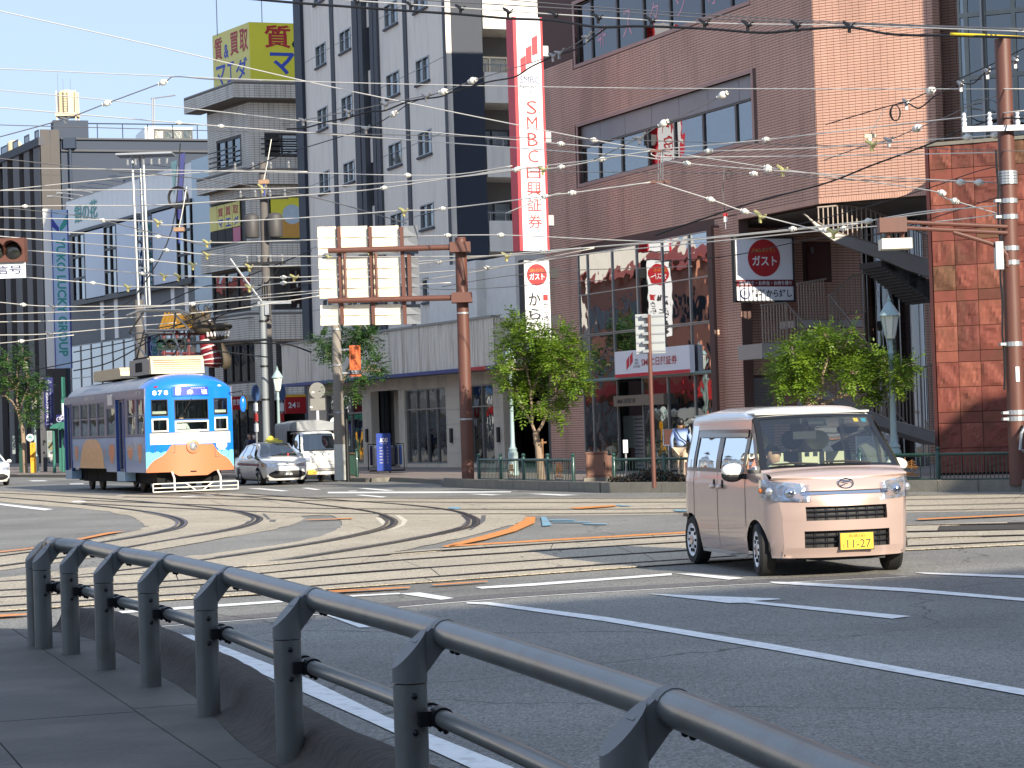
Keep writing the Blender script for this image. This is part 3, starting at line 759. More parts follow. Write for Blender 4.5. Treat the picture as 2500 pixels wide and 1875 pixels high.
# bank fascia sign
fs = A.pr(K('zs', 385, 790), K('zs', 857, 918), .35)
t = thing('bank_fascia_sign', 'white bank sign with red base stripe on the glass bay beside the tree', 'sign', A.P(fs[0], fs[2], .3))
m = MB(); A.box(m, *fs, .18, .36); m.build('panel', WHITE, t)
h = fs[3] - fs[2]; w = fs[1] - fs[0]
m = MB(); A.box(m, fs[0], fs[1], fs[2], fs[2] + h * .13, .362, .37); m.build('red_stripe', RED, t)
m = MB()
for k in range(2):
 q = fs[0] + w * (.165 + k * .05); zz = fs[2] + h * (.27 + k * .14)
 m.prism([A.P(q, zz, .364), A.P(q + w * .038, zz + h * .16, .364), A.P(q + w * .038, zz + h * .52, .364), A.P(q, zz + h * .36, .364)], A.N * .006)
m.build('emblem', RED, t)
A.text('SMBC\nNIKKO\nSECURITIES', fs[0] + w * .26, fs[0] + w * .35, fs[2] + h * .33, fs[2] + h * .66, .366, INK, t)
A.text('SMBC日興証券', fs[0] + w * .37, fs[0] + w * .84, fs[2] + h * .36, fs[2] + h * .68, .366, SRED, t, bold=.015)
# tall upright bank sign, stands out from the left end of the brown block
def upright(p_lt, p_rb, d, heading, depth=.35):
 F = Fac(p_lt, d, heading); r = F.pr(p_lt, p_rb); return F, r
VS, r = upright(K('z4', 1648, 120), (1341, 612), 74.5, 68)
t = thing('upright_bank_sign', 'tall white upright bank sign with red edges and red emblem on the brown block', 'sign', VS.P(r[0], r[2], 0))
m = MB(); VS.box(m, r[0], r[1] - .07, r[2], r[3], -.55, 0); m.build('panel', WHITE, t)
m = MB(); VS.box(m, r[0] - .12, r[0], r[2], r[3], -.6, .02); m.build('red_edge', RED, t)
m = MB(); VS.box(m, r[1] - .07, r[1], r[2], r[3], -.6, .02); m.build('red_edge', RED, t)
w = r[1] - r[0]; h = r[3] - r[2]; u0, u1 = r[0], r[1] - .07
def vz(y): return VS.uv((1295, y))[1]
m = MB()
for k, (a, b) in enumerate(((.12, .33), (.34, .56), (.58, .80))):
 zz = vz(178 - k * 22 + 2)
 m.prism([VS.P(u0 + w * a, zz, .004), VS.P(u0 + w * b, zz + .08, .004), VS.P(u0 + w * b, zz + .62 + k * .05, .004), VS.P(u0 + w * a, zz + .5 + k * .05, .004)], VS.N * .008)
m.build('emblem', RED, t)
for s, a, b, y0, y1 in (('SMBC', .08, .84, 204, 186), ('NIKKO', .08, .84, 216, 206), ('SECURITIES', .08, .84, 227, 219)):
 VS.text(s, u0 + w * a, u0 + w * b, vz(y0), vz(y1), .006, NAVYINK, t, bold=.0)
for ch, y0, y1 in (('S', 246, 279), ('M', 285, 317), ('B', 324, 357), ('C', 366, 397), ('日', 407, 436), ('興', 443, 478), ('証', 484, 517), ('券', 524, 558)):
 b = 0.30 if ord(ch) < 200 else .22
 VS.text(ch, u0 + w * b, u0 + w * (.94 - b * .8), vz(y1), vz(y0), .006, SRED, t, bold=0 if ord(ch) < 200 else .006)
m = MB()
for y in (120, 330, 535): VS.box(m, r[1] + .003, r[1] + .25, vz(y) - .2, vz(y) + .15, -.45, -.1)
m.build('bracket', GREYM, t)
GS, r = upright(K('z5', 1372, 322), K('z5', 1532, 770), 74.5, 68)
t = thing('upright_restaurant_sign', 'narrow white upright restaurant sign with a red disc on the brown block', 'sign', GS.P(r[0], r[2], 0))
m = MB(); GS.box(m, *r, -.4, 0); m.build('panel', WHITE, t)
m = MB(); GS.box(m, r[0] - .03, r[0], r[2], r[3], -.42, .02); GS.box(m, r[1], r[1] + .03, r[2], r[3], -.42, .02); GS.box(m, r[0] - .03, r[1] + .03, r[3], r[3] + .03, -.42, .02); m.build('frame', INK, t)
w = r[1] - r[0]; cx = (r[0] + r[1]) / 2
def gz(y): return GS.uv(K('z5', 1450, y))[1]
cz = gz(405); m = MB(); m.lathe([(w * .40, 0), (w * .40, .008)], GS.P(cx, cz, .003), 28, GS.N); m.build('disc', SRED, t)
GS.text('ガスト', cx - w * .3, cx + w * .3, cz - .17, cz + .05, .014, WHITE, t, bold=.02)
GS.text('Caféレストラン', cx - w * .28, cx + w * .28, cz + .1, cz + .21, .014, M('sign_gold', (206, 160, 50), .5), t)
for ch, y0, y1 in (('か', 510, 585), ('ら', 600, 665), ('好', 680, 750)): GS.text(ch, r[0] + w * .14, r[0] + w * .62, gz(y1), gz(y0), .006, INK, t, bold=.02)
GS.text('から揚げ', r[0] + w * .72, r[0] + w * .92, gz(720), gz(565), .006, INK, t, bold=.02, vertical=True)
m = MB(); GS.box(m, r[0] + w * .72, r[0] + w * .91, gz(555), gz(520), .002, .006); m.build('red_seal', SRED, t)
m = MB()
for y in (395, 670): GS.box(m, r[1] + .033, r[1] + .36, gz(y + 30), gz(y - 30), -.3, -.05)
m.build('bracket', INK, t)
# restaurant board over the stairs
p = (1793, 578)
GB = Fac(p, 66.5, 66); r = GB.pr(K('zr', -15, 235), K('zr', 318, 583))
t = thing('restaurant_board', 'large white restaurant board with a red disc over the open stairs', 'sign', GB.P(r[0], r[2], 0))
m = MB(); GB.box(m, *r, -.12, 0); m.build('panel', WHITE, t)
m = MB(); GB.box(m, r[0] - .05, r[1] + .05, r[2] - .05, r[2], -.14, .03); GB.box(m, r[0] - .05, r[1] + .05, r[3], r[3] + .05, -.14, .03); GB.box(m, r[0] - .05, r[0], r[2], r[3], -.14, .03); GB.box(m, r[1], r[1] + .05, r[2], r[3], -.14, .03); m.build('frame', INK, t)
w = r[1] - r[0]; h = r[3] - r[2]; cu_x = GB.uv(K('zr', 150, 345))[0]; cz = GB.uv(K('zr', 150, 345))[1]; rad = h * .30
m = MB(); m.lathe([(rad, 0), (rad, .008)], GB.P(cu_x, cz, .003), 36, GB.N); m.build('disc', SRED, t)
GB.text('ガスト', cu_x - rad * .74, cu_x + rad * .78, cz - rad * .42, cz + rad * .12, .014, WHITE, t, bold=.02)
GB.text('Caféレストラン', cu_x - rad * .72, cu_x + rad * .72, cz + rad * .3, cz + rad * .52, .014, M('sign_gold', (206, 160, 50), .5), t)
m = MB(); GB.box(m, r[0], r[1], r[2] + h * .225, r[2] + h * .335, .002, .008); m.build('red_band', M('sign_maroon', (104, 18, 28), .5), t)
GB.text('店内飲食・お弁当・お持ち帰り', r[0] + w * .05, r[1] - w * .03, r[2] + h * .245, r[2] + h * .315, .011, WHITE, t, bold=.012)
GB.text('から好し', r[0] + w * .52, r[0] + w * .97, r[2] + h * .05, r[2] + h * .18, .006, INK, t, bold=.02)
GB.text('から揚げ', r[0] + w * .26, r[0] + w * .49, r[2] + h * .125, r[2] + h * .18, .006, INK, t, bold=.02)
GB.text('専門', r[0] + w * .32, r[0] + w * .44, r[2] + h * .05, r[2] + h * .11, .006, INK, t, bold=.02)
m = MB(); q = GB.P(r[0] + w * .15, r[2] + h * .115, .006)
m.tube([q + (GB.U * math.cos(R(a)) + Z * math.sin(R(a))) * h * .085 for a in range(60, 400, 15)], [0.004 + .02 * math.sin((a - 60) / 340 * math.pi) for a in range(60, 400, 15)], 6); m.build('ring', NAVYINK, t)
GB.text('鳥', r[0] + w * .11, r[0] + w * .19, r[2] + h * .07, r[2] + h * .16, .006, NAVYINK, t)
# ---- open stairs, landings and glass cylinder in the recess
STEELP = M('stair_steel', (160, 156, 152), .45, .5, var=.12); RAILB = M('stair_rail_bronze', (150, 138, 128), .4, .4)
def railing(F, o, top, bot, step=0.13, nm='baluster', rw=.03):
 """handrail polyline (pixels) with balusters down to the bottom polyline"""
 T = [F.uv(q, o) for q in top]; B = [F.uv(q, o) for q in bot]
 m = MB(); m.tube([F.P(u, z, o) for u, z in T], rw, 8); hr = m.build('handrail', RAILB, br)
 m = MB(); m.tube([F.P(u, z, o) for u, z in B], rw * .8, 6); m.build('bottom_rail', RAILB, br)
 def zz(P, u):
  for (a, x), (b, y) in zip(P, P[1:]):
   if a <= u <= b: return x + (y - x) * (u - a) / max(1e-6, b - a)
  return P[0][1] if u < P[0][0] else P[-1][1]
 u = max(T[0][0], B[0][0]) + .03
 while u < min(T[-1][0], B[-1][0]):
  m = MB(); q = F.P(u, zz(B, u), o); m.box(q.x - .016, q.x + .016, q.y - .016, q.y + .016, q.z, F.P(u, zz(T, u), o).z)
  m.build(nm, RAILB, br); u += step
S1 = Fac(K('zr', 440, 100), 62.6, 72)
def band3(F, top, bot, o0, o1, name, mat):
 T = [F.uv(q, o1) for q in top]; B = [F.uv(q, o1) for q in bot]
 for i in range(len(T) - 1):
  pass
 m = MB()
 n = len(T)
 fr_ = [F.P(*T[i], o1) for i in range(n)]; fb = [F.P(*B[i], o1) for i in range(n)]; k = F.N * (o0 - o1)
 for i in range(n - 1):
  m.face(fb[i], fb[i + 1], fr_[i + 1], fr_[i]); m.face(fr_[i], fr_[i + 1], fr_[i + 1] + k, fr_[i] + k); m.face(fb[i] + k, fb[i + 1] + k, fb[i + 1], fb[i]); m.face(fr_[i] + k, fr_[i + 1] + k, fb[i + 1] + k, fb[i] + k)
 m.face(fr_[0], fr_[0] + k, fb[0] + k, fb[0]); m.face(fb[-1], fb[-1] + k, fr_[-1] + k, fr_[-1])
 return m.build(name, mat, br)
band3(S1, K('zr', 375, 95, 450, 150, 540, 200, 660, 235, 800, 275, 950, 320, 1100, 365), K('zr', 400, 110, 470, 195, 560, 260, 680, 305, 800, 345, 950, 410, 1100, 460), -.12, 0, 'stair_stringer', STEELP)
railing(S1, -.05, K('zr', 450, 62, 600, 48, 720, 60, 900, 140, 1085, 225), K('zr', 450, 140, 540, 195, 660, 232, 800, 270, 1090, 360), .15)
m = MB()
for i in range(14):                                                     # the treads' ribbed underside
 a = S1.uv(K('zr', 820 + i * 20, 350 + i * 9))[0]; zz = S1.uv(K('zr', 820 + i * 20, 352 + i * 9.5))[1]
 m2 = MB(); S1.box(m2, a, a + .3, zz - .2 - i * .03, zz - .02, -1.5, -.14); m2.build('stair_tread', M('tread_dark', (62, 60, 60), .7), br)
L2 = Fac(K('zr', 135, 720), 65.3, 66)
railing(L2, 0, K('zr', 132, 612, 200, 606, 272, 598), K('zr', 138, 826, 200, 824, 276, 822), .1)
m = MB(); r = L2.pr(K('zr', 135, 826), K('zr', 275, 908)); L2.box(m, *r, -1.4, .03); m.build('landing', STEELP, br)
railing(L2, -.05, K('zr', 272, 598, 350, 690, 420, 778, 500, 880, 620, 1010, 860, 1200), K('zr', 272, 820, 350, 930, 420, 1010, 500, 1100, 620, 1220, 860, 1330), .12)
L3 = Fac(K('zr', 510, 560), 66.2, 66)
railing(L3, 0, K('zr', 508, 550, 600, 660, 700, 790, 790, 900, 960, 1090), K('zr', 514, 780, 600, 880, 700, 1000, 790, 1100, 960, 1290), .12)
railing(L3, -.3, K('zr', 335, 490, 500, 462), K('zr', 340, 700, 505, 690), .1)
railing(L3, -.3, K('zr', 520, 560, 650, 442, 722, 430), K('zr', 520, 700, 650, 655, 722, 648), .1)
m = MB(); r = L3.pr(K('zr', 335, 695), K('zr', 725, 730)); L3.box(m, *r, -1.0, -.2); m.build('landing', STEELP, br)
L4 = Fac(K('zr', 700, 1200), 63.5, 72)
band3(L4, K('zr', 430, 1040, 560, 1125, 800, 1235, 1122, 1330), K('zr', 470, 1130, 600, 1190, 800, 1290, 1130, 1395), -.9, 0, 'stair_stringer', STEELP)
railing(L4, -.05, K('zr', 560, 1000, 700, 1065, 860, 1040, 960, 990, 1112, 938), K('zr', 560, 1118, 700, 1190, 860, 1255, 960, 1282, 1118, 1325), .12)
gy = Fac(K('zr', 880, 600), 68.3, 90); gc = gy.P(0, 0, 0); rad = .93
gb = MB(); BANDS = [M('reflection_band_light', (150, 146, 130), .35, var=.2), M('reflection_band_teal', (62, 88, 88), .3, var=.2)]
for i in range(14):
 z0 = .14 + i * .55
 m = MB(); m.lathe([(rad - .06, z0), (rad - .06, z0 + .548)], gc, 20); m.build('reflection_band', BANDS[i % 2], br, smooth=40)  # striped reflections of the cylinder, painted as rings of alternating colour
m = MB()
for i in range(16):
 a = 2 * math.pi * i / 16; q = gc + Vector((math.cos(a), math.sin(a), 0)) * rad; m2 = MB(); m2.tube([q + Z * .14, q + Z * 7.7], .02, 6); m2.build('mullion', ALU, br)
m = MB(); m.lathe([(rad, .14), (rad, 7.75)], gc, 32); m.build('curved_glass', GLD, br, smooth=40)
# ---- red stone block with rough slabs
ST = Fac(K('zr', 1130, 1000), 57.0, 113)
us = [ST.uv(K('zr', x, 900), 0)[0] for x in (1120, 1246, 1370, 1520)]; us.append(us[-1] + .62); us.append(us[-1] + .62); us.append(us[-1] + .62)
ztop = ST.uv(K('zq', 1360, 1310))[1]
sb_ = thing('stone_clad_building', 'red rough stone clad block with green glass storey beside the brown pole', 'building', ST.P(1, 0, -3))
m = MB(); ST.box(m, us[0] - .02, us[-1] + .5, .14, ztop - .03, -5, -.02); m.build('wall', M('stone_joint', (56, 30, 26), .9), sb_)
def stone_mat(n, rgb):
 m = M(n, rgb, .8, var=.28, scale=2.5, bump=0.25, bscale=18, streak=((78, 58, 38), 2.2, 1.2, .5)); return m
STN = [stone_mat('red_stone', (124, 66, 54)), stone_mat('red_stone_dark', (106, 56, 47)), stone_mat('red_stone_pale', (136, 78, 62)), stone_mat('mossy_stone', (104, 70, 50))]
def rows():
 zz = ztop; pat = [.64, .64, .285]; k = 1
 edges = [zz]
 z_ = ST.uv(K('zr', 1110, 345))[1]
 while z_ + sum(pat) < ztop + .1: z_ += sum(pat)
 out = []
 while zz > .2:
  h = pat[k % 3] if out else min(.64, .64); out.append((max(.14, zz - h), zz, k % 3 == 2)); zz -= h; k += 1
 return out
rnd = random.Random(5)
for z0, z1, thin in rows():
 for i in range(len(us) - 1):
  a, b = us[i] + .007, us[i + 1] - .007; c, d = z0 + .007, z1 - .007
  ang = rnd.uniform(-.9, .9); ph = rnd.uniform(0, 9); amp = .006 if thin else .035
  nx = 4 if thin else 8
  def fn(s, t_, a=a, b=b, c=c, d=d, ang=ang, ph=ph, amp=amp):
   u = a + (b - a) * s; z = c + (d - c) * t_
   e = min(s, 1 - s, t_, 1 - t_); f = min(1, e * 6)
   q = (u * math.cos(ang) + z * math.sin(ang)) * 9 + ph
   hgt = .03 + f * amp * (math.sin(q) * .5 + math.floor((q * .45 + math.sin(u * 7 + z * 5) * .8) % 3) * .35 + rnd.uniform(-.2, .2))
   return ST.P(u, z, hgt)
  m = MB(); m.grid(fn, nx, nx if not thin else 2)
  for (p, q) in (((a, c), (b, c)), ((b, c), (b, d)), ((b, d), (a, d)), ((a, d), (a, c))):
   m.face(ST.P(*q, .03), ST.P(*p, .03), ST.P(*p, -.02), ST.P(*q, -.02))
  m.build('stone_slab', STN[3] if rnd.random() < .05 else STN[rnd.randrange(3)], sb_)
m = MB(); ST.box(m, us[-1] + .51, us[-1] + 26, .14, ztop + 11, -5, -.5); m.build('wall', MORT, sb_)  # unseen wall, added to keep the sun off the stair recess
m = MB(); ST.box(m, us[0] - .06, us[-1] + .5, ztop - .03, ztop + .06, -5, .08); m.build('coping', KERB, sb_)
m = MB(); ST.box(m, us[0] - .10, us[0] - .021, .14, ztop, -.4, .05); m.build('corner_post', M('post_maroon', (70, 36, 34), .5), sb_)
GT = Fac(K('zq', 1640, 600), 60.6, 113)
zz0, zz1 = ztop + .05, 20
gx = [GT.uv(K('zq', x, 600))[0] for x in (1628, 1700, 1860, 2130, 2420, 2720)]
gzs = [GT.uv(K('zq', 1850, y))[1] for y in (1240, 690, 120)]; gzs += [gzs[-1] + 2.2, gzs[-1] + 4.4]
for i in range(5):
 for j in range(4):
  window(GT, gx[i], gx[i + 1], gzs[j], gzs[j + 1], sb_, M('curtain_frame', (128, 130, 124), .4, .3), GLG if i else GL, 1, 1, .06, .0, .12)
for i in range(1, 6):
 if i % 2 == 1:
  for k in range(7):
   m = MB(); u = gx[2] + (gx[3] - gx[2]) * 0 + (gx[i] - gx[2]) * 0 + gx[1] + .1 + k * .22; GT.box(m, u, u + .12, zz0, zz1, -.5, -.4); m.build('curtain', M('green_curtain', (40, 78, 74), .8), sb_) if i == 1 else None
m = MB(); GT.box(m, gx[-1] + .01, gx[-1] + 18, zz0, zz1, -1.5, 0); m.build('wall', MORT, sb_)  # added out of view, blocks low sun from reaching the recess
m = MB(); GT.box(m, gx[0], gx[-1], zz0, zz1, -1.6, -1.5); m.build('interior_wall', DARK, sb_)
m = MB(); q = GT.uv(K('zq', 1850, 600))[0]; m.tube([GT.P(q, zz0, .1), GT.P(q, zz1, .1)], .05, 8); m.build('mullion_pipe', ALU, sb_)
# return strip and set back tiled wall between the two blocks
RT = Fac((2282, 200), 61, 60); RT.O = Bf.P(uB, 0, 0); RT.O.z = 0
bricks(RT, 0, .26, zS + .35, 14.6, br, BRICK, bw=.13, seed=12)
m = MB(); RT.box(m, 0, .26, zS + .3, ZT, -.3, -.002); m.build('wall', MORT, br)
SB = Fac((2305, 200), 62.3, 118.6); u2 = SB.uv((2348, 200))[0]
m = MB(); SB.box(m, -.2, u2, zS + .3, ZT, -.3, -.002); m.build('wall', MORT, br); bricks(SB, -.2, u2, zS + .3, 14.6, br, BRICK, seed=13)
# ------------------------------------------------------------------ clothes shop with ribbed canopy
AK = Fac((1206, 890), 86, 153.5)
LST = M('limestone', (212, 200, 180), .7, var=.1, scale=1.2, bump=.2, bscale=30, streak=((140, 132, 120), 1.5, .5, .35))
sh = thing('clothes_shop', 'single storey stone clothes shop with white ribbed canopy and blue edge', 'shop', AK.P(-8, .14, -4))
so_ = -1.0
def au(x, y=1300): return AK.uv(K('z5', x, y), so_)[0]
def az(x, y): return AK.uv(K('z5', x, y), so_)[1]
zc0 = AK.uv((1206, 892))[1]; zc1 = AK.uv((1193, 776))[1]
uLf, uRt = AK.uv((690, 900))[0], 0.0
ztopw = az(800, 1062); ent = (au(495), au(655), .14, az(495, 1078)); win1 = (au(690), au(928), .3, az(690, 1072)); win2 = (au(1052), au(1203), .3, az(1052, 1045)); win0 = (au(232), au(440), .3, az(232, 1100))
m = MB(); wall(AK, m, au(128), au(1262), .14, zc0 - .05, [ent, win1, win2, win0], so_ - .35, so_);
m.build('wall', LST, sh)
rnd = random.Random(2)
for i, (a, b) in enumerate(((au(445), ent[0]), (ent[1], win1[0]), (win1[1], win2[0]), (win2[1], au(1262)))):
 k = 0; zz = .14
 while zz < ztopw:
  m = MB(); AK.box(m, a + .01, b - .01, zz + .005, min(zz + .6, ztopw) - .005, so_ + .001, so_ + .03 + rnd.uniform(0, .004)); m.build('stone_panel', LST, sh); zz += .6
u = au(445)
while u < au(1262) - .2:
 e = min(u + 1.2, au(1262)); m = MB(); AK.box(m, u + .005, e - .005, ztopw + .02, zc0 - .06, so_ + .001, so_ + .028); m.build('stone_panel', LST, sh); u = e
window(AK, win1[0], win1[1], win1[2], win1[3], sh, ALU, GL, 4, 2, .06, so_ - .05, .15, zs=[.36, az(690, 1188), win1[3] - .06])
window(AK, win2[0], win2[1], win2[2], win2[3], sh, ALU, GL, 2, 2, .06, so_ - .05, .15, zs=[.36, az(1052, 1170), win2[3] - .06])
window(AK, win0[0], win0[1], win0[2], win0[3], sh, ALU, GL, 3, 2, .06, so_ - .05, .15, zs=[.36, az(300, 1210), win0[3] - .06])
m = MB(); AK.box(m, au(128), au(1262), .14, zc0, so_ - 5, so_ - 4.9); m.build('interior_wall', M('shop_interior', (60, 58, 56), .9, var=.5, scale=.8), sh)
m = MB(); AK.box(m, au(128), au(1262), .10, .16, so_ - 4.9, so_ - .3); m.build('floor', M('shop_floor', (110, 100, 90), .5), sh)
m = MB(); AK.box(m, ent[0], ent[0] + .9, .14, ent[3], so_ - 1.2, so_ - 1.1); m.build('entrance_wall', LST, sh)
window(AK, ent[0] + 1.0, ent[1] - .02, .16, ent[3] - .1, sh, ALU, GL, 1, 1, .06, so_ - 1.0, .1)
CLOTH = [M('cloth_navy', (36, 42, 70), .9), M('cloth_grey', (90, 92, 98), .9), M('cloth_white', (210, 208, 204), .9), M('cloth_black', (24, 24, 26), .9), M('cloth_blue', (60, 90, 150), .9)]
def dummy(u, o, zz, c, h=1.6):
 """clothed shop mannequin: lathe body with shoulders, neck and head"""
 t = thing('mannequin', 'x', 'mannequin', AK.P(u, zz, o))
 p = AK.P(u, zz, o)
 m = MB(); m.lathe([(.09, .0), (.10, .7), (.17, .85), (.18, 1.05), (.21, 1.3), (.12, 1.42), (.05, 1.46)], p, 10); m.build('suit', c, t, smooth=50)
 for s in (-1, 1):
  m = MB(); m.tube([p + AK.U * s * .2 + Z * 1.33, p + AK.U * s * .25 + Z * 1.05, p + AK.U * s * .24 + Z * .78], [.06, .05, .04], 7); m.build('sleeve', c, t)
 m = MB(); m.ball(p + Z * 1.56, .1, 10, 6, (.8, .9, 1.15)); m.build('head', CLOTH[2], t, smooth=True)
 return t
for k, (x, c, lb) in enumerate(((835, 3, 'black suited mannequin in the middle of the wide shop window'), (900, 1, 'grey suited mannequin at the right end of the wide shop window'), (725, 0, 'navy suited mannequin at the left end of the wide shop window'), (400, 1, 'grey dressed mannequin behind the glass left of the entrance'), (1100, 2, 'pale dressed mannequin in the narrow right shop window'))):
 dummy(au(x), so_ - 1.0, .45, CLOTH[c])['label'] = lb
for k in range(9):
 m = MB(); u = au(700) + k * .5; AK.box(m, u, u + .35, .4, 1.5 + (k % 3) * .15, so_ - 2.2, so_ - 1.9); t = m.build('clothes_rack', CLOTH[k % 5], sh)
for (x0, x1, y0, y1, c, s) in ((1090, 1200, 1250, 1460, (40, 130, 70), 'フェア'), (735, 800, 1330, 1500, (40, 70, 160), 'AOKI')):
 m = MB(); r = (au(x0), au(x1), az(x0, y1), az(x1, y0)); AK.box(m, *r, so_ - .5, so_ - .47); pb = m.build('poster', M('poster_%d' % x0, c, .6), sh)
 AK.text(s, r[0] + .1, r[1] - .1, r[3] - .7, r[3] - .25, so_ - .465, M('poster_yellow', (220, 200, 60), .6), pb)
# canopy: ribs, coping, blue edge
CAN = M('canopy_white', (236, 229, 216), .55, var=.06, scale=2, streak=((120, 96, 74), 10, .35, .55))
m = MB(); pit = .15; u = uLf; pts = []
while u < uRt:
 pts += [(u, 0), (u + pit * .45, 0), (u + pit * .55, .055), (u + pit * .95, .055)]; u += pit
for (a, o1), (b, o2) in zip(pts, pts[1:]): m.face(AK.P(a, zc0, o1), AK.P(b, zc0, o2), AK.P(b, zc1, o2), AK.P(a, zc1, o1))
m.build('ribbed_sheet', CAN, sh)
CR_ = Fac((1193, 800), 86, 66); CR_.O = AK.P(0, 0, 0); uc = 1.9
m = MB(); u = 0
while u < uc:
 for a, o1, b, o2 in ((u, 0, u + .07, 0), (u + .07, 0, u + .08, .05), (u + .08, .05, u + .14, .05), (u + .14, .05, u + .15, 0)): m.face(CR_.P(a, zc0, o1), CR_.P(b, zc0, o2), CR_.P(b, zc1, o2), CR_.P(a, zc1, o1))
 u += .15
m.build('ribbed_sheet', CAN, sh)
COP = M('coping_grey', (150, 148, 142), .6)
m = MB(); AK.box(m, uLf, .06, zc1 + .002, zc1 + .09, -.3, .1); m.build('coping', COP, sh)
BLU = M('edge_blue', (52, 66, 128), .4); REDE = M('edge_red', (180, 40, 50), .4)
us = AK.uv(K('z5', 1045, 945))[0]
m = MB(); AK.box(m, uLf - .1, us, zc0 - .14, zc0 - .002, -.9, .09); m.build('canopy_edge', BLU, sh)
m = MB(); AK.box(m, us + .003, us + 1.9, zc0 - .14, zc0 - .002, -.9, .09); m.build('canopy_edge', REDE, sh)
m = MB(); AK.box(m, us + 1.903, .1, zc0 - .14, zc0 - .002, -.9, .09); m.build('canopy_edge', BLU, sh)
m = MB(); q = [AK.P(uLf, 0, -.05), AK.P(0, 0, -.05), AK.P(0, 0, -.05) + CR_.U * uc, AK.P(0, 0, -9), AK.P(uLf, 0, -9)]
slab('canopy_roof', COP, sh, q, zc1 - .06, .05); slab('canopy_ceiling', M('canopy_ceiling', (176, 172, 162), .8), sh, q, zc0 - .02, .015)
m = MB(); AK.box(m, au(1268), au(1600), .14, zc0 - .1, -3.2, -2.9); m.build('concrete_wall', M('plain_concrete', (150, 146, 140), .85, var=.12, scale=.7, bump=.2), sh)
bxw = (AK.uv(K('z5', 1000, 600), -1.5)[0], AK.uv(K('z5', 1345, 600), -1.5)[0])
m = MB(); AK.box(m, bxw[0] - 3, bxw[0] + 1.7, zc1, zc1 + 2.6, -4, -1.5); AK.box(m, bxw[0] + 1.702, bxw[0] + 4.5, zc1, zc1 + 2.6, -5, -1.9); m.build('parapet', M('parapet_white', (228, 223, 214), .6), sh)
for x, y in ((472, 1335), (961, 1335), (1234, 1330)):
 u, z_ = AK.uv(K('z5', x, y), so_); m = MB(); AK.box(m, u - .09, u + .09, z_ - .3, z_ + .3, so_ + .034, so_ + .12); m.build('wall_plate', BLK, sh)
# ------------------------------------------------------------------ grey apartment tower
AP = Fac((1089, 300), 94, 158.5)
ap = thing('apartment_tower', 'tall pale grey apartment tower with dark vertical bands behind the ribbed canopy', 'apartment block', AP.P(-6, 0, -5))
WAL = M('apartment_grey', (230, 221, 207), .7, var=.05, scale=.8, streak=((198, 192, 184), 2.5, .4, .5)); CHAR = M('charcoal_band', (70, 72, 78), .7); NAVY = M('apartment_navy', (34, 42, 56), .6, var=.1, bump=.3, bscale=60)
def pu(x, y=800): return AP.uv(K('z4', x, y))[0]
FH = 3.2
H1 = 36
holes = []
wins = []
for (lx, ly, rx, ry) in ((222, 793, 298, 912), (395, 708, 478, 822), (718, 545, 815, 668), (930, 440, 1030, 570)):
 r = AP.pr(K('z4', lx, ly), K('z4', rx, ry))
 for f in range(-5, 6):
  q = (r[0], r[1], r[2] + f * FH, r[3] + f * FH)
  if q[2] > 3.5 and q[3] < H1: wins.append(q)
rec = (pu(503), pu(675), 3.5, H1)
m = MB(); wall(AP, m, pu(90), 0, .1, H1, wins + [(rec[0], rec[1], .2, H1 - .01)], -.35, 0)
AP.box(m, rec[0], rec[1], .2, H1, -1.9, -1.8)
m.build('wall', WAL, ap)
for q in wins:
 wf = window(AP, q[0], q[1], q[2], q[3], ap, ALU, [GLD, GL], 2, 1, .06, .03, .2)
 m = MB(); AP.box(m, q[0] - .08, q[1] + .08, q[2] - .1, q[2] - .002, -.1, .1); m.build('sill', CHAR, wf)
 m = MB(); AP.box(m, (q[0] + q[1]) / 2, q[1] - .05, q[2] + .05, q[3], -.3, -.27); m.build('curtain', CURT, wf)
 m = MB(); AP.box(m, q[0], q[1], q[2], q[3], -.6, -.5); m.build('room_shade_sheet', DARK, wf)  # flat near-black sheet, stands in for the shade inside the room
for a, b, o in ((90, 140, .18), (332, 357, .05), (860, 885, .05), (1140, 1225, .012)):
 m = MB(); AP.box(m, pu(a), pu(b) if b != 1225 else .3, .1, H1 + .3, -.2 if o > .02 else .002, o); m.build('dark_band', CHAR if a != 90 else NAVY, ap)
for a, b in ((503, 540), (548, 575), (628, 652), (657, 682)):
 m = MB(); AP.box(m, pu(a), pu(b), .1, H1 + .2, -1.0, .12); m.build('dark_band', CHAR, ap)
for f in range(-4, 6):
 zt = AP.uv(K('z4', 600, 990))[1] + f * FH
 if zt < 4: continue
 m = MB(); AP.box(m, pu(577), pu(626), zt - 1.15, zt, -1.0, -.12); m.build('balcony_panel', WAL, ap)
 for k in range(8):
  m = MB(); AP.box(m, pu(578), pu(625), zt + .12 + k * .16, zt + .2 + k * .16, -.5, -.4); m.build('louvre_slat', CHAR, ap)
for k in range(9):                                                   # panel joints
 zz = 4.8 + k * FH
 for a, b in ((143, 330), (360, 500), (686, 858), (888, 1138)):
  m = MB(); AP.box(m, pu(a), pu(b), zz, zz + .03, .001, .006); m.build('joint_strip', M('joint_grey', (150, 152, 156), .8), ap)
AQ = Fac((1089, 300), 94, 68.5); AQ.O = AP.P(0, 0, 0)
nb_ = AQ.uv(K('z4', 1425, 800))[0]; nr = nb_ + 6
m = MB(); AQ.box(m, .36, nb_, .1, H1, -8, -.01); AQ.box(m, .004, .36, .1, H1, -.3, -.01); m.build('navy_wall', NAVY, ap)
m = MB(); AQ.box(m, nb_, nr, .1, H1, -2.2, -2.0); m.build('balcony_wall', M('balcony_shade', (120, 118, 114), .8), ap)
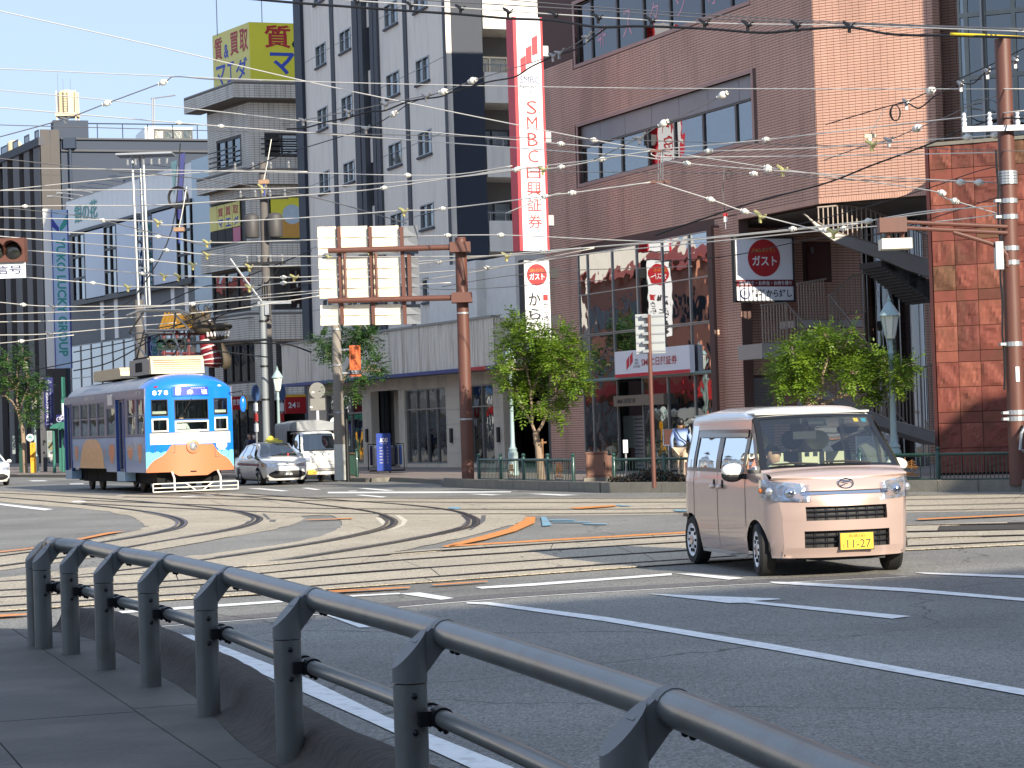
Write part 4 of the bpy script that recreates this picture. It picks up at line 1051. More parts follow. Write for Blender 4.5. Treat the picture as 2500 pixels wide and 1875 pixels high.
for f in range(-3, 6):
 zt = AQ.uv(K('z4', 1500, 520))[1] + f * FH
 if zt < 5: continue
 m = MB(); AQ.box(m, nb_ + .05, nr, zt - 1.1, zt, -.12, 0); m.build('balcony_panel', WAL, ap)
 m = MB(); AQ.box(m, nb_ + .05, nr, zt - 1.32, zt - 1.102, -2, 0); m.build('balcony_floor', WAL, ap)
 m = MB(); AQ.box(m, nb_, nr, zt + .32, zt + .38, -.1, -.04); m.build('balcony_rail', ALU, ap)
 for k in range(6):
  m = MB(); AQ.box(m, nb_ + .1 + k * .7, nb_ + .15 + k * .7, zt, zt + .32, -.1, -.05); m.build('balcony_rail', ALU, ap)
 window(AQ, nb_ + .2, nb_ + 1.9, zt - 1.0, zt + 1.0, ap, BLK, GLD, 2, 1, .06, -1.95, .1)
slab('roof', COP, ap, [AP.P(pu(90), 0), AP.P(0, 0), AQ.P(nr, 0), AQ.P(nr, 0, -8), AP.P(pu(90), 0, -9)], H1, .3)
# ------------------------------------------------------------------ tiled pawn shop building
PA = Fac((615, 560), 122, 147); PB = Fac((615, 560), 122, 70); PB.O = PA.P(0, 0)
TILE = M('white_tile', (206, 200, 188), .5, var=.14, scale=.7, streak=((128, 122, 112), 2, .3, .5)); TMORT = M('tile_joint', (104, 100, 94), .9)
pw = thing('tiled_shop_building', 'white tiled corner building with projecting parapet and balconies under the yellow billboard', 'building', PA.P(0, 0, 0) + PB.U * 3 + Vector((0, 5, 0)))
def bz(x, y): return PB.uv(K('z1', x, y))[1]
def cz1(y): return PA.uv(K('z1', 1812, y))[1]
def cz2(y): return PA.uv(K('z2', 1812, y))[1]
uAl = PA.uv(K('z1', 1495, 1000))[0]; uBr = 6.5
levels = dict(rt=cz1(597), rb=cz1(712), w5t=cz1(925), w5b=cz1(1160), b4t=cz1(1215), b4b=cz1(1330), w4t=cz2(85), w4b=cz2(395), b3t=cz2(425), b3b=cz2(595), w3t=cz2(605), w3b=cz2(905), b2t=cz2(930), b2b=cz2(1125), w2t=cz2(1140), w2b=cz2(1425))
L = levels
hA, hB = [], []
def wa(x0, x1, t, b): r = (PA.uv(K('z2', x0, 700))[0], PA.uv(K('z2', x1, 700))[0], b, t); hA.append(r); return r
def wb(x0, x1, t, b): r = (PB.uv(K('z2', x0, 700))[0], PB.uv(K('z2', x1, 700))[0], b, t); hB.append(r); return r
A5 = wa(1590, 1760, L['w5t'] - .2, L['w5b']); B5 = wb(1935, 2300, L['w5t'] - .2, L['w5b'] + .3)
A4 = wa(1512, 1780, L['w4t'], L['w4b']); B4 = wb(1955, 2300, L['w4t'], L['w4b'])
A3 = wa(1532, 1800, L['w3t'], L['w3b']); B3 = wb(1968, 2300, L['w3t'], L['w3b'])
A2 = wa(1590, 1818, L['w2t'], L['w2b']); B2 = wb(1975, 2300, L['w2t'], L['w2b'])
A1 = (uAl + .3, -.3, .2, L['w2b'] - 1.0); B1 = (.2, uBr, .2, L['w2b'] - 1.0); hA.append(A1); hB.append(B1)
m = MB(); wall(PA, m, uAl, 0, .1, L['rt'] - .1, hA, -.3, 0); wall(PB, m, 0, uBr, .1, L['rt'] - .1, hB, -.3, -.001); m.build('wall', TMORT, pw)
bricks(PA, uAl, 0, L['w2b'] - .9, L['rb'], pw, TILE, hA, bw=.29, bh=.125, jz=.02, ju=.02, o=.012, seed=21); bricks(PB, 0, uBr, L['w2b'] - .9, L['rb'], pw, TILE, hB, bw=.29, bh=.125, jz=.02, ju=.02, o=.012, seed=22)
for t, b, o in ((L['rt'], L['rb'], 1.0), (L['b4t'], L['b4b'], .55), (L['b3t'], L['b3b'], .45), (L['b2t'], L['b2b'], .4)):
 m = MB(); q = [PA.P(uAl - o * .9, 0, o), PA.P(0, 0, o) + PB.N * o * .62, PB.P(uBr, 0, o), PB.P(uBr, 0, -.01), PA.P(0, 0, -.01), PA.P(uAl - o * .9, 0, -.01)]
 m.prism([(p.x, p.y, b) for p in q], (0, 0, t - b)); m.build('balcony_band' if o < 1 else 'parapet', TMORT, pw)
 for (p, q_) in ((q[0], q[1]), (q[1], q[2])):
  F = Fac((615, 560), 122, 90); d = (q_ - p); F.O = Vector((p.x, p.y, 0)); F.U = Vector((d.x, d.y, 0)).normalized(); F.N = Vector((F.U.y, -F.U.x, 0))
  bricks(F, 0, Vector((d.x, d.y, 0)).length, b + .02, t, pw, TILE, bw=.29, bh=.125, jz=.02, ju=.02, o=.012, seed=23)
 m = MB(); m.prism([(p.x, p.y, t) for p in q], (0, 0, .06)); m.build('coping', COP, pw)
for F, r, nx in ((PA, A5, 3), (PA, A3, 3), (PA, A2, 4), (PB, B5, 3), (PB, B3, 3), (PB, B2, 3)): window(F, *r, pw, BLK, [GL, GLD], nx, 1, .09, -.02, .15)
for F, r, t in ((PA, A5, CURT), (PA, A3, CURT), (PB, B3, DARK), (PB, B5, DARK), (PA, A2, DARK), (PB, B2, DARK)):
 m = MB(); F.box(m, r[0], r[1], r[2], r[3], -.7, -.6); m.build('curtain' if t is CURT else 'room_shade_sheet', t, pw)  # dark sheets paint the room's shade behind the glass
YEL = M('sign_yellow', (214, 206, 52), .5, var=.05); YELP = M('sign_yellow_sky_sheen', (222, 212, 120), .5, var=.06)  # paler copy has the sky's reflection on the left faces put into its colour
for F, r, red in ((PA, A4, 0), (PB, B4, 1)):
 fr_ = MB(); F.box(fr_, r[0], r[1], r[2], r[3], -.2, -.15); fr_.build('window_backing', BLK, pw)
n = 4; w = (A4[1] - A4[0]) * .82 / n; hh = A4[3] - A4[2]
for i in range(n):
 a = A4[0] + .06 + i * w; m = MB(); PA.box(m, a, a + w - .06, A4[2] + hh * .38, A4[3] - .08, -.12, -.08); pn = m.build('window_poster', YELP, pw)
 if i: PA.text('質買取'[i - 1], a + .1, a + w - .2, A4[2] + hh * .68, A4[3] - .25, -.07, SRED, pn, bold=.015); PA.text('マエダ'[i - 1], a + .1, a + w - .2, A4[2] + hh * .42, A4[2] + hh * .62, -.07, M('sign_blue', (40, 70, 170), .5), pn, bold=.02)
 m = MB(); PA.box(m, a, a + w - .06, A4[2] + .06, A4[2] + hh * .36, -.12, -.08); m.build('window_poster', [INK, M('poster_pink', (200, 120, 140), .6)][i == 3], pw)
m = MB(); PB.box(m, B4[0] + .1, B4[1], B4[2] + .08, B4[3] - .05, -.12, -.06); pn = m.build('window_poster', YEL, pw)
m = MB(); m.lathe([(.55, 0), (.55, .01)], PB.P(B4[0] + 1.3, (B4[2] + B4[3]) / 2 + .2, -.055), 18, PB.N); m.build('poster_figure', M('poster_blue_grey', (170, 186, 196), .6), pn)
m = MB(); PB.box(m, B4[0] + .7, B4[0] + 1.7, B4[2] + .1, B4[2] + 1.1, -.058, -.05); m.build('poster_figure', M('poster_ochre', (190, 140, 60), .6), pn)
PB.text('質', B4[0] + 2.2, B4[0] + 3.1, B4[2] + 1.1, B4[2] + 2.1, -.05, SRED, pn, bold=.02)
for F, r in ((PA, A5), (PB, B5)):
 zz = r[2] - .1
 for k in range(4):
  m = MB(); F.box(m, r[0] - .3, min(r[1] + .3, uBr), zz + .15 + k * .28, zz + .22 + k * .28, .35, .4); m.build('balcony_rail', BLK, pw)
m = MB(); wall(PA, m, uAl, 0, L['w2b'] - 1.05, L['w2b'] - .72, [], -.1, .5); wall(PB, m, .0, uBr, L['w2b'] - 1.05, L['w2b'] - .72, [], -.1, .501); m.build('shop_fascia', COP, pw)
m = MB(); PA.box(m, uAl, 0, .1, 5, -3, -2.9); PB.box(m, 0, uBr, .1, 5, -3, -2.9); m.build('interior_wall', M('shop_dark', (44, 38, 34), .9, var=.4), pw)
window(PA, uAl + .4, -.4, .2, L['w2b'] - 1.1, pw, BLK, GLD, 4, 1, .08, -.1, .12)
slab('roof', COP, pw, [PA.P(uAl, 0), PA.P(0, 0), PB.P(uBr, 0), PB.P(uBr, 0, -6), PA.P(uAl, 0, -6)], L['rt'] - .15, .1)
# billboard on its roof
YA = Fac(K('z1', 1805, 590), 122.6, 147); YB = Fac(K('z1', 1805, 590), 122.6, 70); YB.O = YA.P(0, 0)
bbz0, bbz1 = YA.uv(K('z1', 1810, 597))[1], YA.uv(K('z1', 1800, 155))[1]; ul = YA.uv(K('z1', 1535, 480))[0]
t = thing('roof_billboard', 'big yellow two sided rooftop billboard with red and blue lettering', 'billboard', YA.P(0, bbz0) + YB.U * 2)
m = MB(); YA.box(m, ul, -.02, bbz0 - .9, bbz1, -.3, 0); m.build('side_panel', YELP, t)
m = MB(); YB.box(m, 0, 7, bbz0 - .4, bbz1, -.3, .001); m.build('front_panel', YEL, t)
hh = bbz1 - bbz0; SB_ = M('sign_blue', (40, 70, 170), .5); w = -ul
for k, (ch, a, b) in enumerate((('質', .05, .26), ('&', .31, .44), ('買', .48, .71), ('取', .74, .96))): YA.text(ch, ul + w * a, ul + w * b, bbz0 + hh * (.55 if ch != '&' else .55), bbz0 + hh * (.93 if ch != '&' else .78), .01, SRED if ch != '&' else SB_, t, bold=.02)
for k, (ch, a, b) in enumerate((('マ', .08, .34), ('エ', .38, .58), ('ダ', .62, .92))): YA.text(ch, ul + w * a, ul + w * b, bbz0 + hh * .1, bbz0 + hh * .46, .01, SB_, t, bold=.015)
YB.text('質', YB.uv(K('z1', 1905, 300))[0], YB.uv(K('z1', 2092, 300))[0], YB.uv(K('z1', 1950, 345))[1], YB.uv(K('z1', 1950, 180))[1], .01, SRED, t, bold=.02)
YB.text('&', YB.uv(K('z1', 2100, 300))[0], YB.uv(K('z1', 2210, 300))[0], YB.uv(K('z1', 1950, 345))[1], YB.uv(K('z1', 1950, 230))[1], .01, INK, t, bold=.02)
YB.text('マ', YB.uv(K('z1', 1940, 300))[0], YB.uv(K('z1', 2118, 300))[0], YB.uv(K('z1', 1950, 535))[1], YB.uv(K('z1', 1950, 375))[1], .01, SB_, t, bold=.02)
m = MB()
for x in (1565, 1890):
 a = at(K('z1', x, 260), 124); m.tube([a, a + Z * 3.2], .03, 6)
m.build('lightning_rod', GREYM, t)
# shop signs at the foot
def flat_sign(name, label, p_lt, p_rb, d, heading, mat, texts, depth=.15, extra=None):
 F = Fac(p_rb, d, heading); r = F.pr(p_lt, p_rb)
 t = thing(name, label, 'sign', F.P(r[0], r[2], 0))
 m = MB(); F.box(m, *r, -depth, 0); m.build('panel', mat, t)
 for s, a, b, c, d_, mt, kw in texts:
  W_, H_ = r[1] - r[0], r[3] - r[2]
  if s is None:
   m = MB(); F.box(m, r[0] + W_ * a, r[0] + W_ * b, r[2] + H_ * c, r[2] + H_ * d_, .002, .008); m.build('stripe', mt, t)
  else: F.text(s, r[0] + W_ * a, r[0] + W_ * b, r[2] + H_ * c, r[2] + H_ * d_, .012, mt, t, **kw)
 return F, r, t
GOLD = M('sign_amber', (226, 170, 40), .5)
flat_sign('round_the_clock_sign', 'dark red shop sign reading 24 with an amber top stripe behind the truck', K('zt', 832, 788), K('zt', 1035, 960), 104, 68, SRED, [(None, 0, 1, .88, 1.0, GOLD, {}), ('24', .14, .5, .3, .6, WHITE, dict(bold=.02)), ('時間', .56, .62, .32, .6, CURT, dict(vertical=True)), ('営業', .63, .69, .32, .6, CURT, dict(vertical=True))])
flat_sign('noodle_shop_sign', 'small red shop sign with white brush letters behind the tram mirror', K('zt', 300, 805), K('zt', 480, 925), 112, 68, SRED, [('家', .7, .95, .3, .75, WHITE, dict(bold=.015)), ('吉野', .2, .66, .35, .8, WHITE, dict(bold=.015)), (None, .92, 1, 0, 1, GOLD, {})])
# ------------------------------------------------------------------ white and glass building with the upright group sign
YK = Fac((483, 387), 135, 150.1)
yk = thing('glass_fronted_building', 'white panelled building with blue reflective windows left of the tiled building', 'building', YK.P(-10, 0, -3))
def yz(x, y): return YK.uv(K('z2', x, y))[1]
def yu(x, y=500): return YK.uv(K('z2', x, y))[0]
y0, y1 = yu(485), 0.0
zt, zb2 = YK.uv((483, 388))[1], yz(1385, 125)
zw0 = yz(1390, 685)
PAN = M('white_panel', (232, 229, 222), .35, var=.05, scale=.5, coat=.2); PALE = M('pale_blue_panel', (170, 190, 198), .35, var=.06, coat=.2)
n = 26
for i in range(n):
 a, b = y0 + (y1 - y0) * i / n, y0 + (y1 - y0) * (i + 1) / n
 m = MB(); YK.box(m, a + .012, b - .012, zb2 + .1, zt, -.15, .0); m.build('wall_panel', PAN, yk)
m = MB(); YK.box(m, y0, y1, .1, zt - .05, -.5, -.16); m.build('wall', M('panel_joint', (120, 124, 126), .8), yk)
mods = [(530, 620, 1), (620, 760, 0), (760, 850, 1), (850, 985, 0), (985, 1110, 1), (1110, 1285, 0), (1285, 1392, 1)]
MIR = M('mirror_panel', (196, 204, 216), .3, .1, var=.1, scale=.4)
for a, b, k in mods:
 if k: window(YK, yu(a), yu(b), zw0, zb2, yk, BLK, [GL, GLB], 2, 3, .14, .12, .2)
 else:
  m = MB(); YK.box(m, yu(a) + .02, yu(b) - .02, zw0 + .1, zb2 - .1, -.1, .1); m.build('mirror_panel', MIR, yk)
m = MB(); YK.box(m, yu(525), yu(1400), zw0 - .25, zw0, -.1, .25); YK.box(m, yu(525), yu(1400), zb2, zb2 + .2, -.1, .16); m.build('black_band', BLK, yk)
m = MB(); YK.box(m, yu(525), yu(1400), zw0 - 2.9, zw0 - .26, -.6, -.5); m.build('recess_wall', PAN, yk)
for x in (700, 800, 1000, 1210, 1310):
 m = MB(); YK.box(m, yu(x), yu(x + 25), zw0 - 2.9, zw0 - .26, -.49, -.1); m.build('recess_post', PAN, yk)
for x in (1090, 1310):
 window(YK, yu(x), yu(x + 100), zw0 - 1.6, zw0 - .5, yk, BLK, GLD, 2, 1, .08, -.45, .1)
zg1, zg0 = yz(1000, 950) , yz(1000, 1300)
zg1 = zw0 - 3.0;
gn = 11
for i in range(gn):
 a, b = y0 + (yu(1400) - y0) * i / gn, y0 + (yu(1400) - y0) * (i + 1) / gn
 window(YK, a, b, zg1 - 4.6, zg1, yk, ALU, GLB, 1, 2, .06, .02, .1)
m = MB(); YK.box(m, y0, yu(1400), zg1 - 4.5, zg1 - .1, -1.5, -1.4); m.build('interior_wall', PALE, yk)
m = MB(); YK.box(m, y0, yu(1400), zg1 - 5.0, zg1 - 4.62, -.5, .3); m.build('fascia', PAN, yk)
for i in range(6):
 a = y0 + .5 + i * 3.2; window(YK, a, a + 2.9, .2, zg1 - 5.1, yk, ALU, GLD, 2, 1, .08, .0, .1)
m = MB(); YK.box(m, yu(1400), yu(1400) + 3.0, .1, zt, -3, .05); m.build('corner_pier', PALE, yk)
YKS = Fac((484, 400), 135, 70); YKS.O = YK.P(0, 0)
m = MB(); YKS.box(m, .004, 7, .1, zt, -6, 0); m.build('side_wall', PALE, yk)
TEALL = M('letter_teal', (50, 150, 140), .4)
YK.text('銀の花', yu(545), yu(710), yz(545, 285) , yz(545, 150), .03, TEALL, yk, bold=.015, name='lettering')
m = MB(); a, zz = YK.uv(K('z1', 1290, 1300)); m.prism([YK.P(a + .4, zz + 1.6, .02), YK.P(a - .9, zz - 2.4, .02), YK.P(a + .1, zz - 2.4, .02), YK.P(a + 1.2, zz + 1.6, .02)], YK.N * .02); m.build('emblem', M('emblem_violet', (130, 116, 190), .4), yk)
m = MB(); m.prism([YK.P(a - 1.2, zz + 1.3, .02), YK.P(a - .9, zz - .8, .02), YK.P(a - .2, zz + 1.3, .02)], YK.N * .02); m.build('emblem', M('emblem_green', (160, 205, 190), .4), yk)
for i in range(10):
 u = y0 + 1 + i * 2.1; m = MB(); m.tube([YK.P(u, zt + .1, -.2), YK.P(u + .1, zt + .25, 1.4)], .04, 6); m.cbox(YK.P(u + .1, zt + .22, 1.5), .4, .3, .12); m.build('sign_floodlight', GREYM, yk)
slab('roof', COP, yk, [YK.P(y0, 0), YK.P(0, 0), YKS.P(7, 0), YKS.P(7, 0, -6), YK.P(y0, 0, -8)], zt - .06, .05)
F, r, t = flat_sign('upright_group_sign', 'tall pale upright sign with teal turned letters left of the white panelled building', K('z2', 372, 185), K('z2', 512, 1322), 148, 82, M('sign_pale_blue', (176, 198, 222), .4), [], depth=.5)
zA, zB = F.uv(K('z2', 440, 385))[1], F.uv(K('z2', 440, 1240))[1]
W_ = r[1] - r[0]
text('YUKO LUCKY GROUP', F.P(r[0] + W_ * .22, zA, .012), -Z, F.U, zA - zB, W_ * .62, TEALL, t, bold=.03)
m = MB(); F.box(m, r[0] - .06, r[0], r[2], r[3], -.52, .02); F.box(m, r[1], r[1] + .07, r[2], r[3], -.52, .02); m.build('blue_edge', M('sign_edge_blue', (50, 56, 150), .4), t)
m = MB(); F.box(m, r[0] - .6, r[0] - .063, r[2], r[3] + .1, -.6, -.1); m.build('white_edge', PAN, t)
zc = F.uv(K('z2', 430, 310))[1]; c = (r[0] + r[1]) / 2
m = MB(); m.prism([F.P(c - .55, zc + .7, .004), F.P(c - .05, zc, .004), F.P(c - .05, zc - .35, .004), F.P(c - .55, zc + .1, .004)], F.N * .01); m.build('emblem', M('sign_edge_blue', (50, 56, 150), .4), t)
m = MB(); m.prism([F.P(c + .5, zc + .9, .004), F.P(c, zc, .004), F.P(c, zc - .35, .004), F.P(c + .5, zc + .2, .004)], F.N * .01); m.build('emblem', TEALL, t)
# ------------------------------------------------------------------ dark finned office and its navy side
DK = Fac((98, 331), 165, 152); DKS = Fac((98, 331), 165, 72); DKS.O = DK.P(0, 0)
FIN = M('fin_taupe', (88, 84, 82), .6, var=.08, scale=.5); DN = M('navy_render_shaded', (42, 54, 72), .7, var=.06, scale=.4)  # navy paint, deepened in place of a shadow missing on the side wall
dk = thing('finned_office_building', 'dark grey office building with vertical fins and a navy side wall at left', 'building', DK.P(-8, 0, -5))
zt = DK.uv((98, 335))[1]; ul = DK.uv((-60, 700))[0]
m = MB(); DK.box(m, ul, 0, .1, zt, -.6, -.5); m.build('wall', M('taupe_wall', (70, 68, 70), .7), dk)
k = 0; u = -.0
fins = [(290, 245), (215, 175), (140, 95), (55, 20), (-30, -60), (-110, -140)]
for a, b in fins:
 ua, ub = DK.uv(K('z1', a, 1300))[0], DK.uv(K('z1', b, 1300))[0]
 m = MB(); DK.box(m, ub, ua, .1, zt - .6, -.5, .0); m.build('fin', FIN, dk)
fx = [DK.uv(K('z1', a, 1300))[0] for a in (245, 215, 175, 140, 95, 55, 20, -30)]
for i in range(0, 8, 2):
 for f in range(7):
  window(DK, fx[i + 1], fx[i], 3 + f * 3.3, 3 + f * 3.3 + 2.6, dk, BLK, GLD, 1, 1, .1, -.45, .05)
m = MB(); DK.box(m, ul, .05, zt - .6, zt, -.6, .15); m.build('cornice', CHAR, dk)
uf = DKS.uv(K('z1', 437, 1300))[0]; ue = DKS.uv((760, 500))[0]
npz = 12
for f in range(7):
 for s in range(2):
  m = MB(); DKS.box(m, uf * s / 2 + .02, uf * (s + 1) / 2 - .02, 1 + f * 3.45, 1 + (f + 1) * 3.45 - .03, -.3, 0); m.build('cladding_panel', M('cladding_shaded', (60, 56, 54), .6), dk)  # cladding grey darkened to stand for shade on this side
m = MB(); DKS.box(m, .02, uf, .1, zt - .1, -.5, -.02); m.build('side_wall', CHAR, dk)
zn = DKS.uv((300, 342))[1]
m = MB(); DKS.box(m, uf + .1, ue, .1, zn, -12, -.1); m.build('navy_wall', DN, dk)
m = MB(); DKS.box(m, uf + .1, ue, zn - .9, zn - .75, -.1, .1); DKS.box(m, uf + .1, ue, zn, zn + .12, -.6, .1); m.build('cornice', CHAR, dk)
for x in (505, 940):
 u = DKS.uv(K('z1', x, 1200))[0]; m = MB(); m.tube([DKS.P(u, zn - .3 - (3.0 if x > 900 else 0), .15), DKS.P(u, 2, .15)], .12, 8); m.cbox(DKS.P(u, zn - .3 - (3.0 if x > 900 else 0), .15), .9, .5, .8); m.build('drainpipe', DN, dk)
m = MB(); zz = zn + 1.3; m.tube([DKS.P(uf + 1, zz, -.5), DKS.P(ue, zz, -.5)], .05, 6)
for k in range(8): m.tube([DKS.P(uf + 1 + k * 1.9, zn, -.5), DKS.P(uf + 1 + k * 1.9, zz, -.5)], .04, 6)
m.build('roof_rail', DN, dk)
m = MB(); u = DKS.uv(K('z1', 515, 950))[0]; DKS.box(m, u - 1.3, u + 1.3, zn + .1, zn + 1.5, -2, -.3); m.build('roof_hatch', DN, dk)
m = MB(); a, zz = DKS.uv(K('z1', 1045, 1000), -9); b, z2_ = DKS.uv(K('z1', 1385, 918), -9); DKS.box(m, a, b, zn - .2, z2_, -14, -9); ph = m.build('penthouse', PAN, dk)
for x in (1180, 1315):
 u, zz = DKS.uv(K('z1', x, 978), -9); window(DKS, u - .8, u + .8, zz - .3, zz + .5, dk, BLK, GLD, 2, 1, .1, -8.95, .1)
m = MB()
for x in (1097, 1110): a, zz = DKS.uv(K('z1', x, 910), -10); b, z3_ = DKS.uv(K('z1', x, 705), -10); m.tube([DKS.P(a, zz - 1, -10), DKS.P(b, z3_, -10)], .06, 6)
b, z3_ = DKS.uv(K('z1', 1085, 710), -10); m.tube([DKS.P(b, z3_, -10), DKS.P(b + 2, z3_ + .3, -10)], .06, 6); m.build('antenna', GREYM, dk)
# water tank on a steel frame
CREAM = M('tank_cream', (214, 196, 160), .6, var=.05)
a, zz = DKS.uv(K('z1', 488, 820), -3.0); q = DKS.P(a, 0, -3.0); ztop = DKS.uv(K('z1', 488, 650), -3)[1]
t = thing('water_tank', 'tall cream rooftop water tank on a steel frame with ladder', 'water tank', (q.x, q.y, zn))
zl = DKS.uv(K('z1', 488, 820), -3)[1]
m = MB(); m.lathe([(.74, zl), (.75, ztop - .25), (.6, ztop - .08), (.2, ztop + .02)], q, 10); m.build('tank', CREAM, t, smooth=30)
for sx in (-.72, .72):
 for sy in (-.6, .6):
  m = MB(); m.tube([q + Vector((sx, sy, zn)), q + Vector((sx, sy, ztop - .1))], .05, 6); m.build('leg', CREAM, t)
m = MB(); m.box(q.x - .8, q.x + .8, q.y - .8, q.y + .8, zl - .25, zl - .02); m.build('platform', CREAM, t)
m = MB()
for s in (-.16, .16): m.tube([q + Vector((s, -.8, zl)), q + Vector((s, -.8, ztop - .2))], .02, 5)
for k in range(8): m.tube([q + Vector((-.16, -.8, zl + .1 + k * .19)), q + Vector((.16, -.8, zl + .1 + k * .19))], .016, 5)
m.build('ladder', BLK, t)
m = MB()
for s, h in ((-.7, 1.3), (-.3, .9), (.25, .9)): m.tube([q + Vector((s, 0, ztop - .3)), q + Vector((s, 0, ztop + h))], .02, 5)
m.build('lightning_rod', GREYM, t)
a, zz = DK.uv(K('z1', 105, 1040), -4); q = DK.P(a, 0, -4)
t = thing('roof_tank', 'small round cream roof tank at the far left roof edge', 'water tank', (q.x, q.y, zz - 2))
m = MB(); m.lathe([(.6, zz - 2), (.62, zz + .1), (.4, zz + .3), (.1, zz + .35)], q, 14); m.build('tank', CREAM, t, smooth=40)
# ------------------------------------------------------------------ the other side of the street, outside the frame: throws the shade and shows in the glass
ob_ = thing('shade_casting_block', 'plain concrete office block behind the photographer, its shadow lies on the road', 'building', (20, -30, 0))
OFF = M('office_concrete', (150, 146, 138), .8, var=.1, scale=.5)
SHX = [(-90, 8.0), (4, 10.4)]
def shade_block(x0, x1, base, h, d=14):
 p = Vector((base[0], base[1], 0)); U_ = Vector((.914, .407, 0)); N_ = Vector((.407, -.914, 0))
 m = MB(); m.boxo(p + U_ * x0, U_ * (x1 - x0), N_ * d, Z * h); m.build('wall', OFF, ob_)
 F = Fac((1250, 900), 60, 66); F.O = p; F.U = U_; F.N = -N_
 for f in range(int(h / 3.4)):
  u = x0 + 1
  while u < x1 - 2:
   m = MB(); m.boxo(F.P(u, 1.2 + f * 3.4, 0.01), F.U * 1.6, F.N * .06, Z * 1.5); m.build('window', BLK, ob_); u += 3.2
sc_pt = Vector((-0.45, 21.8, 0))                  # a point of the shade line on the road
hb = 17.0
bp_ = sc_pt + Vector((sdir.x, sdir.y, 0)) * (hb / sdir.z)
shade_block(-75, 34, bp_, hb)
sb2 = thing('side_block', 'concrete block out of frame at right, its shadow lies on the red stone slabs', 'building', (34, 25, 0))
m = MB(); m.box(26.6, 46, 18, 31, 0, 14.6); m.build('wall', OFF, sb2)
m = MB(); m.prism([(29, 18, 14.6), (46, 18, 14.6), (46, 18, 17.5), (33, 18, 17.5)], (0, 12.9, 0)); m.build('roof', COP, sb2)
for x, y, hd, h, c, lb in ((-40, 92, 0, 13, (206, 186, 150), 'cream three storey shop house across the street outside the left edge'), (-46, 112, 0, 11, (176, 120, 100), 'red roofed shop house across the street outside the left edge'), (-58, 136, 0, 16, (196, 192, 184), 'pale office house across the street outside the left edge'), (-31, 70, 0, 9, (190, 186, 176), 'low white shop across the street outside the left edge'), (-70, 158, 0, 14, (160, 150, 140), 'grey brown block across the street outside the left edge'), (-82, 182, 0, 15, (186, 170, 150), 'tan block farthest down the street outside the left edge')):
 t = thing('shop_house', lb, 'building', (x, y, 0)); d = Vector((-.43, .9, 0)); n = Vector((.9, .43, 0)); p = Vector((x, y, 0)) - n * 0
 col = M('house_%d' % y, c, .7, var=.1, scale=.5)
 m = MB(); m.boxo(p - d * 9, d * 18, -n * 12, Z * h); m.build('wall', col, t)
 m = MB(); m.boxo(p - d * 9.1 + Z * 3.2, d * 18.2, n * 1.2, Z * .9); m.build('awning', SRED if y in (92, 112) else COP, t)
 m = MB(); m.prism([p - d * 9.3 + n * .6 + Z * h, p - d * 9.3 - n * 12.6 + Z * h, p - d * 9.3 - n * 6 + Z * (h + 2)], d * 18.6); m.build('roof', M('roof_red', (150, 60, 44), .7) if y != 136 else COP, t)
 for f in range(int(h / 3.2) - 1):
  for k in range(6):
   q = p - d * 8 + d * (k * 2.8) + Z * (4.6 + f * 3.1)
   m = MB(); m.boxo(q, d * 1.8, n * .08, Z * 1.6); m.build('window', M('window_dark_blue', (40, 48, 60), .1, .2), t)
 for k in range(5):
  m = MB(); m.boxo(p - d * 8.5 + d * k * 3.5 + Z * .3, d * 3, n * .08, Z * 2.6); m.build('shop_window', GLD if False else M('window_dark_blue', (40, 48, 60), .1, .2), t)
# ------------------------------------------------------------------ vehicles (x forward, y to its left, z up; each is an Empty on the road between its wheels)
RUB = M('tyre_rubber', (26, 26, 27), .8, bump=.2, bscale=60); HUBW = M('wheel_white', (222, 222, 222), .35, coat=.3); HUBS = M('wheel_silver', (176, 178, 182), .3, .6)
UND = M('underbody', (18, 18, 19), .9); LAMP = M('lamp_reflector', (206, 208, 210), .16, .75, var=.45, scale=14); CLR = glass('lamp_lens', (236, 240, 245), .16); AMB = M('indicator_amber', (200, 110, 50), .3)
CARG = glass('car_glass', (222, 232, 226), .06); CARD = glass('tinted_car_glass', (70, 66, 60), .34); CHR = M('chrome', (210, 210, 214), .08, 1.0, var=.02)
PLY = M('plate_yellow', (232, 184, 40), .5, var=.03); PLB = M('plate_dark', (26, 44, 40), .5); CREAMF = M('seat_cream', (206, 200, 172), .8); SKIN = M('skin', (212, 168, 142), .55, var=.05); HAIR = M('hair_black', (22, 20, 20), .5)
def xform(vs, M4): return [M4 @ Vector(v) for v in vs]
class Car:
 """shell from a top profile zt(x), plan half width W(x, z), nose/tail bulge"""
 def __init__(s, zt, W, xf, xr, bulge_f, bulge_r): s.zt, s.W, s.xf, s.xr, s.bf, s.br = zt, W, xf, xr, bulge_f, bulge_r
 def side(s, x, z, sg, o=0.0): return Vector((x, sg * (s.W(x, z) + o), z))
 def front(s, y, z, o=0.0):
  xe = s.xf(z) - s.bf; We = s.W(xe, z); t = min(1, abs(y) / We)
  return Vector((xe + s.bf * (1 - t ** 2.4) + o, y, z))
 def rear(s, y, z, o=0.0):
  xe = s.xr(z) + s.br; We = s.W(xe, z); t = min(1, abs(y) / We)
  return Vector((xe - s.br * (1 - t ** 2.4) - o, y, z))
 def top(s, x, t, crown, o=0.0):
  z = s.zt(x); w = s.W(x, z); y = t * w
  return Vector((x, y, z + crown * (1 - t * t) + o))
def lerp_tab(tab):
 def f(x):
  if x <= tab[0][0]: return tab[0][1]
  for (a, u), (b, v) in zip(tab, tab[1:]):
   if x <= b:
    t = (x - a) / (b - a); return u + (v - u) * t
  return tab[-1][1]
 return f
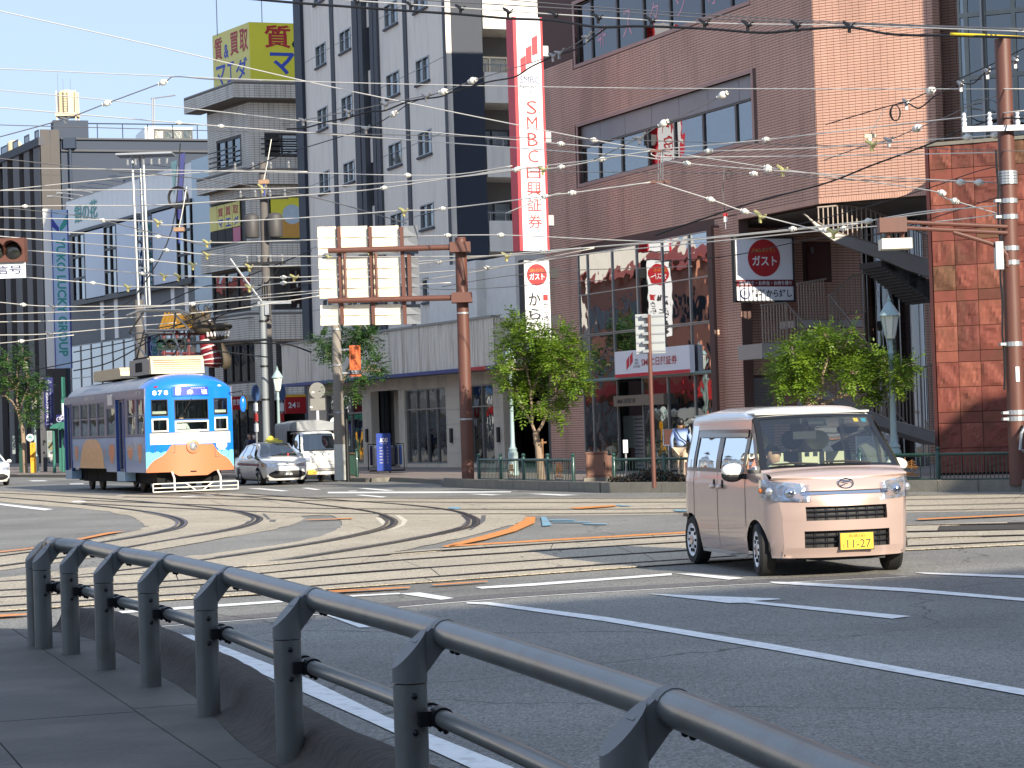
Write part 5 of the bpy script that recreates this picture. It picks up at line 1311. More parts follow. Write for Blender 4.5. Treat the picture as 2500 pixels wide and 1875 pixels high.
def smooth_tab(tab):
 """monotone-ish smooth table"""
 def f(x):
  if x <= tab[0][0]: return tab[0][1]
  for (a, u), (b, v) in zip(tab, tab[1:]):
   if x <= b:
    t = (x - a) / (b - a); t = t * t * (3 - 2 * t); return u + (v - u) * t
  return tab[-1][1]
 return f
def wheel(parent, x, y, r, w, sg, hub, holes=10, steer=0.0):
 e = bpy.data.objects.new('wheel', None)
 c = Vector((0, 0, 0)); ax = Vector((0, sg, 0))
 m = MB(); m.lathe([(r * .62, -w / 2), (r * .93, -w / 2), (r, -w * .34), (r, w * .34), (r * .93, w / 2), (r * .68, w / 2 * .98), (r * .64, w * .38)], c, 28, ax)
 t = m.build('wheel', RUB, parent, smooth=35); t.location = (x, y, r); t.rotation_euler = (0, 0, steer)
 m = MB(); m.lathe([(r * .73, w * .30), (r * .73, w * .46), (r * .66, w * .49), (r * .56, w * .40), (r * .3, w * .43), (r * .24, w * .47), (r * .05, w * .47)], c, 28, ax); m.build('rim', hub, t, smooth=30)
 m = MB()
 for k in range(holes):
  a = 2 * math.pi * k / holes; q = Vector((math.cos(a) * r * .44, sg * w * .425, math.sin(a) * r * .44)); d = Vector((math.cos(a), 0, math.sin(a))); n = Vector((-math.sin(a), 0, math.cos(a)))
  m.prism([q - d * r * .06 - n * r * .035, q - d * r * .06 + n * r * .035, q + d * r * .06 + n * r * .05, q + d * r * .06 - n * r * .05], ax * .012)
 m.build('rim_slot', UND, t, kind='stuff')
 return t
def seat(parent, x, y, z, mat, h=.62, hr=True):
 m = MB(); m.box(x - .05, x + .42, y - .24, y + .24, z, z + .16); m.build('seat', mat, parent)
 m = MB(); m.prism([(x - .1, y - .23, z + .1), (x + .05, y - .23, z + .1), (x - .06, y - .2, z + h), (x - .17, y - .2, z + h)], (0, .46, 0)); m.build('seat', mat, parent)
 if hr:
  m = MB(); m.ball((x - .13, y, z + h + .13), .13, 10, 6, (.45, 1.0, .85)); m.build('headrest', mat, parent, smooth=True)
def person_head(m_skin, m_hair, p, r, face, parent, mask=None):
 """head with brow, nose, ears and hair looking along face (unit x/y)"""
 f = Vector(face).normalized(); sx = Vector((-f.y, f.x, 0)); p = Vector(p)
 def q(a, b, c): return p + f * a * r + sx * b * r + Z * c * r
 m = MB(); n = 12; base = len(m.v)
 prof = [(1.0, .0, 0), (.9, .42, .02), (.6, .66, .05), (.2, .76, .08), (-.2, .74, .1), (-.55, .62, .16), (-.85, .42, .22), (-1.02, .14, .24)]
 def fn(u, v):
  k = v * (len(prof) - 1); i = min(int(k), len(prof) - 2); t = k - i
  c = prof[i][0] + (prof[i + 1][0] - prof[i][0]) * t; w = prof[i][1] + (prof[i + 1][1] - prof[i][1]) * t; o = prof[i][2] + (prof[i + 1][2] - prof[i][2]) * t
  a = u * 2 * math.pi; x = math.cos(a) * w * 1.1 + o; nose = .17 * max(0, 1 - abs(c + .12) / .28) * max(0, math.cos(a)) ** 24
  return q(x + nose, math.sin(a) * w * .92, c)
 m.grid(fn, 24, 14, True);
 for s in (-1, 1): m.ball(q(.08, s * .72, -.05), r * .16, 6, 4, (.6, .6, 1.2))
 h = m.build('head', m_skin, parent, smooth=True)
 def fh(u, v):
  a = u * 2 * math.pi; low = -.05 - .75 * (0.5 - .5 * math.cos(a)) if True else 0
  low = .48 if math.cos(a) > .45 else (-.55 if math.cos(a) < -.2 else -.1)
  c = 1.08 + (low - 1.08) * v; w = math.sqrt(max(0, 1 - ((c - .1) / 1.0) ** 2)) * .86
  return q(math.cos(a) * w * 1.08 + .04 - .06, math.sin(a) * w * .98, c)
 m = MB(); m.grid(fh, 24, 8, True); m.build('hair', m_hair, parent, smooth=True)
 m = MB()
 for s in (-1, 1): m.ball(q(.72, s * .28, .06), r * .09, 6, 4)
 m.build('eye', HAIR, h)
 m = MB(); m.boxo(q(.80, -.2, -.56), sx * .4 * r, f * .06 * r, Z * .07 * r); m.build('mouth', M('lip', (170, 96, 88), .5), h)
 if mask:
  def fm(u, v):
   a = (u - .5) * 2.0; c = -.85 + .85 * v; w = .70 - .25 * max(0, -c - .3)
   return q(math.cos(a) * w * 1.1 + .2 + .05, math.sin(a) * w, c)
  m = MB(); m.grid(fm, 10, 6); m.build('face_mask', mask, parent, smooth=True)
def body_skin(name, mat, joints, bones, parent, org=(0, 0, 0), lvl=2):
 """one continuous body surface grown from joints {name: (x, y, z, radius)} and bones"""
 me = bpy.data.meshes.new(name); ks = list(joints)
 me.from_pydata([joints[k][:3] for k in ks], [(ks.index(a), ks.index(b)) for a, b in bones], [])
 o = bpy.data.objects.new(name, me); C.objects.link(o)
 md = o.modifiers.new('s', 'SKIN'); md.use_smooth_shade = True
 for i, k in enumerate(ks):
  r = joints[k][3]; me.skin_vertices[0].data[i].radius = (r, r) if not isinstance(r, tuple) else r
 me.skin_vertices[0].data[0].use_root = True
 sd = o.modifiers.new('d', 'SUBSURF'); sd.levels = sd.render_levels = lvl
 bpy.context.view_layer.update()
 m2 = bpy.data.meshes.new_from_object(o.evaluated_get(bpy.context.evaluated_depsgraph_get()))
 o.modifiers.clear(); o.data = m2; bpy.data.meshes.remove(me); m2.materials.clear(); m2.materials.append(mat); m2.shade_smooth()
 o.parent = parent; return o
# ---- pink box van
VX, VY, VROT = 3.25, 25.95, R(-90 + 12)
van = thing('box_van', 'pink boxy small passenger van with white roof and yellow number plate turning in the road', 'van', (VX, VY, 0), rot=VROT)
van.scale = (1.08, 1.14, 1.08)
PINK = M('pink_pearl', (190, 166, 155), .24, .3, var=.03, scale=2, coat=1.0); WROOF = M('roof_white', (226, 226, 224), .25, var=.02, coat=1.0); BLKP = M('black_trim', (20, 20, 22), .3, coat=.4)
SEAM = M('seam_dark', (40, 30, 28), .7); PLAST = M('black_plastic', (26, 26, 28), .6)
zb_, belt = .20, 1.07
v_top = smooth_tab([(-1.70, 1.58), (-1.55, 1.70), (-.6, 1.755), (.35, 1.745), (.55, 1.70), (.72, 1.60), (1.20, 1.09), (1.28, 1.06), (1.66, .98), (1.72, .94)])
_wz = smooth_tab([(.2, .705), (.32, .73), (.62, .7375), (.95, .735), (1.05, .722), (1.60, .635), (1.70, .585), (1.78, .50)])
def vW(x, z):
 w = _wz(z)
 if x > 1.2: w -= .15 * (max(0, x - 1.2) / .35) ** 2.2
 if x < -1.35: w -= .07 * ((-x - 1.35) / .32) ** 2
 return w
vxf = smooth_tab([(.2, 1.66), (.32, 1.70), (.6, 1.70), (.78, 1.675), (.93, 1.62), (1.05, 1.5)])
vxr = smooth_tab([(.2, -1.66), (.5, -1.695), (1.0, -1.685), (1.7, -1.56)])
VC = Car(v_top, vW, vxf, vxr, .18, .06)
WR = .275; AX = (1.03, -1.30)       # tyre radius and the two axles
def arch(x):
 z = zb_ - .02 if abs(x) < 1.0 else zb_
 for a in AX:
  d = abs(x - a)
  if d < .335: z = max(z, .27 + math.sqrt(.335 ** 2 - d * d) * .93)
 return z
def side_panel(car, x0, x1, z1, sg, n, mv=8, z0=None, o=0.0):
 def fn(u, v):
  x = x0 + (x1 - x0) * u; a = z0 if z0 is not None else arch(x); b = z1(x) if callable(z1) else z1
  xx = x
  return car.side(xx, a + (b - a) * v, sg, o)
 m = MB(); m.grid(fn, n, mv, sg < 0); return m
xfe, xre = vxf(.6) - .18, vxr(.6) + .06
def clampx(z): return vxf(z) - .18, vxr(z) + .06
bm_ = MB()
for sg in (1, -1):
 def fn(u, v, sg=sg):
  xa, xb = xre, xfe; x = xa + (xb - xa) * u; a = arch(x); b = belt if x < 1.22 else min(belt, v_top(x) - .002)
  if x > 1.2:
   for _ in range(4): b = min(belt, v_top(1.2 + (x - 1.2) * (clampx(b)[0] - 1.2) / (xfe - 1.2)) + .004)
  z = a + (b - a) * v; f, r = clampx(z);
  if x > 1.2: x = 1.2 + (x - 1.2) * (f - 1.2) / (xfe - 1.2)
  if x < -1.4: x = -1.4 + (x + 1.4) * (r + 1.4) / (xre + 1.4)
  return VC.side(x, z, sg)
 bm_.grid(fn, 110, 10, sg < 0)
def fband(z0, z1, y0, y1, nz=4, ny=14, o=0.0, mb=None):
 def fn(u, v):
  z = z0 + (z1 - z0) * v; w = VC.W(vxf(z) - .18, z)
  ya, yb = (-w if y0 is None else y0), (w if y1 is None else y1)
  return VC.front(ya + (yb - ya) * u, z, o)
 (mb or bm_).grid(fn, ny, nz, False)
G1, G2 = (.575, .715), (.30, .47)        # upper and lower grille openings
fband(zb_, G2[0], None, None, 3); fband(G2[0], G2[1], None, -.43); fband(G2[0], G2[1], .43, None); fband(G2[1], G1[0], None, None, 3); fband(G1[0], G1[1], None, -.41); fband(G1[0], G1[1], .41, None); fband(G1[1], .99, None, None, 5)
def hood(u, v):
 x = 1.19 + (vxf(.99) - 1.19) * u; z = v_top(x); xe = vxf(.99) - .18; t = -1 + 2 * v
 w = VC.W(min(x, xe), z); y = t * w
 if x > xe - .001 or u > .7:
  lim = VC.front(y, .99).x; k = max(0, (u - .7) / .3); x = x * (1 - k) + lim * k; z = v_top(min(x, 1.70)) * (1 - k) + .99 * k
 return Vector((x, y, z + .035 * (1 - t * t) * (1 - max(0, (u - .75) / .25)) ** .5))
hm = MB(); hm.grid(hood, 20, 20, True); hm.build('bonnet', PINK, van, smooth=60)
def rband(z0, z1, y0, y1, nz=6, ny=10):
 def fn(u, v):
  z = z0 + (z1 - z0) * v; w = VC.W(vxr(z) + .06, z); ya, yb = (-w if y0 is None else y0), (w if y1 is None else y1)
  return VC.rear(ya + (yb - ya) * u, z)
 bm_.grid(fn, ny, nz, True)
rband(zb_, 1.0, None, None); rband(1.0, 1.55, None, -.5); rband(1.0, 1.55, .5, None)
bm_.build('body', PINK, van, smooth=50)
rm = MB()                                                                            # white roof with rounded shoulders
def roof(u, v):
 x = -1.62 + (.60 + 1.62) * u; t = -1 + 2 * v;
 zt_ = v_top(x); zlo = 1.60 if x > -1.4 else 1.56
 a = t * math.pi / 2; w0 = VC.W(x, 1.60) if x > -1.58 else VC.W(-1.58, 1.6) * .97
 y = math.copysign(abs(math.sin(a)) ** .55, t) * w0; z = min(zlo, zt_ - .02) + (zt_ + .0 - min(zlo, zt_ - .02)) * (max(0, math.cos(a)) ** .55)
 return Vector((x, y, z))
rm.grid(roof, 30, 32, True); rm.build('roof', WROOF, van, smooth=60)
rb = MB()
def rfn(u, v):
 z = 1.55 + .1 * u; w = VC.W(-1.55, z); return VC.rear(-w + 2 * w * v, z) if u < 1 else roof(0, v)
rb.grid(rfn, 3, 20); rb.build('rear_spoiler', WROOF, van, smooth=60)
# greenhouse pillars, windows
def gl_quad(fn, x0, x1, z0, z1, name, mat, n=8, o=0.0, parent=van, flip=False):
 m = MB(); m.grid(fn, n, n, flip); return m.build(name, mat, parent, smooth=60)
apx = lambda z: 1.19 + (z - 1.09) * (.72 - 1.19) / (1.60 - 1.09)                       # line of the windscreen pillar
for sg in (1, -1):
 def strip(xa, xb, z0, z1, o, name, mat, flip=None, nx=4, nz=6):
  def fn(u, v):
   z = z0 + (z1 - z0) * v; a = xa(z) if callable(xa) else xa; b = xb(z) if callable(xb) else xb
   return VC.side(a + (b - a) * u, z, sg, o)
  m = MB(); m.grid(fn, nx, nz, sg < 0); return m.build(name, mat, van, smooth=60)
 strip(-1.62, -1.38, belt, 1.60, 0, 'pillar', PINK); strip(-1.40, -1.18, belt + .02, 1.56, .004, 'side_window', CARD)
 strip(-1.18, -1.10, belt, 1.60, 0, 'pillar', BLKP); strip(-1.10, -.34, belt + .025, 1.50, -.008, 'side_window', CARD)
 strip(-.34, -.18, belt, 1.60, .0, 'pillar', BLKP); strip(-.18, .62, belt + .025, 1.50, -.008, 'side_window', CARG)
 strip(.62, .70, belt, lambda z: 0, 0, 'pillar', BLKP) if False else None
 strip(.62, lambda z: min(.73, apx(z) - .05), belt, 1.60, .002, 'pillar', BLKP)
 strip(.735, lambda z: max(.74, apx(z) - .09), belt + .025, 1.50, -.006, 'quarter_window', CARG)
 strip(lambda z: apx(z) - .09, lambda z: apx(z) + .02, belt, 1.62, .002, 'windscreen_pillar', BLKP)
 strip(-1.40, .72, 1.505, 1.615, .004, 'roof_rail', PINK, nx=14); strip(-1.12, .66, 1.43, 1.515, .012, 'rain_visor', M('visor_smoke', (70, 58, 52), .08, coat=.6));
 strip(-1.62, 1.20, belt - .012, belt + .028, .006, 'belt_moulding', BLKP, nx=20, nz=1)
 # door seams and handles
 for x, a in ((-1.14, .34), (-.255, .26), (.72, .5)):
  strip(x - .006, x + .006, a, belt - .015, .0025, 'door_seam', SEAM, nx=1)
 for x in (-.34, -.10):
  h = MB(); p = VC.side(x, .90, sg, .03); h.ball(p, .07, 10, 6, (1.2, .35, .38)); h.build('door_handle', PINK, van, smooth=True)
  h = MB(); p = VC.side(x + (.03 if x > -.2 else -.03), .93, sg, .003); h.ball(p, .045, 8, 5, (.8, .1, 1.1)); h.build('handle_recess', SEAM, van)
 strip(-1.30, -.26, 1.62, 1.70, .004, 'roof_panel_seam', WROOF) if False else None
 # sill, mirror
 strip(-.93, .66, zb_ - .03, zb_ + .02, .004, 'sill_chrome', CHR, nx=12, nz=1)
 m = MB(); p = Vector((.74, sg * .86, 1.09));
 m.ball(p, .115, 14, 9, (.6, 1.02, .66)); mi = m.build('door_mirror', WROOF, van, smooth=True)
 m = MB(); m.ball(p + Vector((-.02, 0, -.05)), .118, 12, 7, (.66, .98, .62)); m.tube([p + Vector((-.02, -sg * .08, -.06)), (.74, sg * .71, 1.02)], .03, 8); m.build('mirror_base', PLAST, mi)
 # headlamp: reflector body on the corner, lens over it, amber bulb
 def lampfn(u, v, o=.0):
  # from the grille side to round the corner
  zlo = .765 + .03 * u; zhi = .965 + .04 * u - .03 * (1 - u) ** 3
  z = zlo + (zhi - zlo) * v; s = .36 + u * .56
  we = VC.W(vxf(z) - .18, z)
  if s < we: p = VC.front(sg * s, z, .006 + o)
  else:
   d = s - we; p = VC.side(vxf(z) - .18 - d * 1.0, z, sg, .006 + o)
  return p
 m = MB(); fz = random.Random(4); m.grid(lambda u, v: lampfn(u, v, fz.uniform(-.014, .004)), 16, 5, sg < 0); hl = m.build('headlamp', LAMP, van)
 m = MB(); m.grid(lambda u, v: lampfn(u, v, .014), 18, 6, sg < 0); m.build('lens', CLR, hl, smooth=60)
 for u, mt, r in ((.32, CHR, .055), (.62, LAMP, .045), (.86, AMB, .03)):
  q = lampfn(u, .45, .004); m = MB(); m.ball(q, r, 10, 6); m.build('bulb_reflector', mt, hl, smooth=True)
 m = MB(); q = VC.rear(sg * .62, .85); m.box(q.x - .02, q.x + .06, q.y - .06 if sg < 0 else q.y - .03, q.y + .03 if sg < 0 else q.y + .06, .55, 1.15); m.build('tail_lamp', M('lamp_red', (150, 20, 26), .2, coat=.6), van)
 m = MB(); q = VC.side(-1.45, .56, sg, .004); m.box(-1.60, -1.37, min(q.y, q.y - sg * .01), max(q.y, q.y + sg * .004), .53, .57); m.build('side_moulding', BLKP, van)
ws = lambda u, v, o=0.0: (lambda x, t: Vector((x + o * .75, t * (VC.W(x, 1.09 + (1.60 - 1.09) * u) - .015), (1.09 + (1.625 - 1.09) * u) + .02 * (1 - t * t) + o * .65)))(apx(1.09 + .54 * u) + .05 * (1 - (-1 + 2 * v) ** 2), -1 + 2 * v)
m = MB(); m.grid(lambda u, v: ws(.03 + u * .94, .035 + v * .93), 10, 18, True); m.build('windscreen', CARG, van, smooth=60)
m = MB(); m.grid(lambda u, v: ws(.0 + u * .05, v, .004), 2, 18, True); m.grid(lambda u, v: ws(.955 + u * .055, v, .004), 2, 18, True); m.grid(lambda u, v: ws(u, v * .045, .004), 10, 2, True); m.grid(lambda u, v: ws(u, .955 + v * .045, .004), 10, 2, True); m.build('windscreen_border', BLKP, van, smooth=60)
m = MB(); m.grid(lambda u, v: roof(1, v) + (ws(1.0, v) - roof(1, v)) * u, 2, 30, False); m.build('roof_edge', WROOF, van, smooth=60)
m = MB(); m.grid(lambda u, v: ws(.80 + u * .15, .44 + v * .15, -.02), 3, 4, True); q = ws(.88, .50, -.05); m.cbox(q, .08, .16, .05); m.build('stereo_camera', PLAST, van)
for v, c in ((.83, (230, 190, 60)), (.90, (60, 150, 180))):
 m = MB(); m.grid(lambda a, b: ws(.87 + a * .07, v + b * .04, -.008), 2, 2, True); m.build('sticker', M('sticker_%d' % c[0], c, .5), van)
m = MB(); q = ws(.80, .42, -.16); m.cbox(q, .04, .24, .08); m.build('inner_mirror', PLAST, van)
for y0, y1 in ((-.15, -.62), (.42, -.10)):
 m = MB(); a = ws(.02, .5 + y0 / 1.45, .03); b = ws(.06, .5 + y1 / 1.45, .025); m.tube([a, (a + b) / 2 + Vector((0, 0, .012)), b], .011, 6); m.build('wiper', PLAST, van)
m = MB(); m.grid(lambda u, v: Vector((1.22 - .10 * u, -.68 + 1.36 * v, 1.075 + .02 * u + .035 * (1 - (2 * v - 1) ** 2))), 2, 12, False); m.build('cowl', PLAST, van)
# grilles, badge, plate
for (z0, z1), yw, nm in ((G1, .41, 'upper_grille'), (G2, .43, 'lower_grille')):
 m = MB(); m.grid(lambda u, v: VC.front(-yw + 2 * yw * u, z0 + (z1 - z0) * v, -.06), 10, 2); m.build(nm, PLAST, van)
 m = MB()
 for zz in (z0, z1):
  m.grid(lambda u, v: VC.front(-yw + 2 * yw * u, zz, -.06 * v), 10, 1)
 for yy in (-yw, yw): m.grid(lambda u, v: VC.front(yy, z0 + (z1 - z0) * u, -.06 * v), 2, 1)
 m.build('grille_surround', PINK, van)
 m = MB()
 for k in (1, 2):
  zz = z0 + (z1 - z0) * k / 3; m.tube([VC.front(-yw + 2 * yw * i / 8, zz, -.025) for i in range(9)], .007, 5)
 for k in range(1, 8):
  yy = -yw + 2 * yw * k / 8; m.tube([VC.front(yy, z0, -.03), VC.front(yy, z1, -.03)], .005, 4)
 m.build('grille_bar', BLKP, van, kind='stuff')
m = MB(); m.grid(lambda u, v: VC.front(-.44 + .88 * u, .835 + .028 * v, .012), 14, 2); m.build('chrome_strip', CHR, van, smooth=60)
m = MB(); m.grid(lambda u, v: VC.front(-.44 + .88 * u, .862 + .012 * v, .006), 14, 1); m.build('bonnet_gap', SEAM, van)
q = Vector((VC.front(0, .93).x - .02, 0, .93)); fn_ = Vector((.95, 0, .3)).normalized()
m = MB(); m.tube([q + Vector((0, math.cos(a) * .075, math.sin(a) * .05)) + fn_ * .03 for a in [i * math.pi / 12 for i in range(25)]], .009, 6); m.tube([q + fn_ * .03 + Vector((0, -.05, -.02)), q + fn_ * .03 + Vector((0, .02, .0)), q + fn_ * .03 + Vector((0, -.035, .025)), q + fn_ * .03 + Vector((0, .05, .028))], .008, 5); m.build('badge', CHR, van)
px0 = VC.front(0, .35).x + .012
m = MB(); m.box(px0, px0 + .012, -.165 + .06, .165 + .06, .275, .44); npl = m.build('number_plate', PLY, van)
text('11-27', (px0 + .0135, -.10 + .06, .29), (0, 1, 0), (0, 0, 1), .24, .085, INK, npl, bold=.0)
text('を', (px0 + .0135, -.15 + .06, .295), (0, 1, 0), (0, 0, 1), .03, .035, INK, npl)
text('長崎585', (px0 + .0135, -.085 + .06, .393), (0, 1, 0), (0, 0, 1), .17, .035, INK, npl)
m = MB(); m.box(px0 - .01, px0 + .006, -.175 + .06, .175 + .06, .265, .45); m.build('plate_frame', PLAST, van)
# floor, arches, interior
m = MB(); m.box(-1.55, 1.5, -.60, .60, .22, .30); m.box(-1.55, .9, -.56, .56, .30, .42); m.build('underbody', UND, van)
for a in AX:
 for sg in (1, -1):
  m = MB(); m.grid(lambda u, v: Vector((a + .335 * math.cos(math.pi * u), sg * (.42 + .29 * v), .27 + .335 * .93 * math.sin(math.pi * u))), 12, 1); m.grid(lambda u, v: Vector((a + .335 * math.cos(math.pi * u) * v, sg * .45, .2 + (.07 + .335 * .93 * math.sin(math.pi * u)) * v)), 12, 1); m.build('wheel_arch', UND, van)
  wheel(van, a, sg * .655, WR, .155, sg, HUBW, steer=R(-9) if a > 0 else 0)
m = MB(); m.box(1.2, 1.56, -.40, .40, .165, .24); m.build('front_lip', PLAST, van)
m = MB(); m.prism([(1.18, -.64, .9), (1.18, -.64, 1.02), (.86, -.64, 1.04), (.72, -.64, .96), (.76, -.64, .7)], (0, 1.28, 0)); m.build('dashboard', M('dash_grey', (92, 96, 90), .7), van)
for y in (-.33, .33): seat(van, .0, y, .62, CREAMF); seat(van, -.85, y, .62, M('rear_seat', (96, 96, 92), .8))
m = MB(); c = Vector((.60, -.33, 1.0)); ax = Vector((-.80, 0, .6)).normalized(); e1 = Vector((0, 1, 0)); e2 = ax.cross(e1)
m.tube([c + (e1 * math.cos(a) + e2 * math.sin(a)) * .18 for a in [i * math.pi / 12 for i in range(25)]], .022, 8)
for a in (R(0), R(180), R(90)): m.tube([c, c + (e1 * math.cos(a) + e2 * math.sin(a)) * .18], .02, 6)
m.ball(c, .06); m.build('steering_wheel', CREAMF, van, smooth=True)
m = MB(); m.box(-1.5, .70, -.60, .60, 1.66, 1.68); m.build('headlining', M('headlining', (190, 190, 182), .9), van)
m = MB(); q = roof(.9, .5); m.prism([q + Vector((-.1, -.015, 0)), q + Vector((.0, -.015, 0)), q + Vector((-.08, -.015, .05))], (0, .03, 0)); m.build('roof_antenna', PLAST, van)
for ch in list(van.children):
 if ch.name.startswith('wheel') and 'arch' not in ch.name:
  m = MB(); m.lathe([(.06, 0), (.05, .012)], (0, math.copysign(.074, ch.location.y), 0), 16, (0, math.copysign(1, ch.location.y), 0)); m.build('hub_cap', PINK, ch)
# the driver (right-hand seat)
Rv = Matrix.Rotation(VROT, 3, 'Z'); dp = Rv @ Vector((.32, -.34, 0)) + Vector((VX, VY, 0))
drv = thing('person', 'dark haired driver in a dark top at the wheel of the pink van', 'person', (dp.x, dp.y, .70), rot=VROT)
J = {'hip': (0, 0, .02, .14), 'waist': (-.02, 0, .16, .13), 'chest': (-.05, 0, .36, .155), 'neck': (-.05, 0, .50, .055), 'sl': (-.04, .17, .44, .06), 'sr': (-.04, -.17, .44, .06), 'el': (.18, .24, .26, .042), 'er': (.18, -.24, .26, .042), 'wl': (.40, .14, .30, .03), 'wr': (.40, -.14, .30, .03), 'kl': (.42, .10, .10, .07), 'kr': (.42, -.10, .10, .07), 'fl': (.60, .10, -.25, .05), 'fr': (.60, -.10, -.25, .05)}
body_skin('clothed_body', CLOTH[3], J, [('hip', 'waist'), ('waist', 'chest'), ('chest', 'neck'), ('chest', 'sl'), ('chest', 'sr'), ('sl', 'el'), ('sr', 'er'), ('el', 'wl'), ('er', 'wr'), ('hip', 'kl'), ('hip', 'kr'), ('kl', 'fl'), ('kr', 'fr')], drv)
person_head(SKIN, HAIR, (.0, 0, .62), .115, (1, .1, 0), drv)
def hand(parent, p, f, up, s=1.0, skin=SKIN, curl=.6):
 """palm, four unequal bent fingers and a thumb from the palm's side"""
 p, f, up = Vector(p), Vector(f).normalized(), Vector(up).normalized(); sx = f.cross(up)
 m = MB(); m.ball(p + f * .045 * s, .045 * s, 8, 6, (1, 1, 1)); m.v = [p + f * ((v - p).dot(f)) + sx * ((v - p).dot(sx)) * .9 + up * ((v - p).dot(up)) * .4 for v in m.v]
 for k, L_ in enumerate((.068, .078, .072, .056)):
  b = p + f * .075 * s + sx * (k - 1.5) * .021 * s; a = f * math.cos(curl * .5) - up * math.sin(curl * .5); c = f * math.cos(curl * 1.6) - up * math.sin(curl * 1.6)
  m.tube([b - f * .01, b + a * L_ * .5 * s, b + (a * .5 + c * .5) * L_ * s], [.010 * s, .009 * s, .0065 * s], 6)
 b = p + f * .03 * s + sx * .035 * s; m.tube([b, b + (sx + f * .7).normalized() * .03 * s, b + (sx * .4 + f).normalized() * .06 * s], [.012 * s, .010 * s, .007 * s], 6)
 return m.build('hand', skin, parent, smooth=True)
for s in (-1, 1): hand(drv, (.40, s * .14, .30), (.8, -s * .2, .2), (0, 0, 1), .9)
# ---- blue tram
TROT = math.atan2(-math.cos(R(23)), math.sin(R(23)))
TL, TW = 12.0, 1.30
tram = thing('tram', 'blue fronted old tram with orange and white painted lower front and cream roof unit', 'tram', (-10.1, 69.6, 0), rot=TROT); tram.scale = (1.09,) * 3
TBLUE = M('tram_blue', (20, 116, 222), .25, var=.03, coat=.8); TORG = M('tram_orange', (190, 120, 82), .35, var=.03, coat=.5); TWHT = M('tram_white', (218, 216, 208), .35, var=.03, coat=.4); TAQ = M('tram_aqua', (120, 200, 232), .35, coat=.4)
TSLATE = M('tram_slate_print', (104, 106, 126), .3, var=.18, scale=1.6, coat=.6); TSIDE = M('tram_blue_grey_print', (118, 146, 186), .3, var=.28, scale=2.5, coat=.6); TSAND = M('tram_sand_print', (222, 168, 108), .4, var=.35, scale=6, coat=.4)
TFR = M('tram_frame', (120, 124, 140), .35, .3); TIN = M('tram_interior', (170, 176, 168), .7, var=.15); TROOFM = M('tram_roof_grey', (150, 152, 158), .45, .3, var=.15)
def txf(y): return -.34 * (min(1, abs(y) / TW)) ** 2.3
def tf(y, z, o=0.0): return Vector((txf(y) + o - .03 * max(0, (z - 2.2)), y, z))
def tband(y0, y1, z0, z1, name, mat, n=14, nz=4, o=0.0, parent=None):
 m = MB()
 f0 = z0 if callable(z0) else (lambda y: z0); f1 = z1 if callable(z1) else (lambda y: z1)
 def fn(u, v):
  y = y0 + (y1 - y0) * u; a, b = f0(y), f1(y); return tf(y, a + (max(a, b) - a) * v, o)
 m.grid(fn, n, nz); return m.build(name, mat, parent or tram, smooth=60)
sk = lambda y: .50 if abs(y) < .42 else (.50 + min(1, (abs(y) - .42) / .22) * .12)
hill = lambda y: 1.40 if abs(y) < .62 else max(.66, 1.40 - (abs(y) - .62) / .60 * .62 - .06 * math.sin((abs(y) - .62) * 9))
wave = lambda y: max(hill(y), 1.17 + .05 * abs(math.sin(y * 14)))
tband(-TW, TW, sk, hill, 'orange_panel', TORG, 52, 5); tband(-TW, TW, hill, wave, 'aqua_panel', TAQ, 104, 2); tband(-TW, TW, wave, 1.42, 'blue_panel', TBLUE, 104, 2)
tband(-1.18, 1.2, 1.42, 1.74, 'white_panel', TWHT, 20, 3); tband(-TW, -1.18, 1.42, 1.76, 'blue_panel', TBLUE, 3, 3); tband(1.2, TW, 1.42, 1.76, 'blue_panel', TBLUE, 3, 3)
tband(-1.18, 1.2, 1.74, 1.76, 'belt_line', TFR, 20, 1)
WINL, WINC, WINR = (-1.13, -.68), (-.50, .50), (.68, 1.13)
for a, b in ((-TW, -1.13), (-.68, -.50), (.50, .68), (1.13, TW)): tband(a, b, 1.76, 2.76, 'window_post', TBLUE, 5, 4)
for a, b in (WINL, WINR):
 tband(a, b, 2.17, 2.24, 'window_rail', TBLUE, 6, 1); tband(a, b, 2.72, 2.76, 'window_rail', TBLUE, 6, 1)
tband(-.5, .5, 2.09, 2.12, 'window_rail', TBLUE, 8, 1); tband(-.5, .5, 2.70, 2.76, 'window_rail', TBLUE, 8, 1)
for (a, b), z0, z1, wh in ((WINL, 1.78, 2.17, 1), (WINR, 1.78, 2.17, 1), (WINC, 1.78, 2.09, 1), (WINL, 2.24, 2.72, 0), (WINR, 2.24, 2.72, 0), (WINC, 2.12, 2.70, 0)):
 fm = TWHT if wh else M('rubber_gasket', (34, 38, 44), .6); w = .045 if wh else .025
 fr_ = tband(a, b, z0, z0 + w, 'window_frame', fm, 8, 1, .012)
 for p, q, c, d in ((a, b, z1 - w, z1), (a, a + w, z0, z1), (b - w, b, z0, z1)): tband(p, q, c, d, 'frame_bar', fm, 6, 2, .013, fr_)
 tband(a + w, b - w, z0 + w, z1 - w, 'pane', CARG, 6, 3, -.01, fr_)
for a, b in (WINL, WINR): tband(a + .03, b - .03, 2.30, 2.38, 'inner_rail', TWHT, 4, 1, -.06)
tband(-TW, TW, 2.76, 3.02, 'front_head', TBLUE, 30, 4)
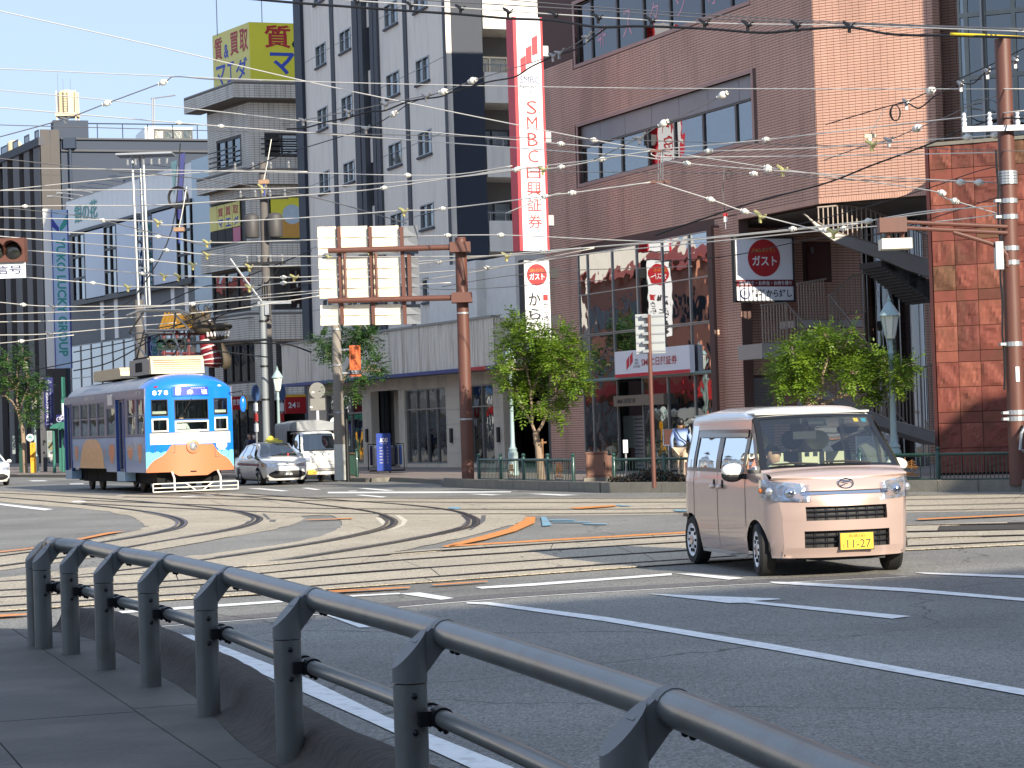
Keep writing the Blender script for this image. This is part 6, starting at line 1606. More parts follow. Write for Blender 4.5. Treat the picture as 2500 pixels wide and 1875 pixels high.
def troof(u, v):
 t = -1 + 2 * v; y = TW * math.copysign(abs(math.sin(abs(t) * math.pi / 2)) ** .8, t)
 xb = -1.0; x = xb + (tf(y, 3.0).x - xb) * math.sin(u * math.pi / 2)
 z = 2.98 + .50 * (max(0, 1 - (abs(y) / TW) ** 2.6)) ** .6 * (max(0, math.cos(u * math.pi / 2)) ** .7 * .98 + .02)
 return Vector((x, y, z))
m = MB(); m.grid(troof, 14, 28); m.build('front_dome', TBLUE, tram, smooth=60)
m = MB(); m.grid(lambda u, v: Vector((-TL + .3 + (TL - 1.3) * u, troof(0, v).y, troof(0, v).z - (.25 if u == 0 else 0))), 20, 28); m.build('roof', TROOFM, tram, smooth=60)
m = MB(); m.grid(lambda u, v: troof(0, v) * (1 - 0) + Vector((.02 - .1 * u, 0, .012)), 1, 28); m.build('roof_trim', TWHT, tram)
for sg in (-1, 1):
 F = Fac((1250, 900), 60, 90); F.O = Vector((0, sg * TW, 0)); F.U = Vector((-sg, 0, 0)); F.N = Vector((0, sg, 0))
 def X(s): return (-s if sg < 0 else s)
 def rng_(s0, s1): a, b = X(s0), X(s1); return (min(a, b), max(a, b))
 ops = [(.45, 1.36), (1.52, 2.56), (5.6, 6.66), (6.76, 7.86), (8.02, 9.14), (9.3, 10.4)]; doors = [(2.95, 4.0), (10.6, 11.6)]; dw = (4.15, 5.35)
 H = [(*rng_(a, b), 1.70, 2.80) for a, b in ops] + [(*rng_(a, b), .66, 2.80) for a, b in doors] + [(*rng_(*dw), 1.70, 2.60)]
 u0, u1 = rng_(.34, TL - .35)
 m = MB(); wall(F, m, u0, u1, .95, 1.66, [h for h in H], -.05, 0); m.build('side_panel', TSIDE, tram)
 m = MB(); wall(F, m, u0, u1, 1.66, 2.84, H, -.05, 0); m.build('window_band', TFR, tram)
 m = MB(); wall(F, m, u0, u1, 2.84, 3.05, [], -.05, 0); m.build('eave_panel', TSLATE, tram)
 for a, b in ((.34, 2.9), (4.05, 5.5)): m = MB(); r = rng_(a, b); F.box(m, r[0], r[1], .62, .95, -.05, -.001); m.build('skirt', TSIDE, tram)
 for a, b in ((5.5, 10.5), (11.65, TL - .35)): m = MB(); r = rng_(a, b); F.box(m, r[0], r[1], .72, .95, -.05, -.001); m.build('skirt', TSIDE, tram)
 for a, b in doors:
  r = rng_(a, b)
  m = MB(); F.box(m, r[0], r[1], .35, .64, -.3, .02); m.build('step', TAQ if False else M('tram_step', (150, 180, 200), .4), tram)
  m = MB(); F.box(m, r[0] - .04, r[0] + .03, .62, 2.82, -.1, .02); F.box(m, r[1] - .03, r[1] + .04, .62, 2.82, -.1, .02); m.build('door_frame', M('tram_door_blue', (36, 70, 140), .35, coat=.5), tram)
  dl = window(F, r[0] + .05, r[1] - .05, .66, 2.78, tram, TFR, GL, 2, 1, .05, -.06, .05)
  dl.name = 'door'
 for a, b in ops:
  r = rng_(a, b); window(F, *r, 1.70, 2.80, tram, TFR, [CARG], 1, 2, .045, -.005, .05, zs=[1.745, 2.28, 2.755])
 r = rng_(*dw); window(F, *r, 1.70, 2.60, tram, TFR, CARG, 1, 1, .045, -.005, .05)
 m = MB(); r = rng_(4.4, 5.0); F.box(m, r[0], r[1], 2.66, 2.98, .002, .03); m.build('side_sign', TWHT, tram)
 # printed hill, bushes and wave on the side
 m = MB(); pts = []
 for k in range(25):
  s = 5.75 + k * .15; hgt = .72 + .94 * max(0, 1 - abs((s - 7.55) / 1.8) ** 3.2) ** .6 - .03 * (k % 2); pts.append(F.P(X(s), hgt, .004))
 m.face(*(pts if sg > 0 else pts)[::1]); m.build('sand_print', TSAND, tram)
 for s0, w_, h_ in ((.8, .5, .55), (1.9, .7, .4), (4.3, .8, .6), (9.6, .5, .5), (5.62, .1, .3)):
  m = MB(); m.face(*[F.P(X(s0 + w_ * (.5 + .5 * math.cos(a))), 1.22 + h_ * .5 * math.sin(a) * (1 + .25 * math.sin(3 * a)), .0045) for a in [i * math.pi / 9 for i in range(18)]]); m.build('bush_print', M('tram_bush_print', (204, 122, 70), .4, var=.3, scale=5, coat=.4), tram)
 m = MB()
 for k in range(28):
  s = .4 + k * .4;
  if any(a - .4 < s < b for a, b in doors): continue
  m.face(F.P(X(s), .96, .003), F.P(X(s + .38), .96, .003), F.P(X(s + .38), 1.24, .003), F.P(X(s + .19), 1.34, .003), F.P(X(s), 1.24, .003))
 m.build('wave_print', M('tram_wave_print', (96, 140, 172), .3, var=.15, coat=.5), tram, kind='stuff')
 if sg < 0:
  for s_, a, b, z0, z1, mt in (('街並みの旅', -3.0 + .2, -1.4, 1.28, 1.52, CURT), ('878', -1.35, -.75, 2.88, 3.0, CURT), ('長崎さるく', -8.4, -6.9, 2.87, 3.02, CURT)): F.text(s_, a, b, z0, z1, .006, mt, tram)
# floor, interior, people-high seats, underframe and wheels
m = MB(); m.box(-TL + .4, -.4, -1.2, 1.2, .86, .94); m.build('floor', UND, tram)
m = MB(); m.box(-TL + .4, -1.3, -1.15, 1.15, 2.86, 2.9); m.build('ceiling', TIN, tram)
m = MB(); m.box(-1.55, -1.5, -1.2, .2, .95, 1.7); m.build('cab_partition', TIN, tram)
m = MB(); m.box(-TL + .35, -TL + .4, -1.25, 1.25, .9, 3.0); m.build('rear_wall', TIN, tram)
for x in (-4.4, -6.2, -8, -9.8):
 for y in (-.85, .85): m = MB(); m.box(x, x + 1.4, y - .25, y + .25, 1.3, 1.42); m.box(x, x + 1.4, y + (.2 if y > 0 else -.25), y + (.25 if y > 0 else -.2), 1.42, 1.9); m.build('bench', M('tram_seat_green', (70, 110, 90), .8), tram)
for x in (-2.6, -5.5, -8.9):
 m = MB(); m.tube([(x, .5, .95), (x, .5, 2.85)], .02, 6); m.build('grab_pole', ALU, tram)
m = MB(); m.box(-.85, -.62, -.55, .55, .95, 1.85); m.build('control_desk', M('desk_white', (206, 206, 200), .6), tram)
m = MB(); m.box(-TL + .8, -.5, -.95, .95, .30, .85); m.build('underframe', UND, tram)
for x in (-1.4, -3.0, -8.6, -10.2):
 for sg in (-1, 1):
  m = MB(); m.lathe([(.33, -.05), (.36, -.045), (.36, .02), (.31, .05), (.1, .07)], (x, sg * .74, .345), 20, (0, sg, 0)); m.build('wheel', M('wheel_iron', (60, 54, 50), .5, .6), tram)
  m = MB(); m.box(x - .28, x + .28, sg * .86 - .1, sg * .86 + .1, .28, .62); m.build('axle_box', UND, tram)
# lamp, sign, number, fender, mirror
q = tf(0, 1.34); m = MB(); m.lathe([(.20, 0), (.19, .05), (.13, .06)], q, 24, (1, 0, 0)); hl = m.build('headlight', TORG, tram, smooth=40)
m = MB(); m.lathe([(.125, .05), (.11, .09), (.06, .115), (.01, .12)], q, 20, (1, 0, 0)); m.build('lens', LAMP, hl, smooth=60)
tband(-.55, .55, 2.80, 3.08, 'sign_frame', TBLUE, 10, 2, .03); sg_ = tband(-.51, .51, 2.82, 3.06, 'destination_sign', M('sign_royal_blue', (36, 60, 190), .4), 10, 2, .036)
for s, y0, y1, z0, z1 in (('1', -.46, -.30, 2.83, 3.05), ('赤', -.14, .06, 2.84, 2.99), ('迫', .28, .48, 2.84, 2.99)): text(s, (tf((y0 + y1) / 2, 2.95, .045).x, y0, z0), (0, 1, 0), (0, 0, 1), y1 - y0, z1 - z0, WHITE, sg_, bold=0 if s == '1' else .015)
text('AKASAKO', (tf(.2, 3.02, .045).x, -.02, 3.01), (0, 1, 0), (0, 0, 1), .42, .035, WHITE, sg_)
for k, ch in enumerate('878'): y = -1.10 + k * .155; text(ch, (tf(y + .06, 2.9, .02).x + .01, y, 2.84), (0, 1, -.0), (0, 0, 1), .13, .14, WHITE, tram, bold=.03)
for y in (-.95, .85): m = MB(); p = tf(y, 3.02, .01); m.ball(p + Vector((-.05, 0, .06)), .07, 10, 5, (.6, 1.5, .5)); m.build('marker_lamp', [M('lamp_red', (150, 20, 26)), TWHT][y > 0], tram)
tband(-.09, .09, .60, .64, 'coupler_slot', UND, 3, 1, .006)
for y0, y1, z0, z1 in ((-1.05, -.52, 1.18, 1.50), (.68, 1.12, 1.02, 1.62)):
 m = MB(); c = [tf(y0, z0, .006), tf(y1, z0, .006), tf(y1, z1, .006), tf(y0, z1, .006)]; m.tube(c + [c[0]], .008, 4); m.build('hatch_outline', M('hatch_line', (90, 90, 96), .5), tram)
m = MB(); c = [tf(.72 + .36 * (.5 + .5 * math.cos(a)) + 0 * a, 1.36 + .15 * math.sin(a) + .015 * math.sin(a * 7), .012) for a in [i * math.pi / 14 for i in range(28)]]; m.face(*c); rn = m.build('white_roundel', TWHT, tram)
text('長崎線の\n力ごえカード', (tf(.9, 1.36, .02).x + .02, .77, 1.28), (0, 1, 0), (0, 0, 1), .28, .14, M('ink_grey', (150, 150, 150), .6), rn)
for k in range(10):
 y = -.5 + k * .11; tband(y, y + .03, 1.66, 1.70, 'rivet_dot', M('dot_grey', (120, 122, 126), .5), 1, 1, .005)
m = MB(); xs_ = .22
for z in (.07, .18, .30): m.tube([(xs_, -1.25, z), (xs_, 1.25, z)], .018, 6)
for y in (-1.25, 1.25): m.tube([(xs_, y, .07), (xs_, y, .30)], .018, 6)
m.tube([(xs_, -.3, .30), (xs_, -.02, .09)], .022, 6); m.tube([(xs_, .5, .30), (xs_, .22, .09)], .022, 6); m.build('fender_rack', TWHT, tram, kind='stuff')
for y in (-.62, .74):
 m = MB(); m.tube([tf(y, .62, .02), (xs_ - .02, y, .45), (xs_, y, .07)], .03, 6); m.build('fender_bracket', TWHT, tram)
m = MB(); m.tube([tf(1.2, 2.86, .02), (.05, 1.5, 2.9), (.05, 1.52, 2.75)], .015, 6); m.build('mirror_arm', BLKP, tram)
m = MB(); m.ball((.05, 1.52, 2.52), .24, 10, 6, (.25, .42, 1.0)); m.build('mirror', TBLUE, tram, smooth=True)
m = MB(); m.tube([tf(.0, 2.72, .03), tf(-.25, 2.32, .03)], .012, 5); m.build('wiper', BLKP, tram)
# roof units, pantograph
CRM = M('roof_unit_cream', (200, 182, 148), .5, var=.04); UG = M('roof_unit_grey', (150, 146, 140), .5, var=.1)
def runit(x0, x1, z0, z1, w, mat, n):
 m = MB(); m.prism([(x0, -w, z0), (x1, -w, z0), (x1 - .05, -w, z1 - .12), (x1 - .18, -w, z1), (x0 + .05, -w, z1), (x0, -w, z1 - .08)], (0, 2 * w, 0)); return m.build(n, mat, tram)
runit(-1.72, -1.45, 3.50, 4.02, .80, CRM, 'cooler_front')
for k in range(6): m = MB(); m.box(-1.46, -1.44, -.72, .72, 3.58 + k * .065, 3.60 + k * .065); m.build('cooler_rib', CRM, tram)
runit(-4.2, -1.722, 3.50, 3.98, .80, UG, 'cooler_body')
for k in range(8): m = MB(); m.box(-3.4 + k * .11, -3.34 + k * .11, -.81, -.801, 3.6, 3.88); m.build('vent_slot', UND, tram)
runit(-9.5, -5.6, 3.50, 3.84, .75, CRM, 'cooler_body')
m = MB(); m.box(-4.9, -4.7, -.4, .4, 3.4, 3.75); m.build('resistor_box', UND, tram)
PNT = M('pantograph_steel', (110, 112, 116), .4, .7)
pb = bpy.data.objects.new
for y in (-.55, .55):
 for a, b, c in (((-3.0, y, 4.05), (-4.6, y * 1.25, 4.85), (-3.4, y * .9, 5.45)), ((-4.3, y, 4.05), (-2.6, y * 1.25, 4.85), (-3.8, y * .9, 5.45))):
  m = MB(); m.tube([a, b, c], .03, 6); m.build('pantograph_arm', PNT, tram)
m = MB(); m.tube([(-4.6, -.68, 4.85), (-4.6, .68, 4.85)], .025, 6); m.tube([(-2.6, -.68, 4.85), (-2.6, .68, 4.85)], .025, 6); m.tube([(-4.6, -.68, 4.85), (-2.6, .68, 4.85)], .015, 5); m.build('pantograph_tie', PNT, tram, kind='stuff')
for x in (-3.4, -3.8): m = MB(); m.tube([(x, -.95, 5.35), (x, -.6, 5.48), (x, .6, 5.48), (x, .95, 5.35)], .035, 6); m.build('contact_bow', PNT, tram)
m = MB(); m.box(-4.5, -2.8, -.6, .6, 3.98, 4.06); m.build('pantograph_base', UND, tram)
RT_ = Matrix.Rotation(TROT, 3, 'Z'); tp = RT_ @ Vector((-1.0, -.12, 0)) + Vector((-10.1, 69.6, 0))
tdrv = thing('person', 'tram driver in white shirt with dark cap and face mask behind the windscreen', 'person', (tp.x, tp.y, 1.54), rot=TROT)
J = {'hip': (0, 0, .1, .16), 'waist': (0, 0, .26, .14), 'chest': (.02, 0, .50, .17), 'neck': (.02, 0, .66, .06), 'sl': (.0, .2, .60, .07), 'sr': (.0, -.2, .60, .07), 'el': (.18, .26, .36, .05), 'er': (.18, -.26, .36, .05), 'wl': (.40, .16, .38, .036), 'wr': (.40, -.16, .38, .036)}
body_skin('clothed_body', M('shirt_white', (222, 224, 228), .8), J, [('hip', 'waist'), ('waist', 'chest'), ('chest', 'neck'), ('chest', 'sl'), ('chest', 'sr'), ('sl', 'el'), ('sr', 'er'), ('el', 'wl'), ('er', 'wr')], tdrv)
person_head(SKIN, HAIR, (.05, 0, .80), .13, (1, .1, 0), tdrv, mask=M('mask_white', (232, 232, 232), .8))
m = MB(); m.lathe([(.135, 0), (.15, .06), (.13, .09), (.03, .1)], (.03, 0, .86), 14); m.box(.1, .22, -.09, .09, .865, .878); m.build('cap', INK, tdrv)
for s in (-1, 1): hand(tdrv, (.40, s * .16, .38), (1, 0, -.1), (0, 0, 1), 1.0)
# ---- generic saloon / cab shell for the two vehicles beside the tram
def shell(root, body, zt_tab, wz_tab, xf_tab, xr_tab, axles, wr, zb, belt_f, wsx, roofx, half_w, bulge=.16, taper=(.9, .20), win=(), hub=HUBS, track=.70, grille=None, rear_taper=(1.2, .1)):
 zt, wz, xf, xr = smooth_tab(zt_tab), smooth_tab(wz_tab), smooth_tab(xf_tab), smooth_tab(xr_tab)
 FX = xf(.5)
 def W(x, z):
  w = wz(z)
  if x > FX - taper[0]: w -= taper[1] * ((x - FX + taper[0]) / taper[0]) ** 2.2
  if x < -FX + rear_taper[0]: w -= rear_taper[1] * ((-FX + rear_taper[0] - x) / rear_taper[0]) ** 2
  return w
 c = Car(zt, W, xf, xr, bulge, .1); AR = wr * 1.18
 def arch(x):
  z = zb
  for a in axles:
   d = abs(x - a)
   if d < AR: z = max(z, wr + math.sqrt(AR * AR - d * d) * .95)
  return z
 def side_of(x, z, sg):
  f, r = xf(z) - bulge, xr(z) + .1; F0, R0 = xf(.5) - bulge, xr(.5) + .1
  if x > F0 - .4: x = F0 - .4 + (x - F0 + .4) * (f - F0 + .4) / .4
  if x < R0 + .3: x = R0 + .3 + (x - R0 - .3) * (r - R0 - .3) / (-.3)
  return c.side(x, z, sg)
 m = MB(); F0, R0 = xf(.5) - bulge, xr(.5) + .1
 for sg in (1, -1):
  m.grid(lambda u, v, sg=sg: (lambda x: side_of(x, arch(x) + (min(belt_f(x), zt(x) - .01) - arch(x)) * v, sg))(R0 + (F0 - R0) * u), 90, 9, sg < 0)
 ztf = zt(FX - bulge) - .01
 m.grid(lambda u, v: (lambda z: c.front(-W(xf(z) - bulge, z) + 2 * W(xf(z) - bulge, z) * u, z))(zb + (ztf - zb) * v), 22, 9)
 m.grid(lambda u, v: (lambda z: c.rear(-W(xr(z) + .1, z) + 2 * W(xr(z) + .1, z) * u, z))(zb + (belt_f(-FX) - zb) * v), 14, 7, True)
 def hood(u, v):
  x = wsx[0] + (FX - bulge - wsx[0]) * u; t = -1 + 2 * v; z = zt(x); w = W(x, z - .01); y = t * w
  xx = x + (c.front(y, ztf).x - (FX - bulge)) * max(0, (u - .6) / .4) ** 1.5
  return Vector((xx, y, z - .01 + .04 * (1 - t * t) * (1 - u ** 3)))
 m.grid(hood, 14, 16, True)
 m.build('body', body, root, smooth=55)
 def ws(u, v, o=0):
  x = wsx[0] + (wsx[1] - wsx[0]) * u; z = zt(x); t = -1 + 2 * v; w = W(x, z) - .02
  return Vector((x + .07 * (1 - t * t) + o, t * w, z + .015 * (1 - t * t)))
 m = MB(); m.grid(lambda u, v: ws(u, v), 10, 16, True); m.build('windscreen', GLD, root, smooth=60)
 m = MB(); m.grid(lambda u, v: ws(u, v * .06, .006), 10, 2, True); m.grid(lambda u, v: ws(u, .94 + v * .06, .006), 10, 2, True); m.build('windscreen_pillar', body, root, smooth=60)
 m = MB(); m.grid(lambda u, v: ws(u * .06, v, .006), 2, 16, True); m.build('cowl', BLKP, root)
 def roof(u, v):
  x = roofx[0] + (roofx[1] - roofx[0]) * u; t = -1 + 2 * v; z = zt(x); w = W(x, z); a = t * math.pi / 2
  return Vector((x, math.copysign(abs(math.sin(a)) ** .6, t) * w, z - .07 + .085 * max(0, math.cos(a)) ** .5))
 m = MB(); m.grid(roof, 22, 22, True); m.build('roof', body, root, smooth=60)
 for sg in (1, -1):
  for xa, xb, tint in win:
   def fn(u, v):
    x0 = xa[0] + (xa[1] - xa[0]) * v; x1 = xb[0] + (xb[1] - xb[0]) * v; x = x0 + (x1 - x0) * u; z0 = belt_f(x) - .005; z1 = zt(x) - .075
    return c.side(x, z0 + (z1 - z0) * v, sg, -.004)
   mm = MB(); mm.grid(fn, 8, 6, sg < 0); mm.build('side_window', tint, root, smooth=60)
  for a in axles:
   wheel(root, a, sg * track, wr, .18, sg, hub, 12)
   mm = MB(); mm.grid(lambda u, v: Vector((a + AR * math.cos(math.pi * u), sg * (track - .28 + (.30) * v), wr + AR * .95 * math.sin(math.pi * u))), 12, 1); mm.build('wheel_arch', UND, root)
 m = MB(); m.box(xr(.4) + .15, xf(.4) - .25, -half_w + .12, half_w - .12, zb - .02, zb + .2); m.build('underbody', UND, root)
 return c, ws, roof
def taxi_car(label, cat, loc, rot, body, lamps=True):
 root = thing('taxi' if lamps else 'parked_car', label, cat, loc, rot=rot)
 belt_f = lerp_tab([(-2.2, .96), (-1.2, .95), (1.0, .90), (2.2, .80)])
 c, ws, roof = shell(root, body, [(-2.2, .98), (-1.75, 1.03), (-1.0, 1.40), (-.2, 1.475), (.35, 1.44), (1.15, .98), (1.25, .95), (2.1, .76), (2.2, .72)],
  [(.16, .70), (.3, .82), (.6, .8475), (.85, .83), (.98, .78), (1.4, .60), (1.5, .52)], [(.16, 2.10), (.35, 2.2), (.6, 2.18), (.8, 2.08)], [(.16, -2.1), (.5, -2.2), (1.0, -2.12)],
  (1.32, -1.28), .30, .17, belt_f, (1.14, .30), (-1.05, .34), .8475,
  win=(((.16, .10), (1.0, .30), GLD), ((-.80, -.72), (.08, .02), GLD), ((-1.45, -1.0), (-.88, -.80), GLD)))
 m = MB(); m.grid(lambda u, v: (lambda z: c.front((-.66 + 1.32 * u) * (1 - .35 * abs(2 * v - 1) ** 2 + .0), z, .008))(.24 + .26 * v), 18, 6); m.build('grille', PLAST, root, smooth=60)
 m = MB(); m.grid(lambda u, v: c.front(-.45 + .9 * u, .66 + .03 * v, .012), 10, 1); m.build('chrome_strip', CHR, root)
 m = MB(); p = c.front(0, .69, .012); m.tube([p + Vector((0, math.cos(a) * .07, math.sin(a) * .045)) for a in [i * math.pi / 8 for i in range(17)]], .01, 5); m.build('badge', CHR, root)
 for sg in (-1, 1):
  m = MB()
  def lf(u, v):
   z = .63 + .02 * u + (.13 - .02 * (1 - u)) * v; s = .42 + u * .50; we = c.W(c.xf(z) - .16, z)
   return c.front(sg * s, z, .008) if s < we else c.side(c.xf(z) - .16 - (s - we) * 1.4, z, sg, .008)
  m.grid(lf, 12, 4, sg < 0); h = m.build('headlamp', LAMP, root, smooth=60)
  m = MB(); m.ball(c.front(sg * .66, .28, -.01), .04, 8, 5); m.build('fog_lamp', CHR, root)
  m = MB(); m.ball((.78, sg * .96, 1.0), .11, 10, 6, (.6, 1.0, .7)); m.tube([(.78, sg * .9, .97), (.8, sg * .78, .95)], .03, 6); m.build('door_mirror', body, root, smooth=True)
  if lamps:
   m = MB(); m.grid(lambda u, v: c.side(-1.4 + 2.9 * u, .66 + .09 * v + .03 * (1 - u), sg, .004), 16, 1, sg < 0); m.build('red_stripe', M('taxi_red', (132, 40, 52), .4), root)
  for x in (.05, -.85):
   m = MB(); m.grid(lambda u, v: c.side(x - .006 + .012 * u, .25 + .65 * v, sg, .002), 1, 6, sg < 0); m.build('door_seam', SEAM, root)
 q = c.front(0, .38, .012); m = MB(); m.box(q.x, q.x + .012, -.165, .165, .33, .47); pl_ = m.build('number_plate', PLB if lamps else WHITE, root)
 if lamps:
  text('49-23', (q.x + .0135, -.10, .345), (0, 1, 0), (0, 0, 1), .24, .07, WHITE, pl_, bold=.02); text('長崎500', (q.x + .0135, -.09, .43), (0, 1, 0), (0, 0, 1), .18, .03, WHITE, pl_)
  m = MB(); m.prism([(.02, -.22, 1.49), (.20, -.22, 1.49), (.14, -.16, 1.62), (.06, -.16, 1.62)], (0, .44, 0)); m.ball((.1, 0, 1.64), .09, 10, 6, (.8, 1.2, .8)); rl = m.build('roof_lamp', M('lamp_yellow', (214, 200, 70), .4), root)
  text('タクシー', (.175, -.15, 1.52), (0, 1, 0), (-.35, 0, 1), .30, .06, INK, rl, bold=.02)
  m = MB(); m.box(-.35, -.2, .28, .52, 1.475, 1.55); m.build('roof_marker', M('lamp_yellow', (214, 200, 70), .4), root)
  m = MB(); p = ws(.14, .72, .02); m.cbox(p, .02, .06, .12); m.build('vacancy_sign', SRED, root)
 for y in (-.36, .36): seat(root, -.1, y, .5, M('seat_grey', (110, 110, 108), .9), .5)
 m = MB(); m.box(.55, 1.1, -.65, .65, .7, .9); m.build('dashboard', PLAST, root)
 return root
WPAINT = M('car_white', (238, 237, 233), .25, var=.02, coat=1.0)
taxi_car('white taxi saloon with red side stripe and yellow roof lamp beside the tram', 'taxi', (-8.62, 78.2, 0), R(-90 + 22), WPAINT)
taxi_car('white car cut by the left edge of the picture on the far road', 'car', (-22.35, 93.0, 0), R(-90 + 24), WPAINT, lamps=False)
# ---- covered light truck
tk = thing('light_truck', 'small white cab-over truck with grey tarpaulin hood next to the taxi', 'truck', (-7.35, 79.9, 0), rot=R(-90 + 20))
belt_f = lerp_tab([(-.2, 1.10), (1.5, 1.08)])
c, ws, roof = shell(tk, WPAINT, [(-.75, 1.72), (-.5, 1.80), (.75, 1.80), (.92, 1.72), (1.42, 1.12), (1.46, 1.06), (1.64, 1.0), (1.7, .96)], [(.26, .68), (.4, .725), (1.05, .735), (1.65, .655), (1.82, .58)],
 [(.26, 1.66), (.5, 1.70), (.8, 1.69), (1.0, 1.62)], [(.26, -.6), (1.0, -.62), (1.7, -.62)], (.95,), .27, .28, belt_f, (1.42, .90), (-.6, .92), .7375, bulge=.14, taper=(.5, .10), track=.63, win=(((.0, .0), (1.28, .86), GLD),), rear_taper=(.0001, 0))
m = MB(); m.grid(lambda u, v: c.front(-.42 + .84 * u, .40 + .10 * v, .008), 12, 2); m.build('lower_grille', PLAST, tk, smooth=60)
for k in range(2): m = MB(); m.grid(lambda u, v: c.front(-.42 + .84 * u, .43 + .03 * k + .012 * v, .014), 12, 1); m.build('grille_bar', WPAINT, tk)
for k in range(3): m = MB(); m.grid(lambda u, v: c.front(-.40 + .8 * u, .62 + .11 * k + .012 * v, .004), 12, 1); m.build('panel_line', GREYM, tk)
for sg in (-1, 1):
 m = MB()
 def lf(u, v):
  z = .74 + .16 * v + .02 * u; s = .46 + u * .30; we = c.W(c.xf(z) - .14, z); return c.front(sg * s, z, .008) if s < we else c.side(c.xf(z) - .14 - (s - we), z, sg, .008)
 m.grid(lf, 10, 4, sg < 0); m.build('headlamp', LAMP, tk, smooth=60)
 m = MB(); m.ball((1.25, sg * .86, 1.38), .13, 10, 6, (.4, .6, 1.1)); m.tube([(1.22, sg * .86, 1.25), (1.2, sg * .70, 1.15)], .02, 6); m.build('door_mirror', PLAST, tk, smooth=True)
 wheel(tk, -1.0, sg * .63, .27, .16, sg, HUBS, 8)
 m = MB(); a, b = ws(.05, .45 if sg < 0 else .8, .02), ws(.12, .25 if sg < 0 else .62, .02); m.tube([a, b], .012, 5); m.build('wiper', PLAST, tk)
m = MB(); p = c.front(0, .92, .008); m.tube([p + Vector((0, math.cos(a) * .07, math.sin(a) * .045)) for a in [i * math.pi / 8 for i in range(17)]], .01, 5); m.build('badge', CHR, tk)
q = c.front(-.38, .36, .03); m = MB(); m.box(q.x, q.x + .012, -.56, -.23, .30, .46); npl = m.build('number_plate', PLY, tk); text('5-48', (q.x + .014, -.50, .32), (0, 1, 0), (0, 0, 1), .22, .08, INK, npl)
m = MB(); m.box(-1.75, -.62, -.70, .70, .55, .95); m.build('load_bed', WPAINT, tk)
TARP = M('tarpaulin_grey', (128, 132, 136), .45, var=.1, scale=2, bump=.5, bscale=5)
m = MB()
def tarp(u, v):
 a = -1 + 2 * v; x = -2.0 + 2.35 * u; wv = .012 * math.sin(x * 19) + .008 * math.sin(x * 7 + v * 20)
 if abs(a) > .62: z = .95 + (2.12 - .95) * (1 - (abs(a) - .62) / .38); y = math.copysign(.80 + wv, a)
 else: z = 2.12 + .10 * (1 - (a / .62) ** 2) + wv; y = a / .62 * .80
 if u > .75 and abs(a) > .62: z = max(z, 1.86)
 return Vector((x, y, z))
m.grid(tarp, 30, 40, True); m.grid(lambda u, v: (lambda p: Vector((p.x + .02, p.y * .985, 1.84 + (p.z - 1.84) * u)))(tarp(1, .19 + .62 * v)), 4, 24); m.build('tarpaulin_hood', TARP, tk, smooth=50)
m = MB(); m.box(-1.95, -.65, -.78, .78, .9, .98); m.build('bed_rail', WPAINT, tk)
# ------------------------------------------------------------------ street furniture
BRN = M('pole_brown', (96, 60, 50), .5, var=.12, scale=1.5, bump=.1, bscale=40, streak=((78, 52, 46), 6, 1.0, .4)); GALV = M('galvanised', (168, 172, 176), .4, .6, var=.12); CONC = M('pole_concrete', (132, 126, 118), .85, var=.15, scale=2, bump=.3)
SGRN = M('fence_green', (30, 66, 56), .4, var=.15, coat=.3); BRZ = M('bronze_relief', (170, 118, 62), .4, .5, var=.3, scale=10); LBLUE = M('lamp_pale_blue', (150, 172, 174), .45, var=.1, streak=((120, 130, 128), 6, 1, .4)); FROST = M('lamp_glass_frosted', (214, 216, 206), .3, coat=.5)
# ---- big sign seen from behind on a brown pole
pb_ = gr((1143, 1176), .14); ds = pb_.y - .35
DS = Fac((1100, 600), ds, 93)
sg = thing('gantry_sign', 'big sign seen from behind, shining metal sheets on a thick brown pole', 'road sign', pb_)
ztp = at((1113, 584), pb_.y).z
m = MB(); m.lathe([(.19, .14), (.19, 4), (.175, ztp)], (pb_.x, pb_.y, 0), 20); m.build('pole', BRN, sg, smooth=40)
m = MB(); m.lathe([(.185, ztp), (.16, ztp + .05), (.02, ztp + .06)], (pb_.x, pb_.y, 0), 20); m.build('pole_cap', BRN, sg)
for zz in (2.0, 5.2): m = MB(); m.lathe([(.2, zz), (.2, zz + .05)], (pb_.x, pb_.y, 0), 20); m.build('clamp_band', GALV, sg)
for y0, y1 in ((265, 243), (556, 535)):
 a = DS.P(*DS.uv(K('z5', 240, y0), .0), 0); b = DS.P(*DS.uv(K('z5', 1050, y1), .0), 0)
 b.y = a.y + (pb_.y - .12 - a.y) * 1.0 if False else b.y
 m = MB(); m.tube([a, b], .085, 12); m.build('arm', BRN, sg, smooth=40)
 c = b + (a - b).normalized() * (b - Vector((pb_.x, b.y, b.z))).length
 m = MB(); m.box(c.x - .32, c.x + .30, c.y - .12, pb_.y + .1, c.z - .15, c.z + .15); m.build('arm_clamp', BRN, sg)
SHEET = M('sign_sheet_metal', (240, 228, 202), .5, .85, var=.12, scale=1.2, bump=.25, bscale=2.2); SHG = M('sign_sheet_grey', (108, 112, 118), .6, .2, var=.1)
cols = [(187, 293), (307, 474), (488, 655), (669, 766)]; rws = [(128, 188), (190, 250), (252, 290), (308, 369), (371, 426), (428, 481), (483, 540), (582, 639), (641, 696)]
